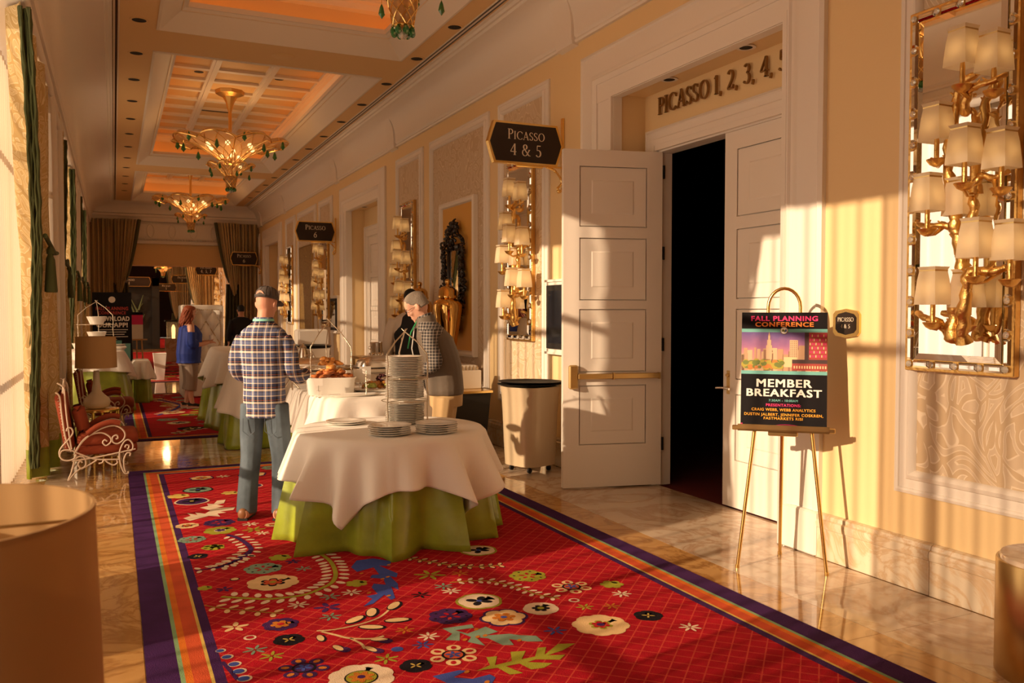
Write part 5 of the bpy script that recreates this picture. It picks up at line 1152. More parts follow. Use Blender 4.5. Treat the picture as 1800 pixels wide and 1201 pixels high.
# ================================================================ CHANDELIERS
def chandelier(loc, lab):
    t = thing('chandelier', lab, 'chandelier', loc, 0, 'gilded mesh chandeliers')
    NL = 8; n = NL*12
    def bell(z0, z1, r0, r1, curl, seg=16):
        rings = []
        for k in range(seg+1):
            f = k/seg; ring = []
            for j in range(n):
                a = 2*pi*j/n; lob = abs(sin(NL*a/2)); 
                r = r0+(r1-r0)*(f**1.25); z = z0+(z1-z0)*(f**.9)
                r *= 1+.16*f*(lob-.35); z += curl*f**3*(lob-.55)
                if f > .86: z -= curl*1.6*((f-.86)/.14)**2*(.5+.5*lob)*.6
                ring.append((r*cos(a), r*sin(a), z))
            rings.append(ring)
        return rings
    for nm, (z0, z1, r0, r1, cu) in (('upper_bell', (.42, .92, .15, .95, .16)), ('lower_bell', (.16, .46, .09, .40, .09))):
        R_ = bell(z0, z1, r0, r1, cu); b = MB(); b.loft(R_, cap=False); b.build(nm, chshade, t, smooth=80)
        b = MB(); w = .0085 if nm == 'upper_bell' else .006
        for l in range(NL):    # ribs between lobes and looped rims
            j = l*12; b.tube([R_[k][j] for k in range(len(R_))], w*1.3, 5)
            b.tube([R_[-1][(j+i) % n] for i in range(13)], w*1.5, 5)
        b.build(nm.replace('bell','rib_cage'), gold, t, smooth=60)
        b = MB()
        for j0 in range(0, n, 6):
            for s in (1, -1): b.tube([Vector(R_[k][(j0+s*k) % n]) for k in range(0, len(R_), 1)], w*.95, 4)
        b.build(nm.replace('bell','lattice'), goldl, t, smooth=60)
        rr_ = r1; nd = 12 if nm == 'upper_bell' else 8
        for k in range(nd):
            a = 2*pi*(k+.25)/nd; x, y = rr_*(1.0 if k % 2 else .86)*cos(a), rr_*(1. if k % 2 else .86)*sin(a); zz = z1-.02-(.0 if k % 2 else .12)
            b = MB(); b.tube([(x,y,zz),(x,y,zz-.05)], .003, 4, 1); b.lathe([(.004,zz-.05),(.022,zz-.085),(.042,zz-.165),(.018,zz-.19),(.003,zz-.215)] if nm == 'upper_bell' else [(.003,zz-.05),(.015,zz-.075),(.028,zz-.13),(.012,zz-.15),(.002,zz-.165)], 6, 0, c=(x,y,0)); b.build('crystal_drop', [crystal, gold], t, smooth=0)
    b = MB(); b.loft([[(r*cos(2*pi*j/24), r*sin(2*pi*j/24), z) for j in range(24)] for z, r in ((.0,.075),(.08,.085),(.16,.11),(.20,.12))], cap=False); b.build('lantern_glass', chshade, t, smooth=80)
    b = MB()
    for j in range(8):
        for s in (1,-1): b.tube([((.078+.04*(k/8))*cos(2*pi*j/8+s*k*.2), (.078+.04*(k/8))*sin(2*pi*j/8+s*k*.2), .20*k/8) for k in range(9)], .005, 4)
    b.lathe([(.078,-.01),(.09,0),(.078,.012)], 24, cap=False); b.lathe([(.115,.19),(.128,.20),(.115,.215)], 24, cap=False); b.build('lantern_lattice', gold, t, smooth=60)
    for k in range(8): b = MB(); a = 2*pi*k/8; b.ell((.075*cos(a),.075*sin(a),-.04), (.026,.026,.034), 7, 5); b.build('green_bead', crystal, t, smooth=0)
    b = MB(); b.ell((0,0,-.055), .04, 10, 8); b.build('clear_ball', clearc, t, smooth=0)
    b = MB(); b.tube([(0,0,-.02),(0,0,ZU-loc[2]-.2)], .030, 14); b.lathe([(.05,.36),(.10,.40),(.05,.46)], 20); b.build('stem', goldl, t, smooth=60)
    zc = ZU-.05-loc[2]; b = MB(); b.lathe([(.032,zc-.42),(.05,zc-.36),(.075,zc-.26),(.13,zc-.16),(.25,zc-.11),(.27,zc-.06),(.25,zc)], 8); b.build('canopy', goldl, t, smooth=20)
    for k in range(6): a = 2*pi*k/6+.3; b = MB(); b.ell((.42*cos(a),.42*sin(a),.74), .045, 8, 6); b.build('bulb', bulbm, t, smooth=80)
    for k in range(4): a = 2*pi*k/4; b = MB(); b.ell((.15*cos(a),.15*sin(a),.56), .035, 8, 6); b.build('bulb', bulbm, t, smooth=80)
    b = MB(); b.ell((0,0,.09), .03, 8, 6); b.build('bulb', bulbm, t, smooth=80); b = MB(); b.ell((.16,-.1,.37), .03, 8, 6); b.build('bulb', bulbm, t, smooth=80)
    return t
ch0 = chandelier((2.03, 6.32, 3.80), 'gilded mesh chandelier cropped by the top edge of the photo')
dup(ch0, (1.975, 16.42, 3.90), None, 'gilded mesh chandelier with green drops, the middle one of the corridor')
dup(ch0, (1.975, 25.3, 3.90), None, 'gilded mesh chandelier nearest the striped drapes')
dup(ch0, (1.7, 38.0, 3.45), None, 'gilded chandelier seen through the header opening, nearer one')
dup(ch0, (2.3, 47.0, 3.45), None, 'gilded chandelier seen through the header opening, farther one')
for (x,y,z) in ((2.03,6.32,4.75),(1.975,16.42,4.75),(1.975,25.3,4.75),(1.9,38,4.3),(2.3,47,4.3)): lamp('chandelier_light', 'POINT', (x,y,z), 45 if y < 30 else 330, (1.0,.55,.22), .12)

# ================================================================ LAMPS, TABLES, CHAIRS ON THE LEFT
def drum_lamp(loc, lab, r, h, zb, base=True, body=None, rt=None):
    t = thing('table_lamp', lab, 'lamp', loc, 0); rt = rt or r
    b = MB(); b.lathe([(r,zb),(rt,zb+h)], 60, cap=False); b.lathe([(r-.004,zb),(rt-.004,zb+h)], 60, cap=False)
    b.lathe([(r+.001,zb),(r+.001,zb+.008),(r-.005,zb+.008)], 60, cap=False); b.lathe([(rt+.001,zb+h-.008),(rt+.001,zb+h),(rt-.005,zb+h)], 60, cap=False)
    s = b.build('lamp_shade', shadeg, t, smooth=60)
    b = MB(); b.tube([(0,0,zb+h-.03),(0,0,zb)], .006, 8)
    for j in range(3): a = 2*pi*j/3; b.tube([(0,0,zb+h-.03),(rt*cos(a),rt*sin(a),zb+h-.03)], .003, 5)
    b.build('harp', brass, t)
    b = MB(); b.lathe(body, 40); b.build('ceramic_base', creamlamp, t, smooth=70)
    return t
FLX, FLY = -.02, 1.0
cb_ = lambda z, k: [(.001,z),(.09*k,z),(.14*k,z+.02),(.155*k,z+.07),(.14*k,z+.12),(.09*k,z+.16),(.055*k,z+.20),(.04*k,z+.30),(.035*k,z+.42),(.03*k,z+.44)]
# foreground lamp on its side table
t = thing('side_table', 'small gold side table carrying the foreground lamp, bottom left corner', 'table', (-.30,1.70,0), 0)
b = MB(); b.lathe([(.26,.50),(.27,.505),(.27,.53),(.26,.535)], 40); b.build('table_top', gold, t, smooth=50)
for j in range(4): a = pi/4+pi/2*j; b = MB(); b.tube([(.2*cos(a),.2*sin(a),0),(.2*cos(a),.2*sin(a),.5)], .012, 8); b.build('leg', gold, t)
drum_lamp((-.315,1.69,.536), 'large out-of-focus tan drum lampshade in the bottom left corner', .292, .42, .334, body=cb_(0,1.0), rt=.28)
# gold drum stool on the right edge
t = thing('drum_side_table', 'brass drum table with marble top cut by the right edge of the photo', 'table', (3.80,2.36,0), 0)
b = MB(); b.lathe([(.26,0),(.265,.006),(.265,.512),(.262,.518),(.252,.518),(.252,.49)], 64); b.build('brass_drum', brass, t, smooth=50)
b = MB(); b.lathe([(.001,.49),(.25,.49),(.25,.532),(.245,.538),(.001,.538)], 64); b.build('marble_top', marb, t, smooth=50)
# brass rod drum and cream lamp
t = thing('rod_drum_table', 'round brass rod table beneath the cream lamp between the two red chairs', 'table', (-.185,11.0,0), 0)
MB().lathe([(.22,.475),(.235,.48),(.235,.50),(.225,.506),(.001,.506)], 36).build('table_top', gold, t, smooth=50)
MB().lathe([(.235,.0),(.24,.01),(.235,.025),(.2,.025)], 36, cap=False).build('base_ring', gold, t, smooth=50)
for j in range(14): a = 2*pi*j/14; b = MB(); b.tube([(.215*cos(a),.215*sin(a),.01),(.215*cos(a),.215*sin(a),.48)], .012, 8); b.build('rod', gold, t)
drum_lamp((-.195,11.0,.507), 'cream ceramic table lamp with tan drum shade between the two red chairs', .222, .36, .475, body=cb_(0,.95), rt=.212)

def iron_chair(loc, rz, lab):
    t = thing('iron_armchair', lab, 'chair', loc, rz, 'terracotta and iron armchairs')
    ox = .15; Wc = .58
    b = MB(); b.box((-.36+ox,-Wc/2+.03,.25),(.19+ox,Wc/2-.03,.335), bev=.02); b.box((-.34+ox,-Wc/2+.035,.325),(.20+ox,Wc/2-.035,.455), bev=.035)
    b.build('seat_cushion', terra, t, smooth=50)
    b = MB(); T = Matrix.Translation((-.385+ox,0,.30)) @ Matrix.Rotation(radians(-9),4,'Y'); b.box((-.06,-Wc/2+.05,0),(.035,Wc/2-.05,.56), T=T, bev=.03); b.build('back_cushion', terra, t, smooth=50)
    b = MB(); T = Matrix.Translation((-.28+ox,0,.44)) @ Matrix.Rotation(radians(-14),4,'Y'); b.box((-.05,-.17,0),(.06,.17,.28), T=T, bev=.045); b.build('loose_cushion', terra, t, smooth=50)
    for s in (-1, 1):
        y = s*Wc/2; b = MB()
        for P in CHAIR:
            q = spl([(x+ox, y, max(z, .012)) for x, z in P], 5); b.tube(q, .0078, 7)
        b.build('scroll_side', iron, t, smooth=60)
        b = MB(); b.tube(spl([(-.25+ox,y,.46),(-.15+ox,y,.53),(-.04+ox,y,.56),(.04+ox,y,.545)],4), .028, 8); b.build('arm_pad', terra, t, smooth=60)
    b = MB()
    for k in range(9): z = .34+k*.055; xb = -.405-.055*(k/8)+ox-.03; b.tube([(xb,-Wc/2,z),(xb,Wc/2,z+.03)], .004, 5); b.tube([(xb,-Wc/2,z+.03),(xb,Wc/2,z)], .004, 5)
    b.tube(spl([(-.45+ox,-Wc/2,.86),(-.45+ox,-.15,.93),(-.45+ox,0,.96),(-.45+ox,.15,.93),(-.45+ox,Wc/2,.86)],5), .009, 7)
    for s in (-1,1): b.tube([(-.45+ox+.0, s*.07+s*.05*cos(u), .93+.045*sin(u)) for u in [k*.5 for k in range(12)]], .006, 6)
    b.build('back_grille', iron, t, smooth=60)
    b = MB()
    for x in (-.35, .02): b.tube([(x+ox,-Wc/2,.215),(x+ox,Wc/2,.215)], .007, 6)
    b.build('seat_rail', iron, t, smooth=60)
    return t
c0 = iron_chair((-.15, 9.39, 0), 0, 'terracotta armchair with cream iron scrollwork, in front of the cream lamp')
dup(c0, (-.12, 12.75, 0), 0, 'terracotta armchair with cream iron scrollwork, behind the cream lamp')

# ================================================================ BINS
def service_bin(loc, lab, m, r=.275, h=.90):
    t = thing('waste_bin', lab, 'bin', loc, .3, 'covered service bins'); b = MB()
    n = 40
    def ring(k, z, wv): return [(k*r*(abs(cos(u))**.55)*(1 if cos(u) > 0 else -1)*(1+wv*sin(7*u+z*3)), k*r*(abs(sin(u))**.55)*(1 if sin(u) > 0 else -1)*(1+wv*sin(5*u+1+z*4)), z) for u in [2*pi*i/n for i in range(n)]]
    b.loft([ring(.80,.07,.004), ring(.84,.3,.012), ring(.88,.6,.02), ring(.92,.8,.02), ring(.96,h-.03,.01)]); b.build('bag_cover', m, t, smooth=60)
    for j in range(4):
        a = pi/4+pi/2*j; b = MB(); b.tube([(.19*cos(a),.19*sin(a),.075),(.19*cos(a),.19*sin(a),.045)], .01, 6); b.lathe([(.001,-.011),(.026,-.011),(.026,.011),(.001,.011)], 12, T=Matrix.Translation((.19*cos(a),.19*sin(a),.027)) @ Matrix.Rotation(pi/2,4,'X')); b.build('caster', blackm, t)
    for i in range(2):
        b = MB(); b.lathe([(.001,0),(.24,.0),(.27,.012),(.30,.016),(.31,.024),(.30,.026),(.265,.022),(.235,.010),(.001,.010)], 44, sx=1.12, sy=.95)
        o = b.build('service_tray', blackm, smooth=50); o.location = (loc[0]+.01*i, loc[1], loc[2]+h-.03+.002+.024*i); o.rotation_euler = (0,radians(1.0*i),0)
        tag(o, 'black oval tray on top of the %s, %s of two' % ('waste bin by the door' if m is foil else 'white draped bin', 'lower' if i == 0 else 'upper'), 'tray', 'black service trays')
    return t
service_bin((3.86,7.84,0), 'waste bin in a shiny champagne bag, left of the open door leaf', foil)
service_bin((3.35,16.0,0), 'white draped service bin behind the croissants', linen, .29, .98)
o = MB(); o.box((-.28,-.2,0),(.28,.2,.30), bev=.03); o = o.build('linen_box', paper, smooth=30); o.location = (3.33,16.0,1.004); tag(o, 'white box standing on the tray of the white draped bin', 'box')
t = thing('waste_bin', 'tapered white waste bin standing alone in the corridor centre', 'bin', (.97,21.9,.0085), 0)
b = MB(); b.loft([[(-.12*k,-.12*k,z),(.12*k,-.12*k,z),(.12*k,.12*k,z),(-.12*k,.12*k,z)] for k, z in ((.75,0),(1.2,.62),(1.25,.63),(1.2,.64),(1.1,.62))]); b.build('tapered_body', white, t, smooth=0)

# ================================================================ BUFFET CONTENT
def dish(loc, prof, m, name, lab, cat, grp=None, n=32, **k):
    o = MB().lathe(prof, n, **k).build(name, m, smooth=50); o.location = loc; return tag(o, lab, cat, grp)
ZB = .80
# white rectangular trough with pastries
o = MB(); o.loft([[ (.25*kx*cx, .15*kx*cy, z) for cx, cy in [(abs(cos(u))**.35*(1 if cos(u) > 0 else -1), abs(sin(u))**.35*(1 if sin(u) > 0 else -1)) for u in [2*pi*i/40 for i in range(40)]]] for kx, z in ((.86,0),(.90,.01),(.96,.155),(1.0,.165),(1.0,.175),(.95,.17),(.93,.12),(.5,.11))])
o = o.build('serving_trough', china, smooth=40); o.location = (1.96, 8.52, ZB+.001); o.rotation_euler = (0,0,radians(-8)); tag(o, 'white rectangular trough heaped with pastries on the pastry buffet', 'dish')
def croissant(m, s=1.):
    b = MB(); n = 13; b.tube([(.05*sin(u), .045*(1-cos(u))-.02, 0) for u in [(-1.5+3.0*i/(n-1)) for i in range(n)]], [(.006+.021*sin(pi*i/(n-1))**.8)*(1+.10*(i % 2)) for i in range(n)], 9); return b
cr0 = None; pz = random.Random(11)
def heap(n, cx, cy, z, rx, ry, layers, lab, grp, kind='croissant', m=croiss, cat='pastry', s=1.):
    proto = None; cnt = 0
    for l in range(layers):
        k = 1-l*.36; nn = max(1, int(n*k))
        for j in range(nn):
            a = pz.uniform(0,2*pi); q = sqrt(pz.random())*.85*k; x, y = cx+rx*q*cos(a), cy+ry*q*sin(a)
            if proto is None:
                if kind == 'croissant': o = croissant(m).build('croissant', m, smooth=70)
                elif kind == 'bun': bb = MB(); bb.ell((0,0,.0), (.036,.034,.024), 12, 7); o = bb.build('bread_roll', m, smooth=80)
                elif kind == 'danish': bb = MB(); bb.lathe([(.001,-.012),(.036,-.012),(.042,0),(.034,.014),(.016,.010),(.001,.012)], 9); o = bb.build('danish_pastry', m, smooth=40)
                elif kind == 'grapes':
                    bb = MB()
                    for q_ in range(16): bb.ell((pz.uniform(-.03,.03),pz.uniform(-.03,.03),pz.uniform(-.012,.02)), .011, 7, 5)
                    o = bb.build('grape_bunch', m, smooth=80)
                else: bb = MB(); bb.lathe([(.001,-.02),(.03,-.012),(.036,.0),(.02,.02),(.001,.026)], 7); o = bb.build('fruit_piece', m, smooth=40)
                proto = o
            else: o = proto.copy(); COL.objects.link(o)
            o.location = (x, y, z+.022+l*.034+pz.uniform(0,.006)); o.rotation_euler = (pz.uniform(-.5,.5), pz.uniform(-.5,.5), pz.uniform(0,6)); o.scale = (s,s,s); tag(o, lab, cat, grp)
heap(20, 1.96, 8.52, ZB+.160, .23, .135, 2, 'dark glazed pastry piled in the white trough', 'pastries in the white trough', 'danish', pastry)
heap(5, 1.98, 8.52, ZB+.215, .12, .07, 2, 'golden roll on top of the pastry pile in the white trough', 'rolls on the pastry pile', 'bun', croiss)
twig_rack(2.0, 8.72, ZB, 1.56, (1.06,), 'silver twig stand with croissants on its tier, on the pastry buffet', .235, .62)
plate(2.0, 8.72, 1.064, 'wide white plate under the croissants on the twig stand', 'buffet plates', 1.15)
heap(9, 2.0, 8.72, 1.078, .135, .135, 2, 'golden croissant on the tier of the twig stand', 'croissants on the twig stand', s=.82)
# small card, branch ornament, platters, fruit
t = thing('label_card', 'small white food label card on a clip in front of the pastries', 'card', (1.78,8.35,ZB+.125), radians(-10)); b = MB(); b.box((-.04,-.002,.05),(.04,.002,.12)); b.build('card', paper, t, smooth=0); b = MB(); b.lathe([(.02,0),(.02,.004)],10); b.tube([(0,0,0),(0,0,.055)], .003, 5); b.build('clip', silver, t)
t.location = (1.79,8.28,ZB+.06); b = MB(); b.tube([(0,0,0),(0,0,-.058)], .003, 5); b.lathe([(.025,-.059),(.025,-.055)], 12); b.build('stem', silver, t)
for (x,y,z,lab) in ((2.28,8.62,ZB+.0,'white label card standing behind the pastry trough'),(2.45,9.0,ZB,'white label card near the fruit platter')):
    t = thing('label_card', lab, 'card', (x,y,z), radians(-12)); b = MB(); b.box((-.06,-.002,.10),(.06,.002,.24)); b.build('card', paper, t, smooth=0); b = MB(); b.lathe([(.03,0),(.03,.004)],10); b.tube([(0,0,0),(0,0,.11)], .003, 5); b.build('stem', silver, t)
t = thing('twig_ornament', 'small silver twig card holder in front of the white platter', 'ornament', (2.24,8.20,ZB), 0); b = MB(); b.lathe([(.05,0),(.05,.006),(.01,.012)],16); b.tube([(0,0,0),(.004,0,.08),(-.003,0,.16),(.002,0,.25)], [.007,.006,.005,.003], 7)
for k in range(6): b.tube([(0,0,.07+k*.028),(.022*(1 if k % 2 else -1),-.005,.09+k*.028)], [.004,.0015], 5)
b.build('twig', twig, t)
o = MB(); o.lathe([(.001,.004),(.20,.004),(.26,.02),(.27,.026),(.26,.028),(.2,.012),(.001,.012)], 44, sx=1., sy=.42); o = o.build('oval_platter', china, smooth=50); o.location = (2.12,8.20,ZB); tag(o, 'empty white oval platter at the front of the pastry buffet', 'platter')
o = MB(); o.lathe([(.001,.004),(.20,.004),(.24,.03),(.25,.034),(.24,.036),(.2,.012),(.001,.012)], 40, sx=1.2, sy=.8); o = o.build('fruit_platter', china, smooth=50); o.location = (2.50,8.62,ZB); tag(o, 'white platter holding mixed fruit beside the twig ornament', 'platter')
heap(16, 2.50, 8.62, ZB+.03, .23, .15, 2, 'cut fruit piece on the fruit platter', 'fruit pieces on the platter', 'fruit', fruit, 'fruit'); heap(7, 2.42, 8.56, ZB+.05, .2, .12, 1, 'green melon piece on the fruit platter', 'melon pieces on the platter', 'fruit', melon, 'fruit'); heap(9, 2.56, 8.66, ZB+.09, .12, .09, 2, 'dark grape bunch heaped on the fruit platter', 'grape bunches on the platter', 'grapes', grape, 'fruit')
# chafing dishes
def chafer(loc, rz, lab, s=1.):
    t = thing('chafing_dish', lab, 'food warmer', loc, rz, 'silver food warmers')
    b = MB(); b.box((-.26*s,-.17*s,.13),(.26*s,.17*s,.20), bev=.02); b.build('water_pan', silver, t, smooth=40)
    b = MB(); b.loft([[(.25*s*kx*cx, .16*s*kx*cy, .20+z) for cx, cy in [(abs(cos(u))**.4*(1 if cos(u) > 0 else -1), abs(sin(u))**.4*(1 if sin(u) > 0 else -1)) for u in [2*pi*i/32 for i in range(32)]]] for kx, z in ((1,0),(.97,.05),(.82,.10),(.5,.125),(.1,.13))]); b.tube([(-.06,0,.325),(-.04,0,.355),(.04,0,.355),(.06,0,.325)], .007, 6); b.build('lid', silver, t, smooth=60)
    for sx in (-1,1):
        b = MB(); b.tube([(sx*.24*s,-.15*s,0),(sx*.2*s,-.0,.14),(sx*.24*s,.15*s,0)], .008, 6); b.tube([(sx*.16*s,-.16*s,0),(sx*.26*s,.0,.15),(sx*.16*s,.16*s,0)], .008, 6); b.build('twig_foot', twig, t)
    return t
chafer((1.93,9.35,ZB+.001), .1, 'silver food warmer with closed lid by the right hand of the man in plaid')
chafer((2.72,9.5,ZB+.001), .1, 'silver food warmer behind the croissant stand', .9)
t = thing('coffee_pot', 'silver coffee pot beside the right shoulder of the man in plaid', 'pot', (2.15,10.85,.901), 0); b = MB(); b.lathe([(.06,0),(.075,.01),(.08,.10),(.06,.22),(.045,.27),(.05,.28),(.02,.31),(.01,.33)], 20); b.build('pot_body', silver, t); b = MB(); b.tube(spl([(.07,0,.06),(.13,0,.12),(.12,0,.22),(.05,0,.25)],4), .007, 6); b.build('handle', silver, t); b = MB(); b.tube([(-.07,0,.12),(-.12,0,.22),(-.14,0,.25)], [.014,.01,.007], 7); b.build('spout', silver, t)
for i,(x,y) in enumerate(((1.62,10.55),(1.60,10.52))): plate(x, y, .90+i*.013, 'white plate by the left elbow of the man in plaid, %s of two' % ('lower' if i == 0 else 'upper'), 'plates on the middle buffet', .9)
chafer((1.85,12.6,1.081), .0, 'silver food warmer on the tall buffet before the woman in blue', .8)
# tiered bowls on the far left high table
twig_rack(-.26, 15.65, 1.001, 1.82, (1.17, 1.42), 'silver twig stand with white bowls on the far left high table', .30, .70)
bp = [(.001,.0),(.10,.0),(.15,.12),(.155,.125),(.15,.128),(.10,.02),(.001,.015)]
dish((-.26,15.65,1.424), bp, china, 'serving_bowl', 'white bowl on the upper tier of the far left stand', 'bowl'); dish((-.26,15.65,1.174), bp, china, 'serving_bowl', 'white bowl on the lower tier of the far left stand', 'bowl')
dish((.04,15.35,1.001), [(.001,0),(.10,0),(.15,.05),(.145,.055),(.09,.01),(.001,.01)], china, 'shallow_bowl', 'shallow white bowl at the right corner of the far left high table', 'bowl')
dish((-.46,15.2,1.001), bp, china, 'serving_bowl', 'deep white bowl nearest the wall on the far left high table', 'bowl')
dish((-.38,15.05,1.001), [(.001,0),(.08,0),(.11,.07),(.105,.075),(.001,.02)], china, 'shallow_bowl', 'small white bowl above the cream lamp shade', 'bowl')
o = MB().ell((0,0,0), (.06,.06,.04), 12, 8).build('bread_roll', croiss, smooth=80); o.location = (-.38,15.05,1.08); tag(o, 'golden roll in the small white bowl above the lamp shade', 'bread')
for i in range(6): plate(.06, 15.85, 1.001+i*.012, 'white plate stacked at the back of the far left high table, %s' % ('bottom one' if i == 0 else ORD[5-i].replace('nearest','topmost')), 'plates on the far left table', .8)
# bar cart with ice buckets
t = thing('serving_cart', 'brass two-shelf serving cart behind the pastry buffet', 'cart', (3.79,12.5,0), radians(0))
b = MB(); b.box((-.55,-.25,.93),(.55,.25,.965), bev=.004); b.build('top_shelf', brass, t, smooth=0); b = MB(); b.box((-.75,-.28,.78),(.45,.22,.81), bev=.004); b.build('side_shelf', brass, t, smooth=0)
b = MB(); b.box((-.5,-.23,.45),(.5,.23,.47)); b.build('lower_shelf', gold, t, smooth=0)
for sx in (-.52,.49):
    for sy in (-.24,.21): b = MB(); b.box((sx,sy,0),(sx+.035,sy+.035,.93)); b.build('leg', brass, t, smooth=0)
for i, (x, nm) in enumerate(((3.60,'left'),(3.90,'right'))):
    k = thing('ice_bucket', 'polished steel ice bucket on the serving cart, %s one' % nm, 'bucket', (x,12.48,.966), 0, 'ice buckets on the cart'); b = MB(); b.lathe([(.10,0),(.115,.01),(.125,.20),(.13,.205),(.12,.205),(.11,.02),(.001,.02)], 24); b.build('bucket_body', silver, k)
    for s in (-1,1): b = MB(); b.tube([(s*.12,0,.15),(s*.15,0,.14),(s*.15,0,.11),(s*.118,0,.10)], .006, 6); b.build('handle', silver, k)
for i in range(7): dish((3.42+.05*i, 12.31+.02*(i % 2), .966), [(.001,0),(.018,.002),(.022,.02),(.018,.045),(.012,.05),(.001,.06)], silver, 'shaker', 'small silver shaker in the row before the ice buckets', 'shaker', 'shakers on the cart', 10)
for i in range(3): dish((3.13+.11*i, 12.40, .811), [(.001,0),(.055,0),(.06,.03),(.055,.032),(.001,.008)], china, 'saucer_bowl', 'small white dish on the side shelf of the serving cart', 'dish', 'dishes on the cart shelf', 16)

# ================================================================ FAR THINGS
t = thing('banquette_booth', 'white high-backed tufted booth seat behind the woman in blue', 'booth', (1.52,17.4,.0085), 0)
b = MB(); b.box((-.37,-.35,0),(-.25,.60,1.75), bev=.02); b.build('side_wing', booth, t, smooth=30)
b = MB(); b.box((-.26,-.05,0),(.40,.12,1.75), bev=.02); b.box((-.26,-.35,0),(-.19,-.04,1.72)); b.build('frame', booth, t, smooth=30)
b = MB(); nx, nz = 26, 60; vs = []
for k in range(nz+1):
    for i in range(nx+1):
        x = -.17+.50*i/nx; z = .15+1.50*k/nz; u, v = (x+.17)/.25, (z-.15)/.43; q = abs(sin(pi*(u+v)))*abs(sin(pi*(u-v))); vs.append((x, -.05-.085*q**.55, z))
b.add(vs, [(k*(nx+1)+i,k*(nx+1)+i+1,(k+1)*(nx+1)+i+1,(k+1)*(nx+1)+i) for k in range(nz) for i in range(nx)]); b.build('tufted_panel', booth, t, smooth=60)
b = MB()
for (x0,z0,x1,z1) in ((-.18,.14,-.18,1.66),(.34,.14,.34,1.66),(-.18,1.66,.34,1.66)):
    n = int(hypot(x1-x0,z1-z0)/.035)
    for i in range(n): b.ell((x0+(x1-x0)*i/n,-.053,z0+(z1-z0)*i/n), .010, 6, 4)

for (x0,z0,x1,z1) in ((-.17,.15+.43*0,.08,.15+.43),(.08,.15+.43,.33,.15+.86),(-.17,.58+.43,.08,.58+.86),(-.17,1.01,.08,.58),(.08,.58,.33,.15),(.08,1.44,.33,1.01),(-.17,.58,-.17,.58)):
    if (x0,z0) != (x1,z1): b.tube([(x0,-.062,z0),(x1,-.062,z1)], .008, 6)
b.build('nail_trim', brass, t, smooth=60)
b = MB(); b.box((-.24,-.62,0),(.36,-.06,.45), bev=.03) if False else b.box((-.20,-.34,0),(.36,-.06,.44), bev=.03); b.build('seat', booth, t, smooth=40)
# download banner
t = thing('download_banner', 'large black standing banner reading DOWNLOAD OUR APP', 'banner', (-.03,18.0,0), 0)
b = MB(); b.box((-.34,0,.02),(.34,.02,2.0)); b.build('banner_sheet', pb_, t, smooth=0); b = MB(); b.box((-.38,-.08,0),(.38,.10,.03)); b.build('foot', blackm, t, smooth=0)
dred = mat('print_dull_red', (.45,.04,.03), .5); dwh = mat('print_dull_white', (.85,.78,.70), .5)
sans_text('FALL PLANNING', .09, 0, 1.66, dred, t, y=-.002, bold=.03, width=.56); sans_text('CONFERENCE', .08, 0, 1.58, dred, t, y=-.002, bold=.03, width=.48)
sans_text('DOWNLOAD', .12, 0, 1.455, dwh, t, y=-.002, bold=.04, width=.60); sans_text('OUR APP!', .12, 0, 1.335, dwh, t, y=-.002, bold=.04, width=.54)
b = MB(); [b.box((-.25+.02*(i % 2),-.003,1.28-.045*i),(.27-.03*(i % 3),-.001,1.292-.045*i)) for i in range(4)]; b.lathe([(.001,.0),(.06,0)], 20, T=Matrix.Translation((0,-.003,1.86)) @ Matrix.Rotation(pi/2,4,'X'), cap=False); b.build('fine_print', dwh, t, smooth=0)['kind'] = 'stuff'
b = MB(); b.box((-.02,-.006,.72),(.16,-.001,1.08)); b.box((.18,-.006,.70),(.31,-.001,1.02)); b.build('phone_picture', P_['teal'], t, smooth=0)
# far easel
t = thing('far_easel', 'small wooden easel with a pink and white poster far down the corridor', 'easel', (.43,19.5,0), 0)
for x in (-.16,.14): b = MB(); b.tube([(x,-.05,0),(x*.45,.1,1.6)], .018, 6); b.build('leg', mat('pale_wood', (.55,.33,.16), .5) if 'pale_wood' not in MATS else MATS['pale_wood'], t)
b = MB(); b.tube([(0,.45,0),(0,.12,1.6)], .016, 6); b.build('leg', MATS['pale_wood'], t); b = MB(); b.box((-.2,.0,1.03),(.2,.06,1.06)); b.build('ledge', MATS['pale_wood'], t, smooth=0)
o = MB(); o.box((-.12,-.0,0),(.12,.01,.56)); o.box((-.12,-.003,.30),(.12,-.0005,.50),1); o.box((-.12,-.003,.50),(.12,-.0005,.56),2); o = o.build('small_poster', [paper, P_['pink'], pb_], smooth=0); o.location = (.43,19.52,1.061); tag(o, 'small poster with a pink band on the far wooden easel', 'poster')
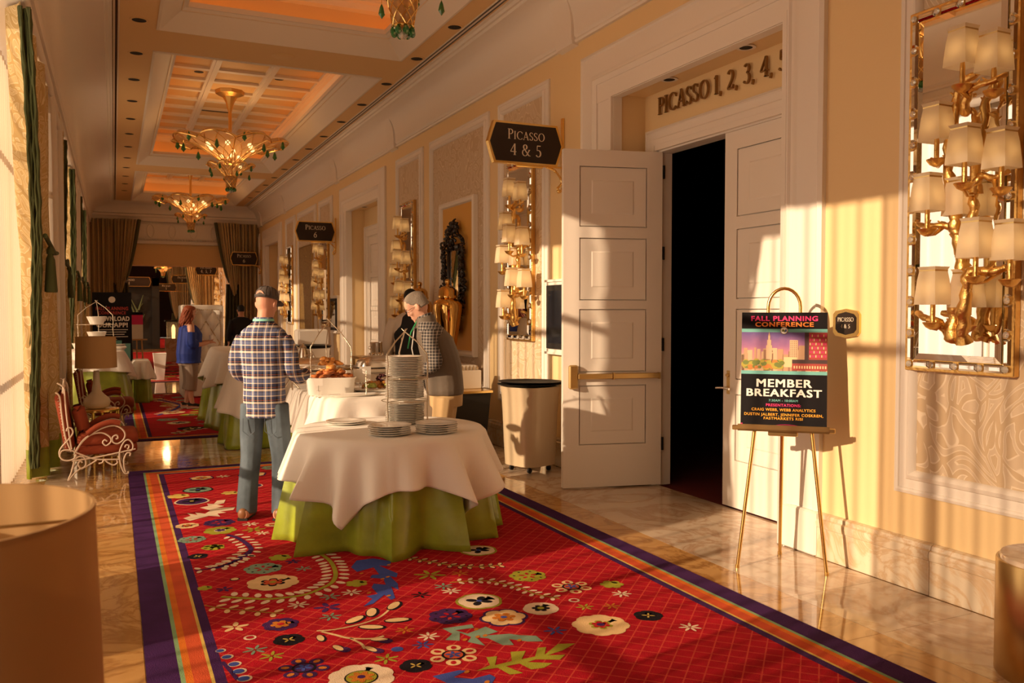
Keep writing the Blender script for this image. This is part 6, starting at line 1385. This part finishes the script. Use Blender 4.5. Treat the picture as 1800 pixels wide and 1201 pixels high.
# far candle column, lamp and dark doorway with plant picture
t = thing('dark_doorway_portal', 'dark framed doorway at the far end of the corridor under a small sign', 'doorway', (.62,40.5,0), 0)
b = MB(); b.box((-1.2,0,0),(-.9,.3,3.1)); b.box((.9,0,0),(1.2,.3,3.1)); b.box((-1.2,0,2.75),(1.2,.3,3.1)); b.box((-.9,.15,0),(.9,.25,2.75)); b.build('portal_frame', blackm, t, smooth=0)
b = MB(); [b.tube([(.25+.12*sin(k),.10,.9+.1*k),(.25+.35*sin(k*1.7),.08,1.4+.12*k)], [.05,.01], 5) for k in range(9)]; b.build('plant_relief', mat('dim_green', (.10,.12,.05), .6), t)
blade_sign((.62, 40.44, 2.93), ('PICASSO','1'), 'dim sign board over the dark doorway far down the corridor', w=1.7, br=False)
def glow_column(x, y, lab):
    t = thing('glass_lantern', lab, 'lantern', (x,y,.0085), 0); b = MB(); b.box((-.25,-.25,0),(.25,.25,.75)); b.build('plinth', marb, t, smooth=0); b = MB(); b.box((-.2,-.2,.75),(.2,.2,1.3)); b.build('glass_case', clearc, t, smooth=0); b = MB(); b.lathe([(.05,.75),(.06,1.1),(.02,1.2)], 12); b.build('candle', mat('lantern_glow', (1,.7,.35), .5, emit=(1,.55,.2), estr=6.) if 'lantern_glow' not in MATS else MATS['lantern_glow'], t); b = MB(); b.box((-.26,-.26,1.3),(.26,.26,1.34)); b.build('dark_top', blackm, t, smooth=0)
glow_column(1.75, 29.9, 'lit glass lantern on a marble plinth beyond the header, left of the booth'); 
# ================================================================ PEOPLE  (local: facing +y, x to their right)
def V3(*a): return Vector(a)
def ering(c, rx, ry, n=20, ex=2.3, tilt=0., yaw_=0.):
    out = []
    for i in range(n):
        t = 2*pi*i/n; cx, sy = cos(t), sin(t); k = (abs(cx)**ex+abs(sy)**ex)**(-1/ex); x, y = rx*k*cx, ry*k*sy
        x, y = x*cos(yaw_)-y*sin(yaw_), x*sin(yaw_)+y*cos(yaw_)
        out.append((c[0]+x, c[1]+y, c[2]+tilt*y))
    return out
def remesh(o, vox=.008, it=5, f=.5):
    m = o.modifiers.new('remesh', 'REMESH'); m.mode = 'VOXEL'; m.voxel_size = vox; m.use_smooth_shade = True
    if it: s = o.modifiers.new('smooth', 'SMOOTH'); s.factor = f; s.iterations = it
    return o
def torso(b, S, g=0., z0=None, z1=None, mi=0):
    """S: list (x,y,z,rx,ry)"""
    R = [ering(s[:3], s[3]+g, s[4]+g, tilt=(s[5] if len(s) > 5 else 0)) for s in S if (z0 is None or s[2] >= z0-1e-6) and (z1 is None or s[2] <= z1+1e-6)]
    b.loft(R, mi)
def limb(b, P, R, g=0., k=5, n=12):
    q = spl(P, k); m = len(q); seg = len(P)-1
    rs = []
    for i in range(m): f = i/(m-1)*seg; a = min(int(f), seg-1); u = f-a; rs.append(R[a]*(1-u)+R[a+1]*u+g)
    b.tube(q, rs, n)
def hand(b, w, d, side, up=V3(0,0,1), curl=.5, s=1.):
    """w wrist, d pointing direction, side = thumb side direction"""
    d = V3(*d).normalized(); sd = V3(*side); sd = (sd - d*sd.dot(d)).normalized(); nrm = d.cross(sd).normalized()
    w = V3(*w)
    b.tube([w-d*.02, w+d*.03*s, w+d*.085*s], [.024*s,.027*s,.024*s], 8); b.tube([w+d*.02+sd*.018, w+d*.085*s+sd*.022], [.017*s,.016*s], 8); b.tube([w+d*.02-sd*.018, w+d*.08*s-sd*.022], [.017*s,.015*s], 8)
    for i in range(4):
        o = (1.5-i)*.0205*s; L = [.072,.080,.074,.058][i]*s; base = w+d*(.078 if i in (1,2) else .072)*s+sd*o
        p1 = base+d*L*.45 - nrm*curl*.010; p2 = p1+(d*cos(curl)-nrm*sin(curl))*L*.33; p3 = p2+(d*cos(curl*1.8)-nrm*sin(curl*1.8))*L*.28
        b.tube([base-d*.02, p1, p2, p3], [.0095*s,.009*s,.008*s,.0065*s], 7)
    t0 = w+d*.02*s+sd*.024*s; t1 = t0+(d*.6+sd*.8)*.035*s; t2 = t1+(d*.9+sd*.25-nrm*.2)*.034*s; b.tube([t0, t1, t2], [.013*s,.0105*s,.008*s], 7)
def head(b, c, rz=0., pitch=0., s=1., nose=True):
    """c centre of the skull; face to +y"""
    T = Matrix.Translation(c) @ Matrix.Rotation(rz, 4, 'Z') @ Matrix.Rotation(pitch, 4, 'X') @ Matrix.Scale(s, 4)
    Z = [(-.118,.022,.030,.050),(-.105,.040,.045,.040),(-.085,.053,.062,.022),(-.06,.062,.078,.008),(-.03,.068,.088,.0),(0,.073,.094,-.002),(.03,.076,.098,-.004),(.06,.074,.096,-.006),(.09,.062,.080,-.008),(.11,.040,.052,-.008),(.118,.015,.02,-.008)]
    b.loft([[(rx*cos(2*pi*i/20), y+ry*sin(2*pi*i/20), z) for i in range(20)] for z, rx, ry, y in Z], 0, T)
    b.loft([[(.008*k*cx, .082+yy+ .002, z) for cx, yy in ((-1,0),(-.5,.012*k),(0,.02*k),(.5,.012*k),(1,0),(0,-.02))] for z, k in ((.02,.5),(0,.8),(-.02,1.25),(-.032,1.4),(-.038,1.0))], 0, T)
    b.ell((0,.083,-.062), (.022,.012,.006), 10, 6, 0, T); b.ell((0,.080,-.074), (.019,.012,.007), 10, 6, 0, T); b.ell((0,.072,-.10), (.022,.018,.014), 10, 6, 0, T)
    for q in (-1,1):
        b.ell((q*.028,.078,.018), (.018,.012,.006), 8, 6, 0, T); b.ell((q*.078,-.008,-.012), (.010,.020,.030), 10, 8, 0, T); b.ell((q*.086,-.014,-.004), (.006,.016,.022), 8, 6, 0, T)
        b.ell((q*.040,.062,-.03), (.02,.02,.018), 8, 6, 0, T)
    return T
def face_bits(T, root, browm, eye=True):
    w_ = MATS.get('eye_white') or mat('eye_white', (.75,.70,.66), .2); k_ = MATS.get('eye_iris') or mat('eye_iris', (.05,.035,.03), .2)
    for q in (-1,1):
        b = MB(); b.ell((q*.029,.078,.002), (.012,.010,.0085), 10, 8, 0, T); b.ell((q*.029,.0865,.001), (.005,.003,.005), 8, 6, 1, T); b.build('eye', [w_, k_], root)
        b = MB(); b.tube([(q*.014,.092,.020),(q*.030,.092,.026),(q*.045,.080,.020)], [.003,.004,.002], 6, 0, T); b.build('eyebrow', browm, root)
def shoe(b, p, yaw_, L=.28, mi=0):
    T = Matrix.Translation(p) @ Matrix.Rotation(yaw_, 4, 'Z')
    b.loft([[(rx*cos(t), y+0*sin(t), .045+zo+rz_*sin(t)) for t in [2*pi*i/14 for i in range(14)]] for y, rx, rz_, zo in ((-.09,.022,.03,0),(-.075,.036,.043,.0),(-.02,.040,.044,.0),(.05,.043,.038,-.006),(.11,.049,.030,-.014),(.16,.042,.024,-.02),(.19,.018,.014,-.026))], mi, T)
def sole(b, p, yaw_, mi=0):
    T = Matrix.Translation(p) @ Matrix.Rotation(yaw_, 4, 'Z'); pl_ = [(-.035,-.09),(.035,-.09),(.038,0),(.05,.11),(.038,.18),(0,.195),(-.038,.18),(-.05,.11),(-.038,0)]
    b.prism(pl_, 0, .018, mi, T)

def person(label, loc, rz, D):
    t = thing('person', label, 'person', loc, rz, None); S = D['torso']
    # ---- body: one continuous remeshed surface
    b = MB(); torso(b, S, -.012); J = D
    hb = J['headc']; T = head(b, hb, J.get('head_rz',0), J.get('head_pitch',0), J.get('head_s',1.))
    nb = V3(*J['neck']); limb(b, [nb-V3(0,0,.05), (nb+V3(*hb))/2+V3(0,-.01,-.01), V3(*hb)+V3(0,-.025,-.02)], [.062,.056,.055])
    for A in J['arms']:
        limb(b, A['p'], A.get('r', [.052,.044,.038,.026]), 0)
        hand(b, A['p'][-1], A['hd'], A['hs'], curl=A.get('curl',.5), s=A.get('s',1.))
    for Lg in J['legs']: limb(b, Lg['p'], Lg.get('r', [.085,.075,.055,.055,.04]), -.006)
    for Lg in J['legs']: shoe(b, (Lg['p'][-1][0], Lg['p'][-1][1], .0), Lg.get('yaw',0))
    o = b.build('body', J['skin'], t); remesh(o, .0075, 3, .4)
    return t, T
def clothes(t, name, m, fn, vox=.010, it=4, parent=None):
    b = MB(); fn(b); o = b.build(name, m, parent or t); return remesh(o, vox, it)

# ---------------- man in plaid shirt
T0 = [(a,b,c,d*.88,e*.95) for a,b,c,d,e in [(0,0,.86,.155,.115),(0,0,.95,.165,.125),(0,.0,1.05,.158,.118),(0,.0,1.18,.165,.118),(0,-.005,1.30,.185,.125),(0,-.01,1.40,.195,.120),(0,-.01,1.47,.175,.100),(0,-.005,1.52,.10,.07),(0,0,1.56,.06,.055)]]
armR = [V3(.150,-.01,1.415), V3(.200,.0,1.30), V3(.215,.01,1.17), V3(.24,.13,1.10), V3(.26,.27,1.13)]
armL = [V3(-.150,-.01,1.415), V3(-.200,-.01,1.30), V3(-.215,.0,1.17), V3(-.17,.13,1.10), V3(-.08,.25,1.12)]
legR = [V3(.09,0,.90), V3(.11,.0,.70), V3(.125,.02,.48), V3(.13,.0,.28), V3(.135,-.02,.08)]
legL = [V3(-.09,0,.90), V3(-.105,.0,.70), V3(-.12,.02,.48), V3(-.135,.0,.28), V3(-.145,-.02,.08)]
D = dict(torso=T0, headc=(.015,.025,1.685), head_rz=radians(-14), head_pitch=radians(-12), neck=(0,-.01,1.53), skin=skin,
  arms=[dict(p=armR, r=[.055,.050,.045,.038,.027], hd=(-.3,1,.05), hs=(-1,-.3,.4)), dict(p=armL, r=[.055,.050,.045,.038,.027], hd=(.4,1,.05), hs=(1,-.3,.4))],
  legs=[dict(p=legR, yaw=-.25), dict(p=legL, yaw=.1)])
t, T = person('man seen from behind in plaid flannel shirt, jeans and charcoal cap, by the round table', (1.06,6.86,.009), radians(-27), D)
man1 = t
def f(b):
    torso(b, [(0,0,.80,.160,.130)]+[(s[0],s[1],s[2],s[3]+.018,s[4]+.016) for s in T0[:-1]]+[(0,0,1.55,.075,.068)])
    for A in (armR, armL): limb(b, A[:-1]+[A[-1]-(A[-1]-A[-2])*.12], [.072,.068,.064,.056,.043])
clothes(t, 'plaid_shirt', plaidm, f)
b = MB(); b.loft([ering((0,-.002,1.535),.077,.070,24), ering((0,-.002,1.578),.070,.064,24), ering((0,-.002,1.572),.062,.056,24), ering((0,-.002,1.53),.06,.055,24)], cap=False); b.build('collar', plaidm, t, smooth=60)
b = MB(); b.loft([ering((0,-.006,1.548),.0815,.0745,24), ering((0,-.006,1.566),.0775,.0705,24)], cap=False); b.tube([(.05,.065,1.55),(.04,.14,1.40),(.02,.16,1.2)], .006, 6); b.tube([(-.05,.065,1.55),(-.04,.14,1.40),(.02,.16,1.2)], .006, 6); b.build('lanyard', teal, t, smooth=60)
b = MB(); b.tube([(-.183,-.095,1.435),(-.12,-.118,1.425),(0,-.135,1.42),(.12,-.118,1.425),(.183,-.095,1.435)], .004, 6); b.build('yoke_seam', plaidm, t)
def f(b):
    torso(b, [(0,0,.80,.150,.120),(0,0,.90,.152,.122),(0,0,.97,.150,.115)])
    for L_ in (legR, legL): limb(b, [L_[0]]+L_[1:-1]+[V3(L_[-1].x, L_[-1].y, .045)], [.100,.092,.080,.078,.082])
clothes(t, 'jeans', denim, f)
b = MB(); b.tube([(-.13,-.122,.80),(-.13,-.126,.70),(-.085,-.118,.66),(-.04,-.12,.70),(-.04,-.126,.80)], .003, 5); b.tube([(.13,-.122,.80),(.13,-.126,.70),(.085,-.118,.66),(.04,-.12,.70),(.04,-.126,.80)], .003, 5); b.build('pocket_seam', denim, t)
for L_, yw in ((legR, -.25), (legL, .1)):
    b = MB(); shoe(b, (L_[-1].x, L_[-1].y, .002), yw); o = b.build('shoe', leatherb, t, smooth=70); o.scale = (1.08,1.03,1.06); b = MB(); sole(b, (L_[-1].x, L_[-1].y, 0), yw); b.build('sole', blackm, o, smooth=0)
b = MB(); Tc = T @ Matrix.Translation((0,-.004,.042)) 
prof = [(.0,.092),(.03,.090),(.06,.075),(.078,.045),(.084,.010),(.084,-.012)]
b.loft([[(r*cos(2*pi*i/28)*1.0, r*1.28*sin(2*pi*i/28), z) for i in range(28)] for r, z in [(.002,.093)]+prof[1:]], 0, Tc, cap=False)
# brim
b.loft([[(x*w_, .098+y, z) for x in [-1,-.6,-.2,.2,.6,1]] for w_, y, z in ((.078,-.03,-.005),(.076,.02,-.012),(.064,.06,-.020),(.03,.083,-.026))], 0, Tc, cap=False, closed=False)
cp = b.build('cap', capm, t, smooth=60); md = cp.modifiers.new('thick','SOLIDIFY'); md.thickness = .003
b = MB(); b.ell((0,0,.095), (.008,.008,.005), 8, 6, 0, Tc)
for k in range(6): a = pi*k/6; b.tube([(r*cos(a)*s_, r*1.28*sin(a)*s_, z+.0015) for s_ in (1,-1) for r, z in (prof[1:] if s_ < 0 else prof[:0:-1])], .0016, 4, 0, Tc)
b.build('cap_seam', capm, cp, smooth=60)
b = MB(); b.add([(.034*sin(u)*1.0, -.1075-.002+.014*(1-cos(u*.9)), .004+.034*cos(u)) for u in [(-pi/2+pi*i/14) for i in range(15)]], [tuple(range(15))], 0, Tc); b.build('cap_opening', skin, cp, smooth=0)
b = MB(); b.tube([(-.046,-.094,.004),(0,-.111,.0),(.046,-.094,.004)], .007, 6, 0, Tc); b.build('cap_strap', capm, cp)
face_bits(T, t, hairg)
# plate in hand
plate(1.38,7.22,1.16, 'white plate held in the hands of the man in plaid', 'held plates', .8)

# ---------------- man in vest
lean = lambda z: .30*max(0, z-1.0)**1.2
T1 = [(0,.0,.82,.155,.130),(0,.0,.92,.160,.135),(0,.02,1.03,.155,.140),(0,lean(1.16),1.16,.165,.140),(0,lean(1.28),1.28,.182,.138),(0,lean(1.40),1.40,.190,.128),(0,lean(1.48)+.01,1.48,.165,.105),(0,lean(1.54)+.02,1.535,.09,.075),(0,.19,1.57,.062,.06)]
aL = [V3(-.185,.12,1.45), V3(-.235,.10,1.33), V3(-.245,.06,1.19), V3(-.20,.17,1.13), V3(-.14,.32,1.12)]
aR = [V3(.185,.12,1.45), V3(.235,.12,1.33), V3(.235,.12,1.19), V3(.17,.26,1.13), V3(.06,.38,1.12)]
lL = [V3(-.09,0,.88), V3(-.10,.02,.68), V3(-.11,.03,.48), V3(-.11,.0,.28), V3(-.11,-.03,.08)]
lR = [V3(.09,0,.88), V3(.10,.02,.68), V3(.11,.03,.48), V3(.11,.0,.28), V3(.11,-.03,.08)]
D = dict(torso=T1, headc=(.0,.255,1.665), head_rz=radians(4), head_pitch=radians(-32), head_s=1.04, neck=(0,.19,1.54), skin=skin2,
  arms=[dict(p=aL, r=[.055,.050,.044,.036,.026], hd=(.3,1,-.1), hs=(1,-.3,.5)), dict(p=aR, r=[.055,.050,.044,.036,.026], hd=(-.4,1,-.1), hs=(-1,-.3,.5))],
  legs=[dict(p=lL), dict(p=lR)])
t, T = person('grey-haired man in glasses, brown vest and checked shirt, looking down behind the plates', (2.62,6.98,.009), radians(62), D); man2 = t
def f(b):
    torso(b, [(s[0],s[1],s[2],s[3]+.006,s[4]+.006) for s in T1[1:-1]])
    for A in (aL, aR): limb(b, A[:-1]+[A[-1]-(A[-1]-A[-2])*.12], [.074,.066,.062,.052,.040])
clothes(t, 'checked_shirt', checkm, f)
def f(b): torso(b, [(0,.01,.90,.178,.160),(0,.01,.94,.186,.165)]+[(s[0],s[1],s[2],s[3]+(.028 if s[2] < 1.38 else .006),s[4]+.028) for s in T1[2:6]]+[(0,lean(1.48)+.01,1.47,.145,.118),(0,lean(1.54)+.02,1.53,.085,.088)])
clothes(t, 'vest', vestm, f)
b = MB(); b.loft([ering((0,.175,1.50),.092,.092,24,tilt=-.3), ering((0,.185,1.575),.083,.083,24,tilt=-.3), ering((0,.185,1.572),.076,.076,24,tilt=-.3), ering((0,.175,1.50),.08,.08,24,tilt=-.3)], cap=False); b.build('vest_collar', vestm, t, smooth=60)
b = MB(); b.loft([ering((0,.19,1.52),.073,.075,24,tilt=-.4), ering((0,.195,1.592),.066,.068,24,tilt=-.4)], cap=False); b.build('shirt_collar', MATS['grey_check_cotton'], t, smooth=60)
b = MB(); b.tube([(0,.275,1.50),(0,.30,1.30),(0,.26,1.1),(0,.18,.93)], .006, 6); b.build('zip', silver, t)
b = MB(); b.tube([(-.055,.24,1.55),(-.045,.30,1.44),(-.03,.33,1.30)], .006, 6); b.build('lanyard', mat('green_lanyard', (.03,.35,.12), .6), t)
def f(b):
    torso(b, [(0,0,.80,.162,.142),(0,0,.90,.166,.146),(0,0,.98,.162,.14)])
    for L_ in (lL, lR): limb(b, [L_[0]]+L_[1:-1]+[V3(L_[-1].x, L_[-1].y, .045)], [.105,.092,.078,.075,.078])
clothes(t, 'khaki_trousers', khaki, f)
for L_ in (lL, lR): b = MB(); shoe(b, (L_[-1].x, L_[-1].y, .002), 0); o = b.build('shoe', leatherb, t, smooth=70); o.scale = (1.08,1.03,1.06)
b = MB(); rr = [(-.03,.072,.083,-.025),(0,.078,.093,-.015),(.035,.082,.100,-.009),(.065,.079,.098,-.010),(.095,.066,.084,-.010),(.116,.042,.055,-.010),(.126,.012,.02,-.010)]
b.loft([[(rx*cos(a), y+ry*sin(a), z) for a in [pi*1.0+(pi*1.0)*i/16 + (0 if True else 0) for i in range(17)]]+[(rx*cos(a)*.995, y+ry*min(sin(a), [.0,.15,.45,.72,1,1,1][k])*.995, z) for a in [pi*i/12 for i in range(1,12)]] for k, (z, rx, ry, y) in enumerate(rr)], 0, T); o = b.build('hair', hairg, t, smooth=80); remesh(o, .007, 3)
face_bits(T, t, hairg)
b = MB()
for q in (-1,1): b.tube([(q*.030+.021*cos(u), .100, .000+.015*sin(u)) for u in [2*pi*i/18 for i in range(19)]], .0017, 5, 0, T, cap=False); b.tube([(q*.051,.099,.004),(q*.074,.06,.006),(q*.082,-.005,.002),(q*.080,-.02,-.01)], .0016, 5, 0, T)
b.tube([(-.010,.101,.002),(0,.106,.005),(.010,.101,.002)], .0016, 5, 0, T); b.build('glasses', blackm, t, smooth=60)

# ---------------- server with black vest, seen from behind
T2 = [(0,0,.86,.16,.115),(0,0,.98,.165,.12),(0,0,1.12,.165,.12),(0,0,1.26,.185,.125),(0,-.0,1.38,.195,.12),(0,0,1.46,.172,.10),(0,0,1.51,.09,.07),(0,0,1.55,.058,.055)]
bL = [V3(-.185,0,1.43), V3(-.24,.0,1.28), V3(-.265,.02,1.13), V3(-.25,.10,1.02), V3(-.22,.20,.98)]
bR = [V3(.185,0,1.43), V3(.23,.0,1.28), V3(.24,.02,1.13), V3(.18,.14,1.06), V3(.10,.24,1.04)]
D = dict(torso=T2, headc=(0,.03,1.66), neck=(0,0,1.52), head_pitch=radians(-20), skin=skin, arms=[dict(p=bL, r=[.055,.05,.044,.036,.026], hd=(.1,1,-.4), hs=(1,0,.3)), dict(p=bR, r=[.055,.05,.044,.036,.026], hd=(-.3,1,0), hs=(-1,0,.3))], legs=[dict(p=lL), dict(p=lR)])
t, T = person('server in black waistcoat and beige shirt, standing behind the man in the vest', (3.34,10.14,.003), radians(-18), D); t.scale = (1.07,1.07,1.07); man3 = t
def f(b):
    torso(b, [(s[0],s[1],s[2],s[3]+.004,s[4]+.004) for s in T2[:-1]])
    for A in (bL, bR): limb(b, A[:-1]+[A[-1]-(A[-1]-A[-2])*.1], [.072,.068,.066,.058,.042])
clothes(t, 'beige_shirt', shirtb, f)
clothes(t, 'waistcoat', blacks, lambda b: torso(b, [(s[0],s[1],s[2],s[3]+(.016 if s[2] < 1.3 else -.035),s[4]+.018) for s in T2[:-1]]))
def f(b):
    torso(b, [(0,0,.80,.165,.13),(0,0,.93,.168,.128)])
    for L_ in (lL, lR): limb(b, [L_[0]]+L_[1:-1]+[V3(L_[-1].x, L_[-1].y, .045)], [.105,.092,.078,.072,.07])
clothes(t, 'black_trousers', blacks, f)
for L_ in (lL, lR): b = MB(); shoe(b, (L_[-1].x, L_[-1].y, .002), 0); o = b.build('shoe', black, t, smooth=70); o.scale = (1.08,1.03,1.06)
b = MB(); b.loft([[(rx*cos(a), y+ry*sin(a)*(1 if sin(a) < 0 else .75), z) for a in [2*pi*i/20 for i in range(20)]] for z, rx, ry, y in rr], 0, T); o = b.build('hair', blackm, t, smooth=80); remesh(o, .008, 2)

# ---------------- woman in blue
T3 = [(0,0,.80,.19,.165),(0,0,.92,.20,.175),(0,.01,1.03,.185,.175),(0,.02,1.14,.185,.175),(0,.03,1.24,.19,.17),(0,.01,1.34,.18,.135),(0,0,1.41,.15,.10),(0,0,1.46,.075,.065),(0,0,1.50,.052,.05)]
wL = [V3(.17,0,1.38), V3(.225,.0,1.25), V3(.235,.0,1.10), V3(.19,.13,1.07), V3(.12,.30,1.10)]
wR = [V3(-.17,0,1.38), V3(-.225,.0,1.25), V3(-.235,.0,1.10), V3(-.18,.14,1.08), V3(-.08,.30,1.11)]
gL = [V3(-.09,0,.82), V3(-.10,.02,.62), V3(-.10,.02,.45), V3(-.10,.0,.26), V3(-.10,-.03,.08)]
gR = [V3(.09,0,.82), V3(.10,.02,.62), V3(.10,.02,.45), V3(.10,.0,.26), V3(.10,.03,.08)]
D = dict(torso=T3, headc=(0,.03,1.605), neck=(0,0,1.46), head_pitch=radians(-8), head_s=.95, skin=skin2, arms=[dict(p=wL, r=[.06,.055,.048,.04,.026], hd=(-.2,1,.1), hs=(-1,0,.3), s=.9), dict(p=wR, r=[.06,.055,.048,.04,.026], hd=(.2,1,.1), hs=(1,0,.3), s=.9)], legs=[dict(p=gL), dict(p=gR)])
t, T = person('woman with long red hair in royal blue cold-shoulder top, standing at the tall buffet', (1.13,15.3,.011), radians(-82), D)
def f(b):
    torso(b, [(0,0,.76,.225,.20)]+[(s[0],s[1],s[2],s[3]+.02,s[4]+.02) for s in T3[:6]]+[(0,0,1.395,.135,.11)])
    for A in (wL, wR): limb(b, [A[1]+V3(0,0,.03), A[2], A[3]-(A[3]-A[2])*.3], [.078,.085,.075])
clothes(t, 'blue_top', bluec, f)
def f(b):
    torso(b, [(0,0,.72,.19,.165),(0,0,.85,.20,.17)])
    for L_ in (gL, gR): limb(b, [L_[0], L_[1], L_[2], V3(L_[3].x, L_[3].y, .30)], [.115,.105,.095,.098])
clothes(t, 'grey_capri_trousers', greyp, f)
for L_ in (gL, gR): b = MB(); shoe(b, (L_[-1].x, L_[-1].y, .002), 0); o = b.build('sneaker', blackm, t, smooth=70); o.scale = (1.0,.96,1.05); b = MB(); sole(b, (L_[-1].x, L_[-1].y, 0), 0); b.build('sole', white, o, smooth=0)
b = MB(); hr = random.Random(4)
b.loft([[(rx*1.18*cos(a), y+ry*1.15*sin(a)*(1 if sin(a) < 0 else [.2,.3,.5,.8,1,1,1][k]), z) for a in [2*pi*i/20 for i in range(20)]] for k, (z, rx, ry, y) in enumerate(rr)], 0, T)
for k in range(46):
    a = pi+pi*k/45 + hr.uniform(-.05,.05); L_ = hr.uniform(.20,.34); r0 = .085
    if k % 2: a = hr.uniform(pi*.92, 2.08*pi)
    pts = [(r0*cos(a)*(1+.5*q)+.012*sin(q*9+k), r0*1.1*sin(a)*(1+.45*q)-.01+.012*cos(q*8+k), .06-L_*q-.02) for q in [i/7 for i in range(8)]]; b.tube(pts, [.016,.019,.020,.021,.020,.018,.014,.007], 6, 0, T)
b.build('long_red_hair', hairr, t, smooth=70); face_bits(T, t, hairr)
b = MB(); b.lathe([(.028,0),(.034,.07),(.032,.07),(.026,.005),(.001,.005)], 14); o = b.build('small_cup', china); o.location = (1.50,15.36,1.16); tag(o, 'small pale cup in the hand of the woman in blue', 'cup')

# ---------------- far person in a dark suit
D = dict(torso=T2, headc=(0,.02,1.66), neck=(0,0,1.52), skin=skin, arms=[dict(p=bL, hd=(0,0,-1), hs=(0,1,0), r=[.055,.05,.044,.036,.026]), dict(p=bR, hd=(0,.3,-1), hs=(0,1,0), r=[.055,.05,.044,.036,.026])], legs=[dict(p=lL), dict(p=lR)])
t, T = person('person in a black suit standing just right of the white booth, far back', (2.62,20.2,.003), radians(10), D)
def f(b):
    torso(b, [(s[0],s[1],s[2],s[3]+.02,s[4]+.02) for s in T2[:-1]])
    for A in (bL, bR): limb(b, A, [.075,.068,.064,.056,.042])
clothes(t, 'black_jacket', blacks, f, .012)
def f(b):
    torso(b, [(0,0,.80,.165,.13),(0,0,.93,.168,.128)])
    for L_ in (lL, lR): limb(b, [L_[0]]+L_[1:-1]+[V3(L_[-1].x, L_[-1].y, .03)], [.105,.092,.078,.072,.07])
clothes(t, 'black_trousers', blacks, f, .012)
b = MB(); b.loft([[(rx*cos(a), y+ry*sin(a)*(1 if sin(a) < 0 else .75), z) for a in [2*pi*i/20 for i in range(20)]] for z, rx, ry, y in rr], 0, T); o = b.build('hair', blackm, t, smooth=80)
flush_fonts()
